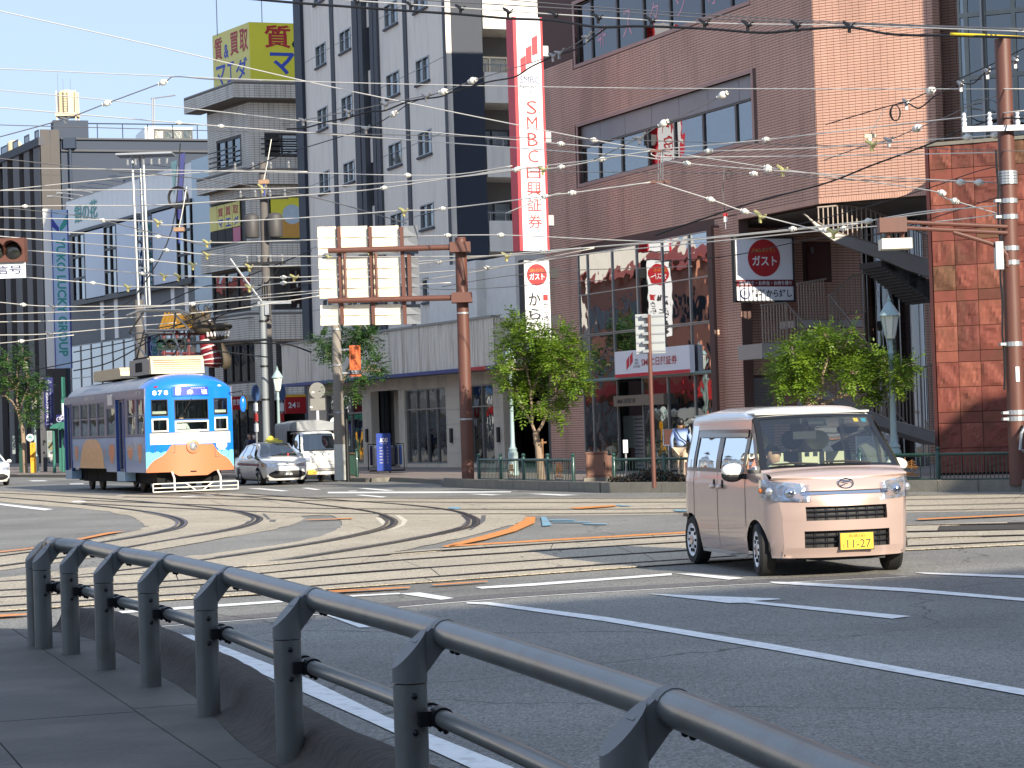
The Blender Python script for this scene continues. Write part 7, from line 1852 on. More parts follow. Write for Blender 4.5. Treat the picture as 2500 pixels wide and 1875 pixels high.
for i, (a, b) in enumerate(cols):
 for j, (c, d) in enumerate(rws):
  sft = (d - 410) * .036 * 2.37 * .42
  r = DS.pr(K('z5', a + sft, c - (a - 187) * .01), K('z5', b + sft, d - (b - 187) * .012), -.28)
  m = MB(); rr = random.Random(i * 20 + j); t1, t2 = rr.uniform(-.012, .012), rr.uniform(-.012, .012)
  m.grid(lambda u, v: DS.P(r[0] + (r[1] - r[0]) * u, r[2] + (r[3] - r[2]) * v, -.28 + t1 * (u - .5) - .055 * (v - .5) - .07 * (u - .5) + t2 * (u - .5) ** 2 - .02 * math.sin(v * 3.14)), 5, 5)
  m.grid(lambda u, v: DS.P(r[0] + (r[1] - r[0]) * u, r[2] + (r[3] - r[2]) * v, -.30), 1, 1, True)
  m.build('sign_sheet', SHEET if i < 3 else SHG, sg, smooth=True)
for x in (300, 481, 662, 706):
 m = MB(); a, b = DS.uv(K('z5', x, 128 if x < 700 else 280), -.2), DS.uv(K('z5', x + (22 if x < 700 else 8), 692 if x < 700 else 530), -.2)
 m.boxo(DS.P(b[0] - .05, b[1], -.26), DS.P(a[0], a[1]) - DS.P(b[0], b[1]), DS.U * .11, DS.N * .1); m.build('upright', BRN, sg)
for x in (335, 515):
 m = MB(); a, b = DS.uv(K('z5', x, 280), -.1), DS.uv(K('z5', x + 10, 545), -.1); m.tube([DS.P(a[0], a[1], -.05), DS.P(b[0], b[1], -.05)], .05, 8); m.build('upright', BRN, sg)
# ---- fences along the kerb
def fence(label, p0, p1, nposts, panels, z0=.2, z1=.82):
 p0, p1 = Vector((*p0, 0)), Vector((*p1, 0)); d = p1 - p0; L_ = d.length; d.normalize()
 n = Vector((-d.y, d.x, 0))
 t = thing('green_fence', label, 'fence', p0 + Z * z0, 'green kerb fences')
 for i in range(nposts):
  q = p0 + d * (L_ * i / (nposts - 1))
  m = MB(); m.lathe([(.055, z0), (.055, z1 + .06), (.035, z1 + .09), (.06, z1 + .13), (.04, z1 + .17), (.01, z1 + .18)], q, 10); m.build('post', SGRN, t, smooth=40)
 for zz, r in ((z1, .035), (z0 + .06, .022)): m = MB(); m.tube([p0 + Z * zz, p1 + Z * zz], r, 8); m.build('rail', SGRN, t)
 proto = None; k = 0; nb = int(L_ / .105)
 for k in range(1, nb):
  s = L_ * k / nb
  if any(a - .02 < s / L_ < b + .02 for a, b in panels): continue
  q = p0 + d * s
  if proto is None: m = MB(); m.tube([q + Z * (z0 + .06), q + Z * z1], .011, 6); o = m.build('baluster', SGRN, t); proto = (o.data, q)
  else: o = bpy.data.objects.new('baluster', proto[0]); C.objects.link(o); o.parent = t; o.location = q - proto[1]
 for a, b in panels:
  A_, B_ = p0 + d * (L_ * a), p0 + d * (L_ * b); w = (B_ - A_).length; h = z1 - z0 - .14
  m = MB(); c = [A_ + Z * (z0 + .1), B_ + Z * (z0 + .1), B_ + Z * (z0 + .1 + h), A_ + Z * (z0 + .1 + h)]; m.tube(c + [c[0]], .016, 6)
  pn = m.build('relief_panel', SGRN, t)
  m = MB(); r = random.Random(int(a * 1000)); base = A_ + Z * (z0 + .1)
  P_ = lambda u, v: base + d * (w * u) + Z * (h * v)
  m.tube([P_(.12, .45), P_(.25, .22), P_(.75, .22), P_(.92, .5), P_(.12, .45)], .014, 5)                      # a sailing ship cut out of plate
  for u, tp in ((.32, .86), (.52, .96), (.72, .84)):
   m.tube([P_(u, .4), P_(u, tp)], .009, 5)
   for v in (.5, .62, .74): m.tube([P_(u - .12, v), P_(u, v + .05), P_(u + .12, v - .01)], .010, 5)
  for v in (.08, .14): m.tube([P_(.05 + k * .1, v + (.03 if k % 2 else 0)) for k in range(10)], .010, 5)
  for k in range(12): a2 = r.random() * 6.28; m.tube([P_(.5, .6), P_(.5 + .42 * math.cos(a2), .5 + .42 * math.sin(a2))], .007, 4)
  m.build('ship_relief', BRZ, pn, kind='stuff')
 return t
fence('green kerb fence with two bronze panels under the tree by the brown pole', (-1.05, 65.0), (1.55, 58.75), 5, [(.33, .40), (.82, .90)])
fence('green kerb fence over low ground cover in front of the glass bay', (2.55, 56.9), (6.2, 53.3), 4, [(.5, .58)])
fence('green kerb fence with golden ship panel by the pale blue lamp post', (6.5, 53.0), (12.6, 46.9), 5, [(.345, .445)])
fence('short green fence beside the grey concrete pole behind the truck', (-5.6, 78.6), (-6.9, 83.5), 3, [], .14, .98)
# ---- lamp posts
def lamp_post(label, p, h=4.35):
 t = thing('lamp_post', label, 'street lamp', p, 'old style street lamps', world_coords=True)
 m = MB(); m.lathe([(.20, 0), (.20, .1), (.17, .14), (.165, .75), (.13, .82), (.15, .86), (.09, .95), (.075, 1.1), (.055, h - 1.35), (.075, h - 1.32), (.055, h - 1.25), (.05, h - 1.02), (.09, h - .98)], p, 14); m.build('post', LBLUE, t, smooth=35)
 m = MB(); m.lathe([(.10, h - .97), (.12, h - .9), (.20, h - .45), (.20, h - .44)], p, 6); la = m.build('lantern', FROST, t)
 m = MB()
 for k in range(6):
  a = 2 * math.pi * k / 6; e = p.orthogonal() if False else None
  x = Vector((0, 0, 1)).orthogonal().normalized(); y = Vector((0, 0, 1)).cross(x); dd = x * math.cos(a) + y * math.sin(a)
  m.tube([p + dd * .122 + Z * (h - .9), p + dd * .203 + Z * (h - .44)], .012, 5)
 m.build('lantern_bar', LBLUE, la, kind='stuff')
 m = MB(); m.lathe([(.25, h - .44), (.24, h - .41), (.12, h - .22), (.05, h - .12), (.035, h - .1), (.05, h - .06), (.02, h - .02), (.005, h + .05)], p, 12); m.build('lantern_roof', LBLUE, t, smooth=35)
 return t
lamp_post('pale blue lamp post with lantern in front of the stairs at right', gr((2186, 1181), .14))
lamp_post('blue grey lamp post behind the bright tree, lantern hidden in leaves', gr((1254, 1160), .14))
lamp_post('lamp post with lantern rising behind the truck and utility pole', at((684, 1150), 90) * 1 - Z * (at((684, 1150), 90).z - .14))
q = at((88, 1158), 119); lamp_post('lamp post beside the tree at the far left', Vector((q.x, q.y, .14)))
# ---- utility poles
def pole(name, label, cat, p, top_z, r0, r1, mat, extra=None):
 t = thing(name, label, cat, p); m = MB(); m.lathe([(r0, p.z), (r1, top_z)], (p.x, p.y, 0), 14); m.build('shaft', mat, t, smooth=40); return t
q = gr((2487, 1184), .14); zt = at((2452, 96), q.y).z
rp_ = pole('utility_pole', 'thick reddish brown pole at the right edge carrying cables and clamps', 'pole', q, zt, .19, .175, BRN)
def pz(c, x, y): return at(K(c, x, y), q.y).z
for y in (1550, 1575, 1600, 1625, 1648): zz = pz('zq', 2080, y); m = MB(); m.lathe([(.215, zz - .03), (.215, zz + .02)], (q.x, q.y, 0), 16); m.build('clamp_band', GALV, rp_)
for y in (25, 115, 292, 372, 830, 1215, 1250): zz = pz('zr', 1540, y); m = MB(); m.lathe([(.2, zz - .05), (.2, zz + .05)], (q.x, q.y, 0), 16); m.box(q.x - .32, q.x - .2, q.y - .2, q.y, zz - .03, zz + .03); m.build('clamp_band', GALV, rp_)
zz = pz('zq', 2050, 1168); m = MB(); m.box(q.x - 1.0, q.x + 1.4, q.y - .32, q.y - .22, zz - .06, zz + .06); m.build('crossarm', GALV, rp_)
for dx in (-.95, -.4, .2): m = MB(); m.lathe([(.05, 0), (.06, .08), (.035, .1), (.06, .16), (.03, .2), (.05, .26), (.02, .3)], (q.x + dx, q.y - .27, zz + .06), 10); m.build('insulator', WHITE, rp_, smooth=50)
m = MB(); zz = pz('zr', 1470, 330); m.box(q.x - .36, q.x - .2, q.y - .25, q.y - .05, zz - .32, zz + .28); m.build('junction_box', M('box_grey', (186, 188, 188), .5), rp_)
m = MB(); zz = pz('zr', 1560, 1000); m.box(q.x - .02, q.x + .06, q.y - .2, q.y - .185, zz - .16, zz + .16); m.build('number_tag', WHITE, rp_)
m = MB(); m.tube([Vector((q.x - .24, q.y - .1, z_)) + Vector((.015 * math.sin(z_ * 5), 0, 0)) for z_ in [2.2 + k * .4 for k in range(14)]], .025, 6); m.build('conduit', BLK, rp_)
m = MB(); z3 = pz('zr', 1590, 1330); m.tube([(q.x + .1, q.y - .3, z3 - .4), (q.x - .02, q.y - .35, z3 - .35), (q.x + .02, q.y - .35, z3), (q.x + .15, q.y - .32, z3 + .2), (q.x + .4, q.y - .3, z3 + .2)], .035, 8); m.build('bent_pipe', GALV, rp_)
# signal arm on it
sa = thing('signal_bracket', 'brown double pipe bracket with a cream signal box reaching left from the pole', 'signal', at(K('zr', 880, 270), q.y - .1), None)
def qp(x, y, d=0): return at(K('zr', x, y), q.y - .15 + d)
for a, b in (((865, 140), (1520, 170)), ((865, 172), (1520, 205)), ((1215, 200), (1420, 262))): m = MB(); m.tube([qp(*a), qp(*b)], .045, 8); m.build('arm', BRN, sa)
m = MB(); m.tube([qp(1420, 262), qp(1490, 295), qp(1515, 330), qp(1520, 395)], .045, 8); m.build('arm', BRN, sa)
m = MB(); a = qp(795, 205); b = qp(945, 118); m.box(a.x, b.x, a.y - .18, a.y + .2, a.z, b.z); m.build('bracket_box', BRN, sa)
m = MB(); a = qp(805, 300); b = qp(972, 236); m.box(a.x, b.x, a.y - .25, a.y + .25, a.z, b.z); m.build('signal_box', M('signal_cream', (210, 206, 190), .5), sa)
m = MB(); m.tube([qp(850, 200), qp(850, 240)], .04, 6); m.tube([qp(930, 200), qp(930, 240)], .04, 6); m.build('hanger', BRN, sa, kind='stuff')
# poles further left
q2 = gr((832, 1172), .14)
cp = pole('concrete_pole', 'grey concrete pole with white painted foot left of the blue board', 'pole', q2, at((812, 790), q2.y).z + .5, .20, .15, CONC)
m = MB(); m.lathe([(.21, .14), (.2, 1.35)], (q2.x, q2.y, 0), 14); m.build('white_foot', M('foot_white', (190, 192, 186), .7, var=.15), cp, smooth=40)
for zz in (2.4, 4.0, 5.2): m = MB(); m.lathe([(.195, zz), (.195, zz + .05)], (q2.x, q2.y, 0), 14); m.build('clamp_band', GALV, cp)
q3 = gr((850, 1174), .14); pole('black_post', 'slim black post next to the grey concrete pole', 'post', q3, at((848, 998), q3.y).z, .07, .06, BLK)
hs_ = Fac(K('zt', 1495, 470), q2.y - .1, 88); r = hs_.pr(K('zt', 1437, 322), K('zt', 1550, 612))
t = thing('hotel_banner_sign', 'small orange upright hotel sign fixed to the grey concrete pole', 'sign', hs_.P(r[0], r[2]))
m = MB(); hs_.box(m, *r, -.05, 0); m.build('panel', M('sign_orange', (200, 96, 44), .5, var=.05), t)
w, h = r[1] - r[0], r[3] - r[2]
hs_.text('エルミタージュ', r[0] + w * .36, r[0] + w * .64, r[2] + h * .25, r[2] + h * .95, .006, INK, t, vertical=True, bold=.02)
hs_.text('ホテル', r[0] + w * .74, r[0] + w * .88, r[2] + h * .76, r[2] + h * .95, .006, INK, t, vertical=True); hs_.text('ワイン倉庫付', r[0] + w * .1, r[0] + w * .22, r[2] + h * .45, r[2] + h * .92, .006, INK, t, vertical=True)
m = MB(); hs_.box(m, r[0], r[1], r[2] + h * .06, r[2] + h * .21, .002, .008); m.build('price_strip', INK, t); hs_.text('¥2,980〜\n¥4,980〜', r[0] + w * .15, r[0] + w * .85, r[2] + h * .075, r[2] + h * .195, .011, WHITE, t)
m = MB(); hs_.box(m, r[0] - .35, r[0], r[2] + .1, r[2] + .16, -.1, -.04); hs_.box(m, r[0] - .35, r[0], r[3] - .16, r[3] - .1, -.1, -.04); m.build('bracket', GALV, t)
def zpole(px_top, px_bot, d): a = at(px_top, d); b = at(px_bot, d); return Vector((b.x, b.y, .14)), a.z
b, zt = zpole((633, 735), (652, 1100), 93); sp = pole('steel_pole', 'light grey steel pole left of the lamp behind the truck', 'pole', b, zt, .17, .14, M('pole_grey_shaded', (128, 134, 138), .5, var=.12, scale=2))  # grey of the shaft lowered to imitate standing in shade
for zz in (3.2, 4.6, 6.5, 8): m = MB(); m.lathe([(.19, zz), (.19, zz + .07)], (b.x, b.y, 0), 14); m.build('clamp_band', BLK, sp)
m = MB(); m.tube([(b.x, b.y, 7.3), (b.x - .9, b.y - .1, 8.6), (b.x - 1.3, b.y - .1, 9.2)], .05, 6); m.build('stay', GALV, sp)
m = MB(); m.box(b.x - .2, b.x + 1.2, b.y - .1, b.y + .1, zt - .15, zt - .02); m.box(b.x + .1, b.x + .28, b.y - .2, b.y - .05, zt - .6, zt - .15); m.build('crossarm', GALV, sp, kind='stuff')
b2, zt2 = zpole((640, 395), (662, 1100), 95); up = pole('utility_pole', 'dark weathered utility pole with transformers in front of the tiled building', 'pole', b2, zt2, .22, .16, M('pole_dark_concrete', (96, 92, 90), .85, var=.15))
for zz, w in ((zt2 - .4, 2.6), (zt2 - 1.6, 2.2), (zt2 - 4.4, 1.8)):
 m = MB(); m.box(b2.x - w / 2, b2.x + w / 2, b2.y - .35, b2.y - .24, zz - .06, zz + .06); m.build('crossarm', BLK, up)
 for k in range(4): m = MB(); m.lathe([(.06, 0), (.08, .1), (.04, .12), (.07, .2), (.02, .3)], (b2.x - w / 2 + .15 + k * (w - .3) / 3, b2.y - .3, zz + .06), 8); m.build('insulator', GREYM, up)
for sx in (-1, 1): m = MB(); m.lathe([(.30, 0), (.33, .08), (.33, .9), (.26, 1.0), (.1, 1.05)], (b2.x + sx * .5, b2.y - .4, zt2 - 3.3), 14); m.build('transformer', M('transformer_dark', (66, 64, 64), .6), up, smooth=40)
for k in range(3): m = MB(); m.tube([(b2.x - .1 + k * .1, b2.y - .3, zt2 - 5.2), (b2.x - .12 + k * .12, b2.y - .32, zt2 - 6.8)], .06, 8); m.build('cable_sleeve', BLK, up)
# lattice mast of three tubes
a = at((330, 385), 118); b = at((345, 745), 118); lm = thing('lattice_mast', 'three tube steel mast with a top platform left of the tiled building', 'mast', (b.x, b.y, .14))
xs_ = [at((x, 560), 118).x for x in (333, 346, 360)]
for k, x in enumerate(xs_): m = MB(); m.tube([(x, 118 + (k == 1) * .7, b.z), (x - .12, 118 + (k == 1) * .7, a.z + .2)], .075, 8); m.build('tube', GALV, lm)
for k in range(9):
 zz = b.z + (a.z - b.z) * k / 8; m = MB(); m.tube([(xs_[0], 118, zz), (xs_[2], 118, zz)], .03, 5); m.build('rung', GALV, lm)
m = MB(); m.box(xs_[0] - .9, xs_[2] + 1.5, 117.4, 118.9, a.z + .1, a.z + .2); m.build('platform', GALV, lm)
for k in range(6): m = MB(); x = xs_[0] - .3 + k * .42; m.lathe([(.06, 0), (.09, .12), (.05, .15), (.08, .3)], (x, 117.6, a.z - .45), 8); m.build('insulator', GALV, lm)
m = MB(); m.lathe([(.28, .14), (.25, b.z + .3)], (xs_[1] - .3, 118.2, 0), 12); m.build('base_pole', M('pole_dark_concrete', (96, 92, 90), .85), lm, smooth=40)
# ---- smaller signs
def post_sign(name, label, cat, px_bot, px_top, d, r, mat):
 b, zt = zpole(px_top, px_bot, d); t = thing(name, label, cat, b); m = MB(); m.tube([b, (b.x, b.y, zt)], r, 10); m.build('post', mat, t, smooth=40); return t, b, zt
t, b, zt = post_sign('road_sign', 'back of a square road sign on a reddish brown post before the glass bay', 'road sign', (1597, 1183), (1577, 768), 54.2, .055, BRN)
F = Fac(K('zs', 605, 675), 54.2, 96); r = F.pr(K('zs', 512, 556), K('zs', 702, 796), -.08)
m = MB(); F.box(m, r[0], r[1], r[2], r[3], -.09, -.07); m.build('sheet', M('sign_back_grey', (176, 180, 180), .45, .5, var=.06), t)
for k in range(5): zz = r[2] + (r[3] - r[2]) * (.06 + k * .22); m = MB(); F.box(m, r[0], r[1], zz - .02, zz + .02, -.068, -.05); F.box(m, b.x and F.uv(K('zs', 555, 600))[0], F.uv(K('zs', 592, 600))[0], zz - .035, zz + .035, -.0655, .07); m.build('stiffener', GALV, t, kind='stuff')
t, b, zt = post_sign('round_road_sign', 'back of a round road sign and square plate on a white post behind the truck', 'road sign', (778, 1100), (773, 935), 88, .06, WHITE)
F = Fac(K('zt', 1135, 745), 87.85, 90); u, zz = F.uv(K('zt', 1135, 745)); SBK = M('sign_back_dark', (128, 128, 124), .6, .3)
m = MB(); m.lathe([(.32, 0), (.32, .03)], F.P(u, zz, -.1), 24, F.N); m.build('disc', SBK, t)
r = F.pr(K('zt', 1068, 822), K('zt', 1212, 930)); m = MB(); F.box(m, *r, -.1, -.07); m.build('plate', SBK, t)
for x, y in ((1095, 763), (1078, 903)): u2, z2_ = F.uv(K('zt', x, y)); m = MB(); F.box(m, u2 - .05, u2 + .05, z2_ - .03, z2_ + .03, -.066, -.06); m.build('sticker', WHITE, t)
for x, lb in ((570, 'road sign seen edge on, left of the light grey steel pole'), (815, 'road sign seen edge on, left of the red 24 sign')):
 t, b, zt = post_sign('road_sign', lb, 'road sign', (480 + x / 3.8583, 1100), (480 + (x - 3) / 3.8583, 940), 97, .05, GALV)
 F = Fac(K('zt', x, 800), 97, 20)
 m = MB(); m.lathe([(.36, 0), (.36, .05)], (b.x, b.y - .1, zt - .35), 20, F.N); m.build('disc', M('sign_face_blue', (70, 100, 150), .4), t)
 for k, c in enumerate((WHITE, SRED, WHITE)):
  m = MB(); m.boxo(Vector((b.x - .09, b.y - .12, zt - 1.15 - k * .45)), Vector((.18, .05, 0)), Vector((0, .05, 0)), Z * .36); m.build('plate', c, t)
def stand_sign(label, c, rad, d, colx, ctop, cbot, text1):
 F = Fac(c, d, 88); u, zz = F.uv(c); R_ = rad * d / 5400
 t = thing('taxi_stand_sign', label, 'sign', F.P(u, .14), 'taxi stand signs')
 m = MB(); m.lathe([(R_, 0), (R_, .05)], F.P(u, zz, 0), 24, F.N); dc = m.build('disc', M('disc_pale', (206, 220, 220), .5), t)
 m = MB(); m.lathe([(R_ * .97, .0), (R_ * 1.0, .04), (R_ * .93, .06), (R_ * .9, .055)], F.P(u, zz, .002), 24, F.N) if False else None
 tc = M('taxi_teal', (50, 130, 120), .5); m = MB(); F.box(m, u - R_ * .62, u + R_ * .62, zz - R_ * .1, zz + R_ * .2, .052, .06); F.box(m, u - R_ * .3, u + R_ * .35, zz + R_ * .2, zz + R_ * .45, .052, .06); m.build('taxi_symbol', tc, dc, kind='stuff')
 F.text(text1, u - R_ * .7, u + R_ * .7, zz - R_ * .72, zz - R_ * .3, .055, tc, dc, bold=.03)
 a, b = F.uv(K('s', colx[0], ctop)), F.uv(K('s', colx[1], cbot)); m = MB(); F.box(m, a[0], b[0], .14, a[1], -.2, -.02); m.build('column', M('column_amber', (222, 160, 40), .5), t)
 F.text('タクシーのりば', a[0] + (b[0] - a[0]) * .25, a[0] + (b[0] - a[0]) * .75, a[1] * .45, a[1] * .95, -.01, INK, t, vertical=True)
 m = MB(); m.tube([F.P(u, a[1] * .9, -.08), F.P(u, zz - R_ * .9, -.03)], .04, 8); m.build('post', GALV, t)
stand_sign('taxi stand sign with yellow column half behind the concrete pole', K('zt', 1312, 1050), 14.5, 80.5, (818.5, 828.5), 1048, 1122, 'のりば')
stand_sign('taxi stand sign with orange column by the tree at far left', K('zl', 322, 1085), 9, 117, (73, 87), 1081, 1140, 'タクシー')
# left-edge signal with its name plate
F = Fac(K('z2', 90, 500), 38, 92); sgn = thing('traffic_signal', 'brown traffic signal head with white name plate cut by the left edge', 'traffic signal', at(K('z2', 60, 480), 38))
r = F.pr(K('z2', -260, 398), K('z2', 178, 556)); m = MB(); F.box(m, r[0], r[1], r[2], r[3], -.22, 0); m.build('housing', BRN, sgn)
for x in (-150, -25, 98):
 u, zz = F.uv(K('z2', x, 478)); R_ = .155
 m = MB(); m.lathe([(R_ * .95, .0), (R_ * .9, .02), (R_ * .5, .05), (.01, .06)], F.P(u, zz, .005), 24, F.N); m.build('lens', M('lens_dark', (34, 36, 34), .15, coat=.8), sgn, smooth=50)
 m = MB(); a0 = 20
 m.grid(lambda a, b: F.P(u + math.cos(R(-20 + 220 * a)) * R_, zz + math.sin(R(-20 + 220 * a)) * R_, .003 + .22 * b * (.35 + .65 * max(0, math.sin(R(-20 + 220 * a))))), 24, 3); m.grid(lambda a, b: F.P(u + math.cos(R(-20 + 220 * a)) * (R_ + .008), zz + math.sin(R(-20 + 220 * a)) * (R_ + .008), .003 + .22 * b * (.35 + .65 * max(0, math.sin(R(-20 + 220 * a))))), 24, 3, True); m.build('visor', BRN, sgn, smooth=50)
r = F.pr(K('z2', -190, 562), K('z2', 178, 670)); m = MB(); F.box(m, *r, -.1, -.07); npn = m.build('name_plate', WHITE, sgn)
u0, z0_ = F.uv(K('z2', -150, 652)); u1, z1_ = F.uv(K('z2', 153, 578)); F.text('車用信号' if False else '式信号', u0, u1, z0_, z1_, -.065, NAVYINK, npn, bold=.01)
m = MB(); m.tube([F.P(r[0] - 2.5, r[3] + .3, -.12), F.P(r[1], r[3] + .3, -.12)], .05, 8); m.build('arm', BRN, sgn)
# signal over the tram
F = Fac(K('z2', 1235, 1150), 86, 90); t = thing('traffic_signal', 'dark three lens traffic signal above the tram roof on a long arm', 'traffic signal', at(K('z2', 1235, 1150), 86))
r = F.pr(K('z2', 1128, 1112), K('z2', 1338, 1190)); m = MB(); F.box(m, *r, -.3, 0); m.build('housing', M('signal_dark_green', (30, 44, 42), .5), t)
for x, c in ((1162, (30, 62, 52)), (1232, (44, 42, 34)), (1302, (46, 36, 36))):
 u, zz = F.uv(K('z2', x, 1152)); m = MB(); m.lathe([(.16, 0), (.15, .03), (.02, .06)], F.P(u, zz, .004), 20, F.N); m.build('lens', M('lens_%d' % x, c, .2, coat=.6), t, smooth=50)
 m = MB(); m.grid(lambda a, b: F.P(u + math.cos(math.pi * a) * .175, zz + math.sin(math.pi * a) * .175, .25 * b), 12, 1); m.build('visor', M('signal_dark_green', (30, 44, 42)), t)
m = MB(); m.tube([F.P(r[1], (r[2] + r[3]) / 2, -.15), F.P(r[1] + 3.2, (r[2] + r[3]) / 2 + .06, .0)], .05, 8); m.tube([F.P(r[1] + .9, r[2] - .05, -.15), F.P(r[1] + 3.2, r[2] - .4, 0)], .03, 6); m.build('arm', BLK, t, kind='stuff')
# festival dragon with a gilded roof on posts
dg = 100; DR = Fac(K('z2', 1400, 1150), dg, 90)
def dp_(x, y, o=0): return DR.P(*DR.uv(K('z2', x, y)), o)
t = thing('dragon_figure', 'festival dragon figure with red and white striped belly over the tram', 'dragon figure', Vector((dp_(1500, 1300).x, dg, .14)))
pts = [dp_(1478, 1085), dp_(1486, 1130), dp_(1500, 1180), dp_(1514, 1225), dp_(1522, 1265), dp_(1524, 1295), dp_(1522, 1318)]
rad = [.28, .32, .38, .44, .50, .48, .30]
dm = cr_spline([(*p, r_) for p, r_ in zip(pts, rad)], 4)
DRD = M('dragon_red', (122, 24, 34), .5, var=.15); DWH = M('dragon_white', (206, 198, 190), .5); DGR = M('dragon_brown', (70, 62, 50), .7, var=.3, scale=8, bump=.5)
n = len(dm)
for k in range(0, n - 1):
 seg = dm[k:k + 2]; m = MB(); m.tube([Vector(s[:3]) for s in seg], [s[3] * (1.04 if k % 4 == 3 else 1.0) for s in seg], 14, cap=(k in (0, n - 2))); m.build('belly_band', DWH if k % 4 == 3 else DRD, t, smooth=50)
m = MB(); m.tube([p + Vector((.3 + r_ * .5, .15, 0)) for p, r_ in zip(pts, rad)], [r_ * .7 for r_ in rad], 10); m.build('back', DGR, t, smooth=50)
hd = dp_(1470, 1020); m = MB(); m.ball(hd, .62, 12, 8, (.9, .8, .7)); m.ball(hd + Vector((.75, -.2, -.08)), .38, 10, 6, (1.5, .8, .5)); m.ball(hd + Vector((.6, -.2, -.55)), .3, 10, 6, (1.7, .8, .4)); m.build('head', DGR, t, smooth=True)
m = MB()
for k in range(7):
 q = hd + Vector((.2 + k * .16, -.5, -.3)); m.lathe([(.05, 0), (.01, -.22)], q, 5); q = hd + Vector((.25 + k * .15, -.5, -.5)); m.lathe([(.045, 0), (.01, .18)], q, 5)
m.build('teeth', DWH, t, kind='stuff')
rr = random.Random(3); m = MB()
for k in range(34): a = rr.uniform(.3, 2.9); q = hd + Vector((math.cos(a) * .5 - .1, rr.uniform(-.3, .3), math.sin(a) * .4)); m.tube([q, q + Vector((math.cos(a) * .3 - .1, rr.uniform(-.2, .2), math.sin(a) * .5)), q + Vector((math.cos(a) * .4 + rr.uniform(-.3, .3), 0, math.sin(a) * .75))], [.04, .02, .006], 4)
m.build('mane', DGR, t, kind='stuff')
m = MB(); m.ball(hd + Vector((.35, -.5, .2)), .1, 8, 5); m.build('eye', DWH, t, smooth=True)
m = MB(); m.lathe([(.16, .14), (.14, pts[-1].z)], (pts[-1].x, dg + .1, 0), 10); m.build('support', BLK, t)
t = thing('gilded_roof', 'gilded festival roof on dark red posts beside the dragon', 'float roof', Vector((dp_(1285, 1200).x, dg + .6, dp_(1285, 1260).z)))
m = MB(); a, b = dp_(1135, 1048, -.6), dp_(1445, 1030, -.6); tz = dp_(1300, 1000).z
m.prism([a + Vector((0, -.7, 0)), a + Vector((.3, 0, .75)), a + Vector((0, .9, 0))], b - a + Vector((0, 0, .0))); m.build('roof', M('gilt', (170, 128, 50), .45, .5, var=.25, scale=4), t)
for k in range(12): q = a + (b - a) * (k + .5) / 12; m = MB(); m.tube([q + Vector((.02, -.72, .02)), q + Vector((.2, -.02, .78))], .05, 6); m.build('roof_rib', M('gilt', (170, 128, 50)), t)
DKR = M('dark_red_lacquer', (96, 34, 36), .4, coat=.4)
for x in (1165, 1260, 1345, 1440): m = MB(); m.tube([dp_(x, 1050, -.5), dp_(x + 4, 1260, -.5)], .07, 8); m.build('post', DKR, t)
for y in (1075, 1215, 1250): m = MB(); m.tube([dp_(1150, y, -.5), dp_(1450, y, -.5)], .06, 8); m.build('beam', DKR, t)
m = MB(); m.lathe([(.3, .14), (.3, dp_(1300, 1255).z)], (dp_(1300, 1255).x, dg + .6, 0), 10); m.build('support', BLK, t)
# blue advertising board, clothes rail, utility box, notice stands
F = Fac(K('zt', 1760, 1500), 84.0, 84); r = F.pr(K('zt', 1690, 1152), K('zt', 1836, 1500))
t = thing('advertising_board', 'blue standing board on castors with white lettering before the clothes shop', 'board', F.P((r[0] + r[1]) / 2, .14)); w, h = r[1] - r[0], r[3] - r[2]
m = MB(); F.box(m, r[0], r[1], .24, r[3], -.08, 0); m.build('panel', M('board_blue', (28, 62, 150), .4), t)
F.text('AOKI', r[0] + w * .24, r[0] + w * .78, r[3] - h * .24, r[3] - h * .12, .004, WHITE, t, bold=.04); F.text('Nagasaki', r[0] + w * .3, r[0] + w * .7, r[3] - h * .29, r[3] - h * .26, .004, WHITE, t)
for k, s in enumerate(('SUIT', 'CASUAL', 'FORMAL', 'SHIRT', 'LADIES', 'SHOES')): F.text(s, r[0] + w * .2, r[0] + w * (.34 + .02 * len(s)), r[3] - h * (.40 + k * .08), r[3] - h * (.365 + k * .08), .004, CURT, t); F.text('2F' if k else '1F', r[0] + w * .7, r[0] + w * .82, r[3] - h * (.40 + k * .08), r[3] - h * (.365 + k * .08), .004, CURT, t)
for u in (r[0] + .05, r[1] - .05):
 m = MB(); F.box(m, u - .03, u + .03, .17, .24, -.3, .2); m.build('foot', BLK, t)
 for o in (-.26, .16): m = MB(); m.lathe([(.035, -.015), (.035, .015)], F.P(u, .176, o), 10, F.U); m.build('castor', BLK, t)
F2 = Fac(K('zt', 1700, 1500), 84.8, 84); t = thing('clothes_cart', 'dark clothes cart with blue garments behind the blue board', 'cart', F2.P(0, .14))
for u in (-.32, 1.05): m = MB(); m.tube([F2.P(u, .2, 0), F2.P(u, 1.25, 0)], .02, 6); m.build('upright', BLK, t)
m = MB(); m.tube([F2.P(-.32, 1.25, 0), F2.P(1.05, 1.25, 0)], .02, 6); m.build('rail', BLK, t); m = MB(); F2.box(m, -.35, 1.1, .2, .26, -.25, .25); m.build('tray', BLK, t)
for k in range(8): m = MB(); u = -.25 + k * .16; m.prism([F2.P(u, 1.2, -.05), F2.P(u, 1.1, -.22), F2.P(u, .45, -.2), F2.P(u, .45, .2), F2.P(u, 1.1, .22), F2.P(u, 1.2, .05)], F2.U * .09); m.build('garment', CLOTH[(0, 2, 4, 0, 4, 1, 0, 4)[k]], t)
bq = gr((1467, 1174), .14); BXB = M('box_brown', (112, 78, 64), .55, var=.12, bump=.15)
t = thing('utility_box', 'brown steel street cabinet on a pale plinth between the two fences', 'utility box', bq)
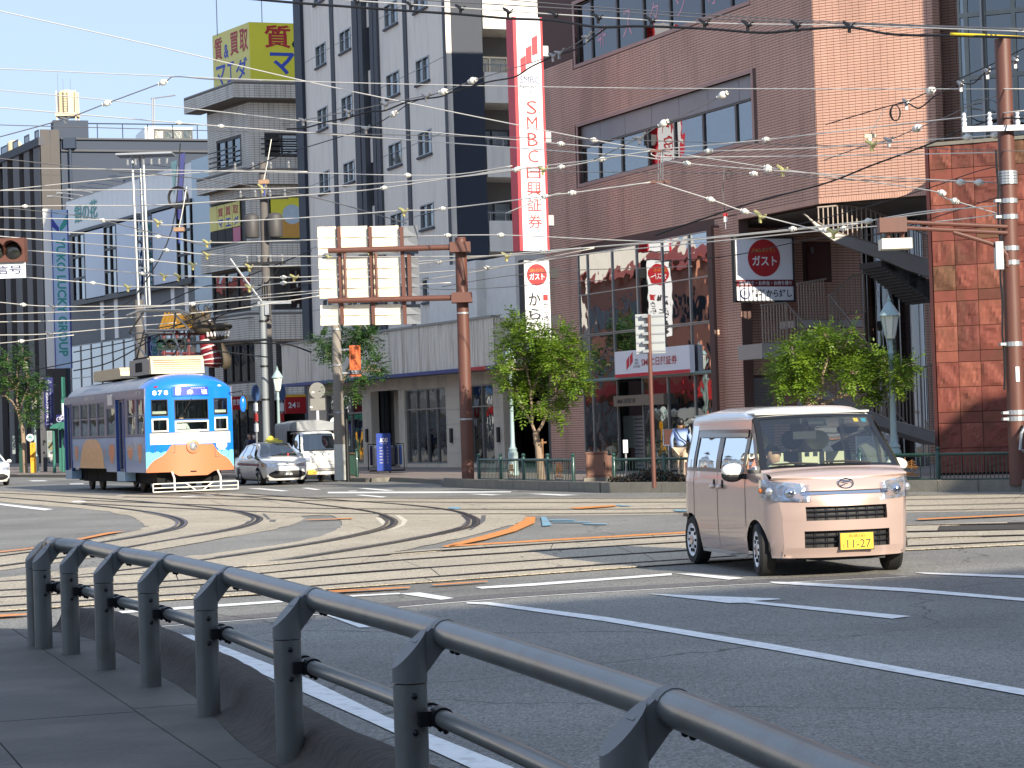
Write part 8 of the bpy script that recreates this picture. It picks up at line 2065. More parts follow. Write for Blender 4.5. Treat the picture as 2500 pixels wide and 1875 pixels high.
m = MB(); m.box(bq.x - .48, bq.x + .42, bq.y - .1, bq.y + .5, .14, .24); m.build('plinth', KERB, t)
m = MB(); m.box(bq.x - .40, bq.x + .20, bq.y - .05, bq.y + .45, .24, .92); m.build('cabinet', BXB, t)
m = MB(); m.box(bq.x - .42, bq.x + .22, bq.y - .08, bq.y + .48, .922, .965); m.build('lid', BXB, t)
m = MB(); m.box(bq.x + .205, bq.x + .38, bq.y, bq.y + .4, .24, .85); m.box(bq.x - .37, bq.x + .17, bq.y - .07, bq.y - .052, .3, .88); m.build('door', M('box_brown_light', (126, 90, 74), .55), t)
m = MB(); m.box(bq.x + .1, bq.x + .13, bq.y - .09, bq.y - .071, .55, .68); m.build('handle', BLK, t)
q = at((1646, 1150), 64); t = thing('notice_stand', 'dark notice board in a chrome frame beside the walking man', 'notice board', (q.x, q.y, .14))
F = Fac(K('zs', 720, 1320), 64, 92); r = F.pr(K('zs', 688, 1272), K('zs', 752, 1370)); m = MB(); F.box(m, *r, -.04, 0); m.build('board', M('board_brown', (70, 40, 34), .4), t)
m = MB(); c = [F.P(r[0], r[2], 0), F.P(r[1], r[2], 0), F.P(r[1], r[3], 0), F.P(r[0], r[3], 0)]; m.tube(c + [c[0]], .025, 8); m.build('frame', CHR, t)
m = MB(); m.tube([F.P((r[0] + r[1]) / 2, .14, 0), F.P((r[0] + r[1]) / 2, r[2], 0)], .03, 8); m.build('leg', CHR, t)
F = Fac(K('zs', 452, 1380), 66, 92); r = F.pr(K('zs', 436, 1338), K('zs', 468, 1418)); t = thing('white_notice_box', 'small white box on a thin post before the bank entrance', 'box', F.P(r[0], .14))
m = MB(); F.box(m, *r, -.15, 0); m.build('case', WHITE, t); m = MB(); m.tube([F.P((r[0] + r[1]) / 2, .14, -.07), F.P((r[0] + r[1]) / 2, r[2], -.07)], .03, 8); m.build('leg', GALV, t)
F = Fac(K('zr', 800, 1380), 60, 80); r = F.pr(K('zr', 790, 1345), K('zr', 848, 1425)); t = thing('a_frame_sign', 'pale parlour sign board behind the pale blue lamp post', 'sign board', F.P(r[0], .14)); m = MB(); F.box(m, r[0] - .6, r[1] + .3, .2, r[3], -.1, 0); m.build('panel', M('board_pale', (186, 184, 190), .5), t); F.text('ティー', r[0], r[1], r[3] - .22, r[3] - .06, .004, INK, t, bold=.02); m = MB(); F.box(m, r[0] - .5, r[0] - .4, .14, .2, -.2, .1); F.box(m, r[1] + .1, r[1] + .2, .14, .2, -.2, .1); m.build('feet', BLK, t, kind='stuff')
# ---- corner at the far left: hotel sign, green shelter, boards
HB = M('hotel_blue', (32, 34, 96), .4); TGR = M('shelter_teal', (44, 104, 92), .5, var=.12)
F, r, t = flat_sign('hotel_sign', 'dark blue upright hotel sign with white turned lettering at far left', K('zl', 468, 445), K('zl', 574, 965), 128, 84, HB, [('ホテルビクトリアイン長崎', .16, .46, .1, .82, WHITE, dict(vertical=True, bold=.015)), (None, .2, .45, .04, .06, WHITE, {}), (None, .6, .9, .03, .07, WHITE, {})], .4)
W_, H_ = r[1] - r[0], r[3] - r[2]; text('Victoria Inn Nagasaki', F.P(r[0] + W_ * .58, r[2] + H_ * .78, .012), -Z, F.U, H_ * .62, W_ * .24, M('letter_lilac', (170, 170, 210), .5), t)
m = MB(); c = F.P((r[0] + r[1]) / 2, r[3] - H_ * .12, .012)
for k in range(9): a = R(15 + k * 18.75); m.prism([c, c + (F.U * math.cos(a - .12) + Z * math.sin(a - .12)) * W_ * .38, c + (F.U * math.cos(a + .12) + Z * math.sin(a + .12)) * W_ * .38], F.N * .01)
m.build('fan_emblem', M('letter_lilac', (170, 170, 210), .5), t)
m = MB(); F.box(m, r[0] - .3, r[0], .14, r[3], -.5, -.1); m.build('post', CHAR, t)
def lq(x, y, d=124): return at(K('zl', x, y), d)
t = thing('teal_gate_tower', 'teal stepped gate structure behind the tram tail', 'gate', (lq(640, 900).x, 126, .14))
m = MB(); a, b = lq(582, 430), lq(612, 900); m.box(a.x, b.x, 125.8, 126.4, .14, a.z); m.build('pillar', TGR, t)
m = MB(); zz = [lq(600, y).z for y in (655, 700, 760, 800)]; x0, x1 = lq(585, 700).x, lq(760, 700).x
m.prism([(x0, 125.7, zz[3]), (x0 + 1.4, 125.7, zz[3]), (x0 + 2.0, 125.7, zz[2]), (x0 + 2.4, 125.7, zz[1]), (x1, 125.7, zz[1] - .5), (x1, 125.7, zz[0]), (x0, 125.7, zz[0])], (0, .6, 0)); m.build('stepped_beam', TGR, t)
F = Fac(K('zl', 650, 880), 123, 88); r = F.pr(K('zl', 597, 842), K('zl', 760, 915)); t = thing('bicycle_sign', 'blue sign with a white bicycle above the teal shelter', 'sign', F.P(r[0], r[2])); m = MB(); F.box(m, *r, -.1, 0); m.build('panel', HB, t)
cx, cz = F.uv(K('zl', 668, 882)); m = MB()
def bk(a, b): return F.P(cx + a * .36, cz + b * .36, .02)
for s in (-.55, .55): m.tube([bk(s + math.cos(a) * .36, -.1 + math.sin(a) * .36) for a in [i * math.pi / 8 for i in range(17)]], .014, 5)
for a, b in (((-.55, -.1), (-.2, .45)), ((-.2, .45), (.35, .45)), ((.35, .45), (.55, -.1)), ((-.2, .45), (0, -.1)), ((0, -.1), (.35, .45)), ((-.55, -.1), (0, -.1)), ((.35, .45), (.3, .65)), ((-.2, .45), (-.25, .58))): m.tube([bk(*a), bk(*b)], .014, 5)
m.build('bicycle_symbol', WHITE, t, kind='stuff')
m = MB(); F.box(m, r[0] + .1, r[0] + .25, .14, r[2], -.1, -.02); m.build('post', TGR, t)
t = thing('shelter', 'small teal shelter with rounded roof half hidden by the tram', 'shelter', (lq(620, 1480, 115).x, 115, .14))
a, b = lq(572, 990, 115), lq(760, 910, 115); m = MB(); n = 10
pr_ = [(a.x + (math.cos(math.pi - math.pi / 2 * k / n)) * 1.0 + 1.0, 114, a.z + math.sin(math.pi / 2 * k / n) * (b.z - a.z)) for k in range(n + 1)] + [(b.x, 114, b.z), (b.x, 114, a.z)]
m.prism(pr_, (0, 2.2, 0)); m.build('roof', TGR, t, smooth=40)
for k in range(7): x = a.x + .5 + k * .55; m = MB(); m.tube([(x, 113.96, a.z + .05), (x + .15, 113.96, b.z - .1)], .03, 5); m.build('roof_rib', TGR, t)
for x in (605, 640): q = lq(x, 1200, 115); m = MB(); m.lathe([(.09, .14), (.08, .4), (.06, a.z)], (q.x, 114.3 + (x > 620) * 1.4, 0), 10); m.build('post', TGR, t)
F = Fac(K('zl', 670, 1100), 116, 90); r = F.pr(K('zl', 625, 1000), K('zl', 780, 1190)); m = MB(); F.box(m, *r, -.1, 0); sg2 = m.build('blue_board', HB, t); F.text('ビクト', r[0] + .2, r[0] + 2.2, r[2] + 1.6, r[2] + 2.4, .01, WHITE, sg2, bold=.02)
for x0, x1, y0, y1, lb in ((497, 590, 1012, 1345, 'tall pale notice board left of the teal shelter'), (128, 164, 1065, 1258, 'narrow grey board on the green post at far left')):
 F = Fac(K('zl', x0, 1200), 120, 86); r = F.pr(K('zl', x0, y0), K('zl', x1, y1)); t = thing('notice_board', lb, 'notice board', F.P(r[0], .14)); m = MB(); F.box(m, *r, -.08, 0); m.build('panel', M('board_grey', (126, 138, 140), .5, var=.2, scale=1), t)
 u = r[0] - .12 if x0 > 200 else r[1] + .3
 m = MB(); F.box(m, u - .1, u + .1, .14, r[3] + (.0 if x0 > 200 else 3.0), -.1, .05); m.build('post', CHAR if x0 > 200 else SGRN, t)
 for k in range(3): m = MB(); F.box(m, r[0] + .08, r[1] - .08, r[2] + .1 + (r[3] - r[2]) * k / 3, r[2] + (r[3] - r[2]) * (k + .9) / 3, .002, .012); m.build('sheet', [CURT, M('sheet_olive', (120, 118, 90), .7), GREYM][k], t)
# ------------------------------------------------------------------ trees
BARK = M('bark', (140, 122, 104), .9, var=.3, scale=5, bump=.8, bscale=14)
LEAF1 = leafmat('leaf_bright', (102, 130, 42), .34); LEAF2 = leafmat('leaf_dark', (60, 92, 44), .3)
def tree(label, d, crop, clumps, trunk, limbs, leaf, lm, dens, seed, depth=.9, base=None):
 rnd = random.Random(seed)
 T = [at(K(crop, x, y), d) for x, y in trunk]
 b = Vector((T[0].x, T[0].y, .14)); T = [b] + T[1:] if base is None else [b] + T
 t = thing('street_tree', label, 'tree', b, 'street trees')
 s = d / 5400
 m = MB(); n = len(T); m.tube(T, [(.10 - .04 * k / n) * (1 + .12 * rnd.uniform(-1, 1)) * (d / 60) ** .3 * (1.35 if k == 0 else 1) for k in range(n)], 9); m.build('trunk', BARK, t, smooth=50)
 CL = []
 for x, y, r in clumps:
  p = at(K(crop, x, y), d); rr = r * 1.0 / CR[crop][2] * s; CL.append((p + Vector((0, rnd.uniform(-depth, depth) * 1.1, 0)), rr))
 lmB = MB()
 for L_ in limbs:
  P_ = [at(K(crop, x, y), d) for x, y in L_]; lmB = MB(); lmB.tube(P_, [.05 * (d / 60) ** .3 * (1 - .6 * k / len(P_)) for k in range(len(P_))], 6); lmB.build('limb', BARK, t, smooth=50)
 tips = [T[-1]] + [at(K(crop, *L_[-1]), d) for L_ in limbs]
 tw = MB()
 for p, rr in CL:
  a = min(tips, key=lambda q: (q - p).length); mid_ = (a + p) / 2 + Vector((rnd.uniform(-.1, .1), 0, -.08)); tw.tube([a, mid_, p], [.03, .02, .01], 5, False)
  for k in range(5):
   e = p + Vector((rnd.gauss(0, 1), rnd.gauss(0, 1), rnd.gauss(0, .8))) * rr * .45; tw.tube([p, e], [.010, .004], 4, False)
 tw.build('twig', BARK, t, kind='stuff')
 mb = MB(); V, F_ = mb.v, mb.f
 for p, rr in CL:
  ns = max(30, int(dens * rr * rr * 4.6))
  for _ in range(ns):                                         # each spray: a short stalk with paired leaflets
   while True:
    q = Vector((rnd.uniform(-1, 1), rnd.uniform(-1, 1), rnd.uniform(-1, 1)))
    if .25 < q.length < 1: break
   c = p + Vector((q.x * rr, q.y * rr * 1.1, q.z * rr * .85))
   out = Vector((q.x, q.y, q.z * .5 + rnd.uniform(-.45, .25))).normalized(); side = out.cross(Z)
   if side.length < .1: continue
   side.normalize(); up = side.cross(out)
   ls = leaf * rnd.uniform(.7, 1.25); npair = 4
   for k in range(npair):
    for sgn in (-1, 1):
     o = c + out * (ls * .75 * k) - up * (ls * .12 * k * k * .4); a = (side * sgn + out * .55 + up * rnd.uniform(-.3, .2)).normalized(); wv = (out - side * sgn * .3 + up * rnd.uniform(-.6, .6)).normalized() * ls * .26
     i = len(V); V.extend((o, o + a * ls * .5 + wv, o + a * ls, o + a * ls * .5 - wv)); F_.append((i, i + 1, i + 2, i + 3))
   i = len(V); o = c + out * ls * 3; wv = side * ls * .25; V.extend((o, o + out * ls * .5 + wv, o + out * ls, o + out * ls * .5 - wv)); F_.append((i, i + 1, i + 2, i + 3))
 mb.build('crown', lm, t)
 return t
tree('bright green tree in front of the ribbed canopy and brown block', 62.5, 'z5',
  [(1330, 670, 62), (1300, 750, 70), (1390, 745, 75), (1470, 790, 95), (1580, 790, 95), (1650, 860, 90), (1550, 890, 95), (1290, 860, 80), (1245, 930, 50), (1390, 880, 90), (1470, 960, 80), (1660, 1000, 85), (1600, 1090, 80), (1310, 1010, 80), (1250, 1010, 45), (1410, 1020, 70), (1370, 1180, 40), (1460, 1180, 45), (1540, 1140, 60), (1570, 1230, 24), (1700, 930, 55), (1710, 1060, 45), (1510, 860, 70), (1340, 1080, 50)],
  [(1472, 1478), (1455, 1400), (1442, 1330), (1440, 1310)],
  [[(1440, 1325), (1420, 1270), (1418, 1180), (1410, 1060), (1390, 950)], [(1445, 1330), (1480, 1270), (1505, 1210), (1560, 1130), (1600, 1040)], [(1420, 1260), (1370, 1190), (1335, 1100)], [(1415, 1100), (1460, 980), (1480, 900)], [(1560, 1130), (1560, 1000), (1580, 880)], [(1505, 1215), (1460, 1190), (1450, 1140)], [(1395, 960), (1340, 820), (1330, 700)]], .105, LEAF1, 165, 11)
tree('bright green spreading tree behind the pink van below the stairs', 52.0, 'zr',
  [(290, 900, 105), (420, 850, 90), (330, 1000, 95), (520, 790, 55), (570, 860, 85), (650, 890, 80), (700, 960, 90), (800, 950, 90), (880, 1000, 75), (760, 1090, 55), (220, 1060, 55), (850, 900, 50), (610, 1000, 85), (450, 960, 95), (930, 960, 45), (240, 950, 60), (380, 1070, 60), (720, 1120, 40), (940, 1060, 35), (470, 800, 60), (610, 770, 30)],
  [(430, 1560), (420, 1300), (405, 1185), (390, 1120)], [[(395, 1130), (340, 1060), (300, 960)], [(405, 1180), (470, 1130), (480, 1000), (520, 880)], [(410, 1200), (560, 1130), (640, 1010), (700, 960)], [(560, 1130), (700, 1100), (800, 1000), (870, 980)]], .095, LEAF1, 240, 12)
tree('dark street tree behind the concrete pole with the orange sign', 82, 'z5',
  [(210, 790, 55), (245, 860, 50), (420, 750, 70), (470, 820, 60), (510, 920, 50), (450, 970, 60), (290, 1060, 45), (390, 1060, 55), (430, 710, 50), (350, 780, 60), (200, 830, 40), (540, 960, 28), (500, 770, 40), (330, 850, 45)],
  [(275, 1540), (285, 1300), (290, 1180), (300, 1100)], [[(300, 1100), (340, 980), (400, 850), (430, 760)], [(300, 1110), (280, 960), (240, 850)], [(340, 980), (420, 980), (480, 930)]], .13, LEAF2, 95, 13)
tree('dark green street tree at the far left edge by the lamp', 118, 'zl',
  [(100, 250, 80), (180, 180, 70), (230, 140, 45), (60, 430, 100), (200, 440, 105), (320, 430, 95), (410, 570, 70), (350, 620, 60), (100, 580, 80), (220, 560, 75), (270, 240, 45), (10, 330, 70), (-60, 500, 110), (440, 500, 40), (300, 800, 60), (330, 900, 45), (370, 760, 50)],
  [(272, 1480), (255, 1200), (240, 1000), (215, 880), (190, 800)], [[(190, 800), (130, 700), (60, 640), (-20, 640)], [(200, 830), (225, 740), (262, 640), (300, 560)], [(195, 800), (180, 680), (190, 560)], [(262, 640), (340, 650), (380, 600)]], .17, LEAF2, 45, 14)
# low ground cover at the foot of the middle fence
rnd = random.Random(9); mb = MB()
a0, a1 = Vector((2.3, 56.75, 0)), Vector((6.6, 52.65, 0)); dd = (a1 - a0); nn = Vector((dd.y, -dd.x, 0)).normalized(); nn = nn if nn.y > 0 else -nn
for _ in range(5200):
 p = a0 + dd * rnd.random() + nn * rnd.uniform(.1, .75); hgt = .14 + rnd.random() * (.30 + .10 * math.sin(p.x * 4)); a = Vector((rnd.gauss(0, 1), rnd.gauss(0, 1), rnd.gauss(.6, .6))).normalized(); b = a.orthogonal().normalized() * .03; q = p + Z * hgt; i = len(mb.v); mb.v += [q, q + a * .05 + b, q + a * .1, q + a * .05 - b]; mb.f.append((i, i + 1, i + 2, i + 3))
o = mb.build('ground_cover', leafmat('leaf_groundcover', (70, 62, 54), .2)); o['kind'] = 'stuff'; o['label'] = 'low dark ground cover plants along the kerb under the green fence'
# stake by the bright tree
q = gr((1328, 1172), .14); t = thing('tree_stake', 'wooden stake with crossbar at the foot of the bright tree', 'stake', q); WOODM = M('stake_wood', (150, 110, 76), .8); a = at(K('z5', 1478, 1355), q.y)
m = MB(); m.tube([(a.x, q.y, .14), (a.x, q.y, a.z)], .035, 8); m.build('stake', WOODM, t); m = MB(); c = at(K('z5', 1430, 1382), q.y); e = at(K('z5', 1505, 1375), q.y); m.tube([c, e], .03, 8); m.build('crossbar', WOODM, t)
# ------------------------------------------------------------------ people on the pavement
def walker(label, px_head, d, head_h, face, shirt, trousers, bag=None, mask=None, hair=HAIR, h=1.70):
 q = at(px_head, d); k = h / 1.75
 rot = math.atan2(face[1], face[0])
 t = thing('person', label, 'person', (q.x, q.y, .14), rot=rot); t.scale = (k, k, k)
 J = {'hip': (0, 0, .93, .15), 'waist': (0, 0, 1.08, .135), 'chest': (0, 0, 1.30, .165), 'neck': (.0, 0, 1.46, .058), 'sl': (0, .19, 1.40, .068), 'sr': (0, -.19, 1.40, .068), 'el': (-.06, .27, 1.13, .05), 'er': (.04, -.27, 1.13, .05), 'wl': (.06, .27, .90, .037), 'wr': (.16, -.24, .90, .037)}
 body_skin('shirt', shirt, J, [('hip', 'waist'), ('waist', 'chest'), ('chest', 'neck'), ('chest', 'sl'), ('chest', 'sr'), ('sl', 'el'), ('sr', 'er'), ('el', 'wl'), ('er', 'wr')], t)
 J = {'pel': (0, 0, .92, .155), 'hl': (.02, .09, .84, .105), 'hr': (-.02, -.09, .84, .105), 'kl': (.12, .10, .47, .075), 'kr': (-.06, -.10, .47, .075), 'al': (.10, .10, .08, .052), 'ar': (-.24, -.10, .12, .052)}
 body_skin('trousers', trousers, J, [('pel', 'hl'), ('pel', 'hr'), ('hl', 'kl'), ('hr', 'kr'), ('kl', 'al'), ('kr', 'ar')], t)
 for s, x, zz in ((1, .10, .0), (-1, -.24, .05)):
  m = MB(); m.ball((x + .06, s * .10, zz + .045), .1, 10, 6, (1.45, .5, .45)); m.build('shoe', BLK, t, smooth=True)
 m = MB(); m.lathe([(.055, 1.42), (.05, 1.54)], (0, 0, 0), 10); m.build('neck', SKIN, t)
 person_head(SKIN, hair, (.015, 0, 1.62), .118, (1, 0, 0), t, mask)
 hand(t, (.06, .27, .90), (.15, 0, -1), (0, 1, 0)); hand(t, (.16, -.24, .90), (.15, 0, -1), (0, -1, 0))
 if bag:
  m = MB(); m.prism([(-.18, -.22, .82), (.12, -.24, .82), (.14, -.20, 1.05), (-.2, -.18, 1.05)], (0, -.12, 0)); b = m.build('shoulder_bag', BLK, t)
  m = MB(); m.tube([(-.14, -.22, 1.04), (-.2, -.02, 1.2), (-.14, .12, 1.42), (0, .15, 1.49), (.14, .1, 1.38), (.18, -.08, 1.2), (.1, -.24, 1.04)], .018, 6); m.build('strap', BLK, b)
 return t
walker('man seen from behind in pale blue shirt with black shoulder bag walking by the bank', (1662, 1042), 60.5, 0, (.25, 1, 0), M('shirt_pale_blue', (150, 172, 214), .8, bump=.3, bscale=12), M('trousers_beige', (190, 170, 146), .85), bag=True)
walker('dark haired person in a white mask behind the taxi roof', K('zt', 540, 1215), 101, 0, (.4, -1, 0), CLOTH[0], CLOTH[3], mask=M('mask_white', (232, 232, 232), .8))
walker('dark haired person in grey left of the masked one behind the taxi', K('zt', 500, 1225), 103, 0, (-.4, -1, 0), CLOTH[1], CLOTH[3])
# ------------------------------------------------------------------ overhead wires
WW = M('wire_bright', (218, 213, 202), .4, .1, var=.05); WG = M('wire_grey', (120, 118, 116), .5, .3); WB = M('wire_black', (22, 22, 24), .6); BEAD = M('porcelain', (216, 214, 204), .25, coat=.5, var=.08); CLAMP = M('clamp_yellow', (190, 182, 120), .45, .3); CLG = M('clamp_grey', (150, 150, 150), .4, .7)
YC = M('cable_yellow', (226, 196, 40), .5)
bead_me = {}
def bead(t, p, dirv, big=1.0):
 key = round(big, 2)
 if key not in bead_me:
  m = MB(); m.ball((0, 0, 0), .078 * big, 8, 6, (1.25, 1, 1)); m.lathe([(.05 * big, -.12 * big), (.03 * big, -.10 * big), (.03 * big, .10 * big), (.05 * big, .12 * big)], (0, 0, 0), 6, (1, 0, 0)); o = m.build('insulator', BEAD, t, smooth=50); bead_me[key] = o.data;
  for v in o.data.vertices: v.co = v.co + ORG[t.name]
 else: o = bpy.data.objects.new('insulator', bead_me[key]); C.objects.link(o); o.parent = t
 o.location = p - ORG[t.name]; o.rotation_euler = dirv.to_track_quat('X', 'Z').to_euler()
def clampfit(t, p, dirv, mat):
 dirv = dirv.normalized(); m = MB(); s = dirv.cross(Z).normalized()
 m.tube([p - dirv * .20 + Z * .08, p - dirv * .05 + Z * .02, p + dirv * .05 - Z * .04, p + dirv * .16 - Z * .01], [.035, .05, .05, .03], 6); m.boxo(p - s * .03 - dirv * .03 - Z * .18, s * .06, dirv * .06, Z * .16); m.tube([p + dirv * .1, p + dirv * .22 + Z * .06], .022, 5); m.build('hanger_clamp', mat, t, kind='stuff')
def wire(label, px, d0, d1, mat=None, r=.015, beads=(), clamps=(), name='overhead_wire', cm=None, big=1.0):
 mat = mat or WW; n = len(px); x0, x1 = px[0][0], px[-1][0]
 def dep(x): return d0 + (d1 - d0) * (x - x0) / (x1 - x0)
 sp = cr_spline(px, 5) if n > 2 else px
 P_ = [at(q, dep(q[0])) for q in sp]
 t = thing(name, label, 'wire', P_[0], 'overhead wires')
 m = MB(); m.tube(P_, [r * 1.12 * (p.y / 60) for p in P_], 6); m.build('strand', mat, t, smooth=True)
 def on(x):
  for a, b in zip(sp, sp[1:]):
   if a[0] <= x <= b[0]:
    k = (x - a[0]) / max(1e-6, b[0] - a[0]); y = a[1] + (b[1] - a[1]) * k; return at((x, y), dep(x)), (at(b, dep(b[0])) - at(a, dep(a[0])))
  return None, None
 for x in beads:
  p, dv = on(x)
  if p is not None: bead(t, p, dv, big)
 for x in clamps:
  p, dv = on(x)
  if p is not None: clampfit(t, p, dv, cm or CLAMP)
 return t
z1, z2, z4, z5, zb, zq, zr = (lambda *a, k=k: K(k, *a) for k in ('z1', 'z2', 'z4', 'z5', 'zb', 'zq', 'zr'))
def one(f, x, y): return f(x, y)
wire('thick pale wire from the top left sky down to the brown pole clamp', [(-40, 18), (0, 27), (370, 110), (740, 197), (995, 251), (1450, 342), (1613, 368), (1870, 408), (2270, 465), (2310, 484), (2465, 530)], 84, 48, beads=(1450, 1874, 2299, 2331), clamps=(1910,))
wire('level pale wire crossing the sky above the water tank', [(-40, 166), (0, 168), (750, 199), (1450, 214), (1992, 217), (2500, 217)], 84, 47, r=.013)
wire('pale wire from the left edge past the roof tank', [(-40, 216), (0, 220), (400, 258), (750, 296), (1100, 327), (1450, 358), (1613, 368)], 84, 58, beads=(1369,), r=.013)
wire('pale wire with two beads in front of the tiled parapet', [(-40, 259), (0, 263), (437, 300), (750, 324), (1100, 349), (1450, 375), (1558, 382), (1677, 399), (1870, 415), (2100, 430), (2452, 447)], 84, 48, beads=(437, 540, 1677, 1874))
wire('thin dark wire level with the navy roof rail', [(-40, 303), (0, 305), (400, 316), (750, 325), (1100, 332), (1450, 340), (2000, 355), (2500, 369)], 84, 47, WG, .011)
wire('dark messenger rising through two big beads in the sky', [(-40, 345), (0, 334), (159, 290), (261, 252), (398, 201), (427, 187), (520, 194), (640, 197)], 78, 72, WG, .014, beads=(261, 398), clamps=(159,), big=1.4, cm=CLG)
wire('grey wire falling from the left edge to the transformer pole', [(-40, 382), (0, 387), (251, 414), (492, 437), (750, 478), (992, 545)], 84, 70, WG, .014, clamps=(640,))
wire('grey wire just below the falling one at left', [(-40, 409), (0, 410), (251, 413), (500, 417), (750, 422), (995, 428), (1120, 425), (1250, 405)], 84, 62, beads=(995,), r=.013)
wire('pale wire rising from the left edge over the white panel wall', [(-40, 470), (0, 465), (319, 432), (480, 422), (576, 416), (750, 419)], 84, 74, r=.012)
wire('pale wire level over the emblem panel', [(-40, 465), (0, 465), (400, 463), (750, 458), (1100, 434), (1344, 403), (1450, 390), (1591, 368)], 84, 58, r=.014, beads=(1260,))
wire('pale wire through the square bead by the blue group sign top', [(-40, 506), (0, 505), (164, 502), (400, 500), (750, 476), (937, 459), (1242, 414), (1358, 410), (1591, 368), (1870, 341), (2200, 303), (2500, 270)], 84, 47, beads=(61, 937, 1265, 1370, 1470, 1870), clamps=(1325,))
wire('grey wire sagging to the steel bracket by the windows', [(-40, 502), (0, 506), (179, 525), (251, 538), (400, 575), (509, 602)], 84, 78, WG, .013, beads=(251,))
wire('pale wire through the yellow clamp on the mirror panels', [(-40, 529), (0, 531), (366, 540), (400, 550), (560, 541), (750, 531), (971, 515), (1080, 510), (1395, 471), (1450, 464), (1600, 443)], 84, 58, beads=(1080, 1330, 1396), clamps=(385, 985))
wire('pale wire from the hanger bridge down to the restaurant board', [(1600, 445), (1735, 487), (1818, 516), (1990, 560), (2034, 565), (2119, 540), (2260, 516), (2360, 508), (2465, 500)], 58, 48, beads=(1735, 1818, 2119), clamps=(1856, 2034), r=.016)
wire('pale wire with square bead over the group sign emblem', [(-40, 558), (0, 560), (386, 578), (509, 592), (750, 586), (1012, 577), (1223, 574), (1450, 584), (1640, 592)], 84, 60, beads=(386, 1093, 1223), clamps=(505, 1008))
wire('pale wire through the signal plate height at left', [(-40, 573), (0, 577), (407, 611), (509, 621), (750, 626), (1236, 624), (1450, 603), (1800, 573), (2119, 539), (2360, 508)], 84, 50, beads=(407, 1935), clamps=(505, 802, 910, 1236))
wire('pale wire with yellow clamps below the mirror windows', [(61, 611), (370, 636), (475, 647), (610, 651), (750, 648), (1000, 640), (1250, 620), (1450, 604)], 84, 62, beads=(370,), clamps=(470, 608))
wire('pale wire crossing the lower window frames', [(61, 645), (348, 667), (400, 673), (750, 676), (1012, 646), (1324, 613), (1700, 585), (2100, 545)], 84, 54, beads=(348, 692, 1071, 1324), clamps=(400, 435, 718, 1010))
wire('pale wire reaching the restaurant board from the lower left', [(61, 677), (227, 691), (312, 700), (610, 701), (692, 691), (1187, 654), (1450, 618), (1800, 584), (2017, 562), (2300, 540), (2460, 520)], 84, 48, beads=(227, 692, 1187, 2017, 2060), clamps=(312, 608))
wire('thin pale wire above the glass band of the white building', [(-40, 734), (0, 738), (129, 748), (397, 746), (470, 738), (750, 711), (1100, 690)], 84, 70, r=.012, beads=(57,), clamps=(129,), cm=CLG)
wire('pale wire low in front of the upright group sign', [(-40, 770), (0, 767), (190, 760), (397, 748), (640, 728), (760, 716), (1100, 674), (1450, 606)], 84, 64, r=.012, beads=(470,))
wire('pale wire under it running to the tiled building', [(-40, 788), (0, 786), (237, 780), (520, 760), (700, 735), (780, 722)], 84, 78, r=.012)
wire('lowest pale wire at left behind the signal', [(-40, 820), (0, 818), (122, 815), (330, 796), (430, 788)], 84, 80, r=.012, clamps=(122,), cm=CLG)
wire('short pale wire above the tree at the left edge', [(-40, 842), (0, 838), (52, 833), (180, 818)], 84, 82, r=.011, beads=(52,))
wire('sagging black cable bundle along the top of the frame', [(560, -8), (700, 5), (860, 17), (1002, 27), (1124, 35), (1240, 45), (1350, 50), (1460, 66), (1560, 64), (1720, 70), (1860, 80), (1950, 73), (2073, 67), (2180, 84), (2320, 87), (2500, 92)], 68, 47, WB, .034, name='cable')
wire('pale messenger over the black cable bundle', [(820, -5), (846, 0), (1450, 41), (1760, 57), (2073, 62), (2500, 77)], 68, 47, r=.016, clamps=(870, 1002, 1124, 1240, 1355, 1460, 1590, 1720, 1825, 1945, 2073), cm=WB)
wire('grey strand above the pale messenger at top', [(1000, -3), (1025, 0), (1450, 25), (1760, 46), (2073, 58), (2500, 72)], 68, 47, WG, .016)
wire('second grey strand above the top messenger', [(1200, -4), (1450, 17), (1800, 40), (2073, 55), (2500, 70)], 68, 47, WG, .014)
wire('yellow sleeved cable at the upper right corner', [(2320, 83), (2420, 87), (2540, 94)], 48.6, 47.5, YC, .036, name='cable')
wire('black looped cable climbing to the purple windows', [(700, 315), (745, 312), (800, 297), (850, 287), (905, 272), (940, 270), (1000, 247), (1075, 236), (1100, 226), (1192, 200), (1256, 188), (1297, 163), (1358, 135), (1410, 118), (1480, 68)], 72, 60, WB, .02, name='cable')
wire('thin messenger of the looped cable', [(690, 303), (800, 282), (988, 244), (1083, 224), (1154, 197), (1358, 132), (1450, 78), (1480, 66)], 72, 60, WG, .012, beads=(1083, 1154), big=1.4, clamps=(740, 850, 940, 1040, 1350, 1365, 1432), cm=CLG)
wire('dark stay from the tiled balcony to the grey tower', [(600, 415), (700, 375), (890, 315), (961, 278), (1002, 252), (1083, 222)], 76, 68, WB, .012, beads=(961,), clamps=(893,), big=1.3, cm=CLG)
wire('dark stay with coil on the sunlit chamfer', [(2016, 304), (2166, 260), (2210, 250), (2272, 222), (2415, 160), (2500, 118)], 58, 48, WB, .014, beads=(2272,), big=1.3)
wire('black loop cable under the coiled stay', [(2185, 256), (2212, 250), (2240, 264), (2262, 252), (2285, 233), (2345, 205), (2375, 204), (2408, 175), (2440, 163), (2478, 147)], 57, 48, WB, .018, clamps=(2212, 2345, 2410, 2478), cm=CLG, name='cable')
wire('stay with three beads across the office windows', [(1450, 390), (1548, 343), (1620, 301), (1700, 266), (1766, 231), (1782, 224)], 60, 57, WG, .012, beads=(1620, 1764), clamps=(1560,), big=1.3, cm=CLG)
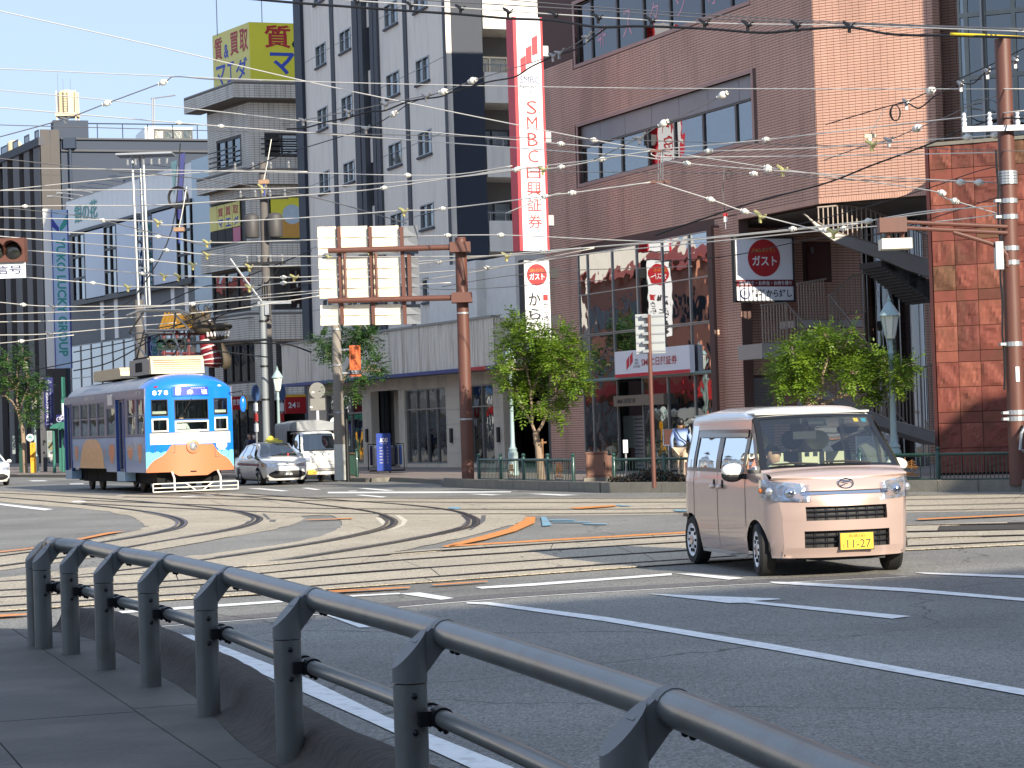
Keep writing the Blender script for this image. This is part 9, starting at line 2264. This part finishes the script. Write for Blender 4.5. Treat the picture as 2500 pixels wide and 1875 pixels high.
wire('stay with beads rising to the top of the brown pole', [(2010, 392), (2100, 360), (2170, 342), (2239, 313), (2300, 290), (2390, 248), (2448, 230), (2480, 216)], 57, 48, WG, .012, beads=(2239, 2446), clamps=(2170,), big=1.3, cm=CLG)
wire('pale wire with small hanging rings in front of the brown tiles', [(1591, 369), (1620, 383), (1880, 382), (2150, 378), (2442, 372)], 58, 48, r=.013)
wire('pale wire from the hanger bridge to the crossarm', [(1613, 369), (1760, 368), (1990, 361), (2067, 355), (2240, 343), (2452, 329)], 58, 48, r=.014, beads=(1730, 2362, 2430), clamps=(2128,))
wire('thick black cable slanting up to the right pole', [(1600, 575), (1641, 560), (1830, 497), (2014, 448), (2130, 403), (2245, 361), (2410, 296), (2500, 289)], 60, 47, WB, .022, name='cable')
wire('thin grey wire with rings below the office windows', [(1300, 418), (1350, 419), (1870, 425), (2100, 440), (2452, 446)], 62, 48, WG, .011, beads=(1840, 2345, 2390))
wire('pale wire from the left to the lower hanger bridge', [(1236, 520), (1350, 476), (1397, 471), (1598, 444)], 62, 58, r=.014, beads=(1397,))
wire('thin black wire above the restaurant board', [(1600, 640), (1800, 622), (1974, 585), (2150, 570), (2300, 525), (2470, 470)], 62, 48, WB, .012)
wire('thin black wire across the stone slabs', [(1900, 560), (2100, 510), (2280, 455), (2380, 420), (2470, 398)], 60, 48, WB, .012)
wire('black feeder to the transformer pole', [(180, 905), (280, 880), (420, 800), (520, 760), (640, 700), (690, 640)], 100, 94, WB, .016)
wire('second black feeder nearer the glass band', [(180, 860), (330, 830), (480, 790), (620, 742), (760, 690)], 100, 92, WB, .014)
wire('black line along the tiled building balconies', [(360, 760), (480, 705), (560, 690), (640, 660), (760, 612)], 104, 92, WB, .014)
wire('black droop line behind the signal arm', [(440, 838), (540, 832), (640, 838), (700, 840), (760, 860)], 92, 90, WB, .022)
wire('black line from the mast to the group sign', [(250, 770), (300, 745), (340, 710), (420, 560), (440, 350)], 116, 116, WB, .016)
wire('thin dark wire past the tower navy face', [(1080, 700), (1236, 674), (1400, 660), (1560, 655), (1690, 650)], 70, 62, WG, .010)
wire('thin ringed wire across the brown pole', [(1030, 703), (1100, 707), (1250, 700), (1350, 690), (1480, 684)], 70, 64, WG, .010)
wire('dark trolley line from the pantograph to the left', [(-40, 925), (0, 918), (200, 880), (340, 838), (390, 800), (620, 775)], 84, 74, WB, .014)
# hanger bridge between the two pale wires, coil, drop switches
P0, P1 = at(zb(505, 708), 58), at(zb(505, 855), 58); t = thing('wire_hanger', 'steel hanger frame joining two pale wires in front of the brown tiles', 'hanger', P1, None)
for dx in (-.06, 0, .06): m = MB(); m.tube([P0 + Vector((dx, 0, 0)), P1 + Vector((dx, 0, 0))], .012, 5); m.build('link', CLG, t)
for p in (P0, P1): m = MB(); m.box(p.x - .26, p.x + .26, p.y - .05, p.y + .05, p.z - .03, p.z + .03); m.build('yoke', BRN, t)
c = at(zq(1055, 1015), 56); t = thing('cable_coil', 'small coil of black cable hanging on the stay in front of sunlit tiles', 'cable coil', c, None)
for k in range(3): m = MB(); m.tube([c + Vector((math.cos(a) * (.11 + k * .012), k * .02, math.sin(a) * .2)) for a in [i * math.pi / 10 for i in range(21)]], .014, 6); m.build('turn', WB, t)
c = at(zb(825, 820), 57); t = thing('cable_coil', 'tiny coil of cable on the ringed wire below the windows', 'cable coil', c, None)
for k in range(2): m = MB(); m.tube([c + Vector((math.cos(a) * .07, k * .02, math.sin(a) * .12)) for a in [i * math.pi / 8 for i in range(17)]], .012, 5); m.build('turn', WB, t)
c = at(z2(1283, 95), 92); t = thing('cable_coil', 'large black cable ring over the violet emblem panel', 'cable coil', c, None)
for k in range(2): m = MB(); m.tube([c + Vector((math.cos(a) * (.42 - k * .05), k * .03, math.sin(a) * (.46 - k * .05))) for a in [i * math.pi / 12 for i in range(25)]], .03, 6); m.build('turn', WB, t)
for cx, cy, top, d, lb in (((1490), 660, (1560, 505), 57, 'drop switch with cream box hanging over sunlit tiles'), (810, 1030, (803, 790), 58, 'small red drop switch hanging at the soffit corner')):
 p = at(zb(cx, cy), d); q = at(zb(*top), d); t = thing('drop_switch', lb, 'switch', p, None)
 m = MB(); m.tube([q, (q + p) / 2 + Vector((-.05, 0, 0)), p + Z * .12], .012, 5); m.build('cord', WG, t)
 m = MB(); m.cbox(p + Z * .12, .30 if cx > 1000 else .12, .08, .09); m.build('box', M('box_cream', (206, 190, 160), .5) if cx > 1000 else SRED, t)
 m = MB(); m.cbox(p, .09, .07, .14); m.tube([p - Z * .07, p - Z * .25], .012, 5); m.build('body', M('box_white', (210, 210, 212), .5), t, kind='stuff')
for px_, d, lb in ((z2(1290, 325), 88, 'drop switch with brown box left of the tiled building'), (z1(1900, 1310), 88, 'drop switch with pink cap by the transformer pole')):
 p = at(px_, d); t = thing('drop_switch', lb, 'switch', p, None); m = MB(); m.cbox(p, .42, .2, .16); m.build('box', M('box_tan', (150, 120, 96), .5), t); m = MB(); m.tube([p - Z * .08, p - Z * .55], .05, 6); m.build('body', M('switch_blue', (40, 60, 130), .5), t); m = MB(); m.tube([p + Z * .08, p + Z * .7 + Vector((.15, 0, 0)), p + Z * 1.7 + Vector((.35, 0, 0))], .02, 5); m.build('cord', WW, t)
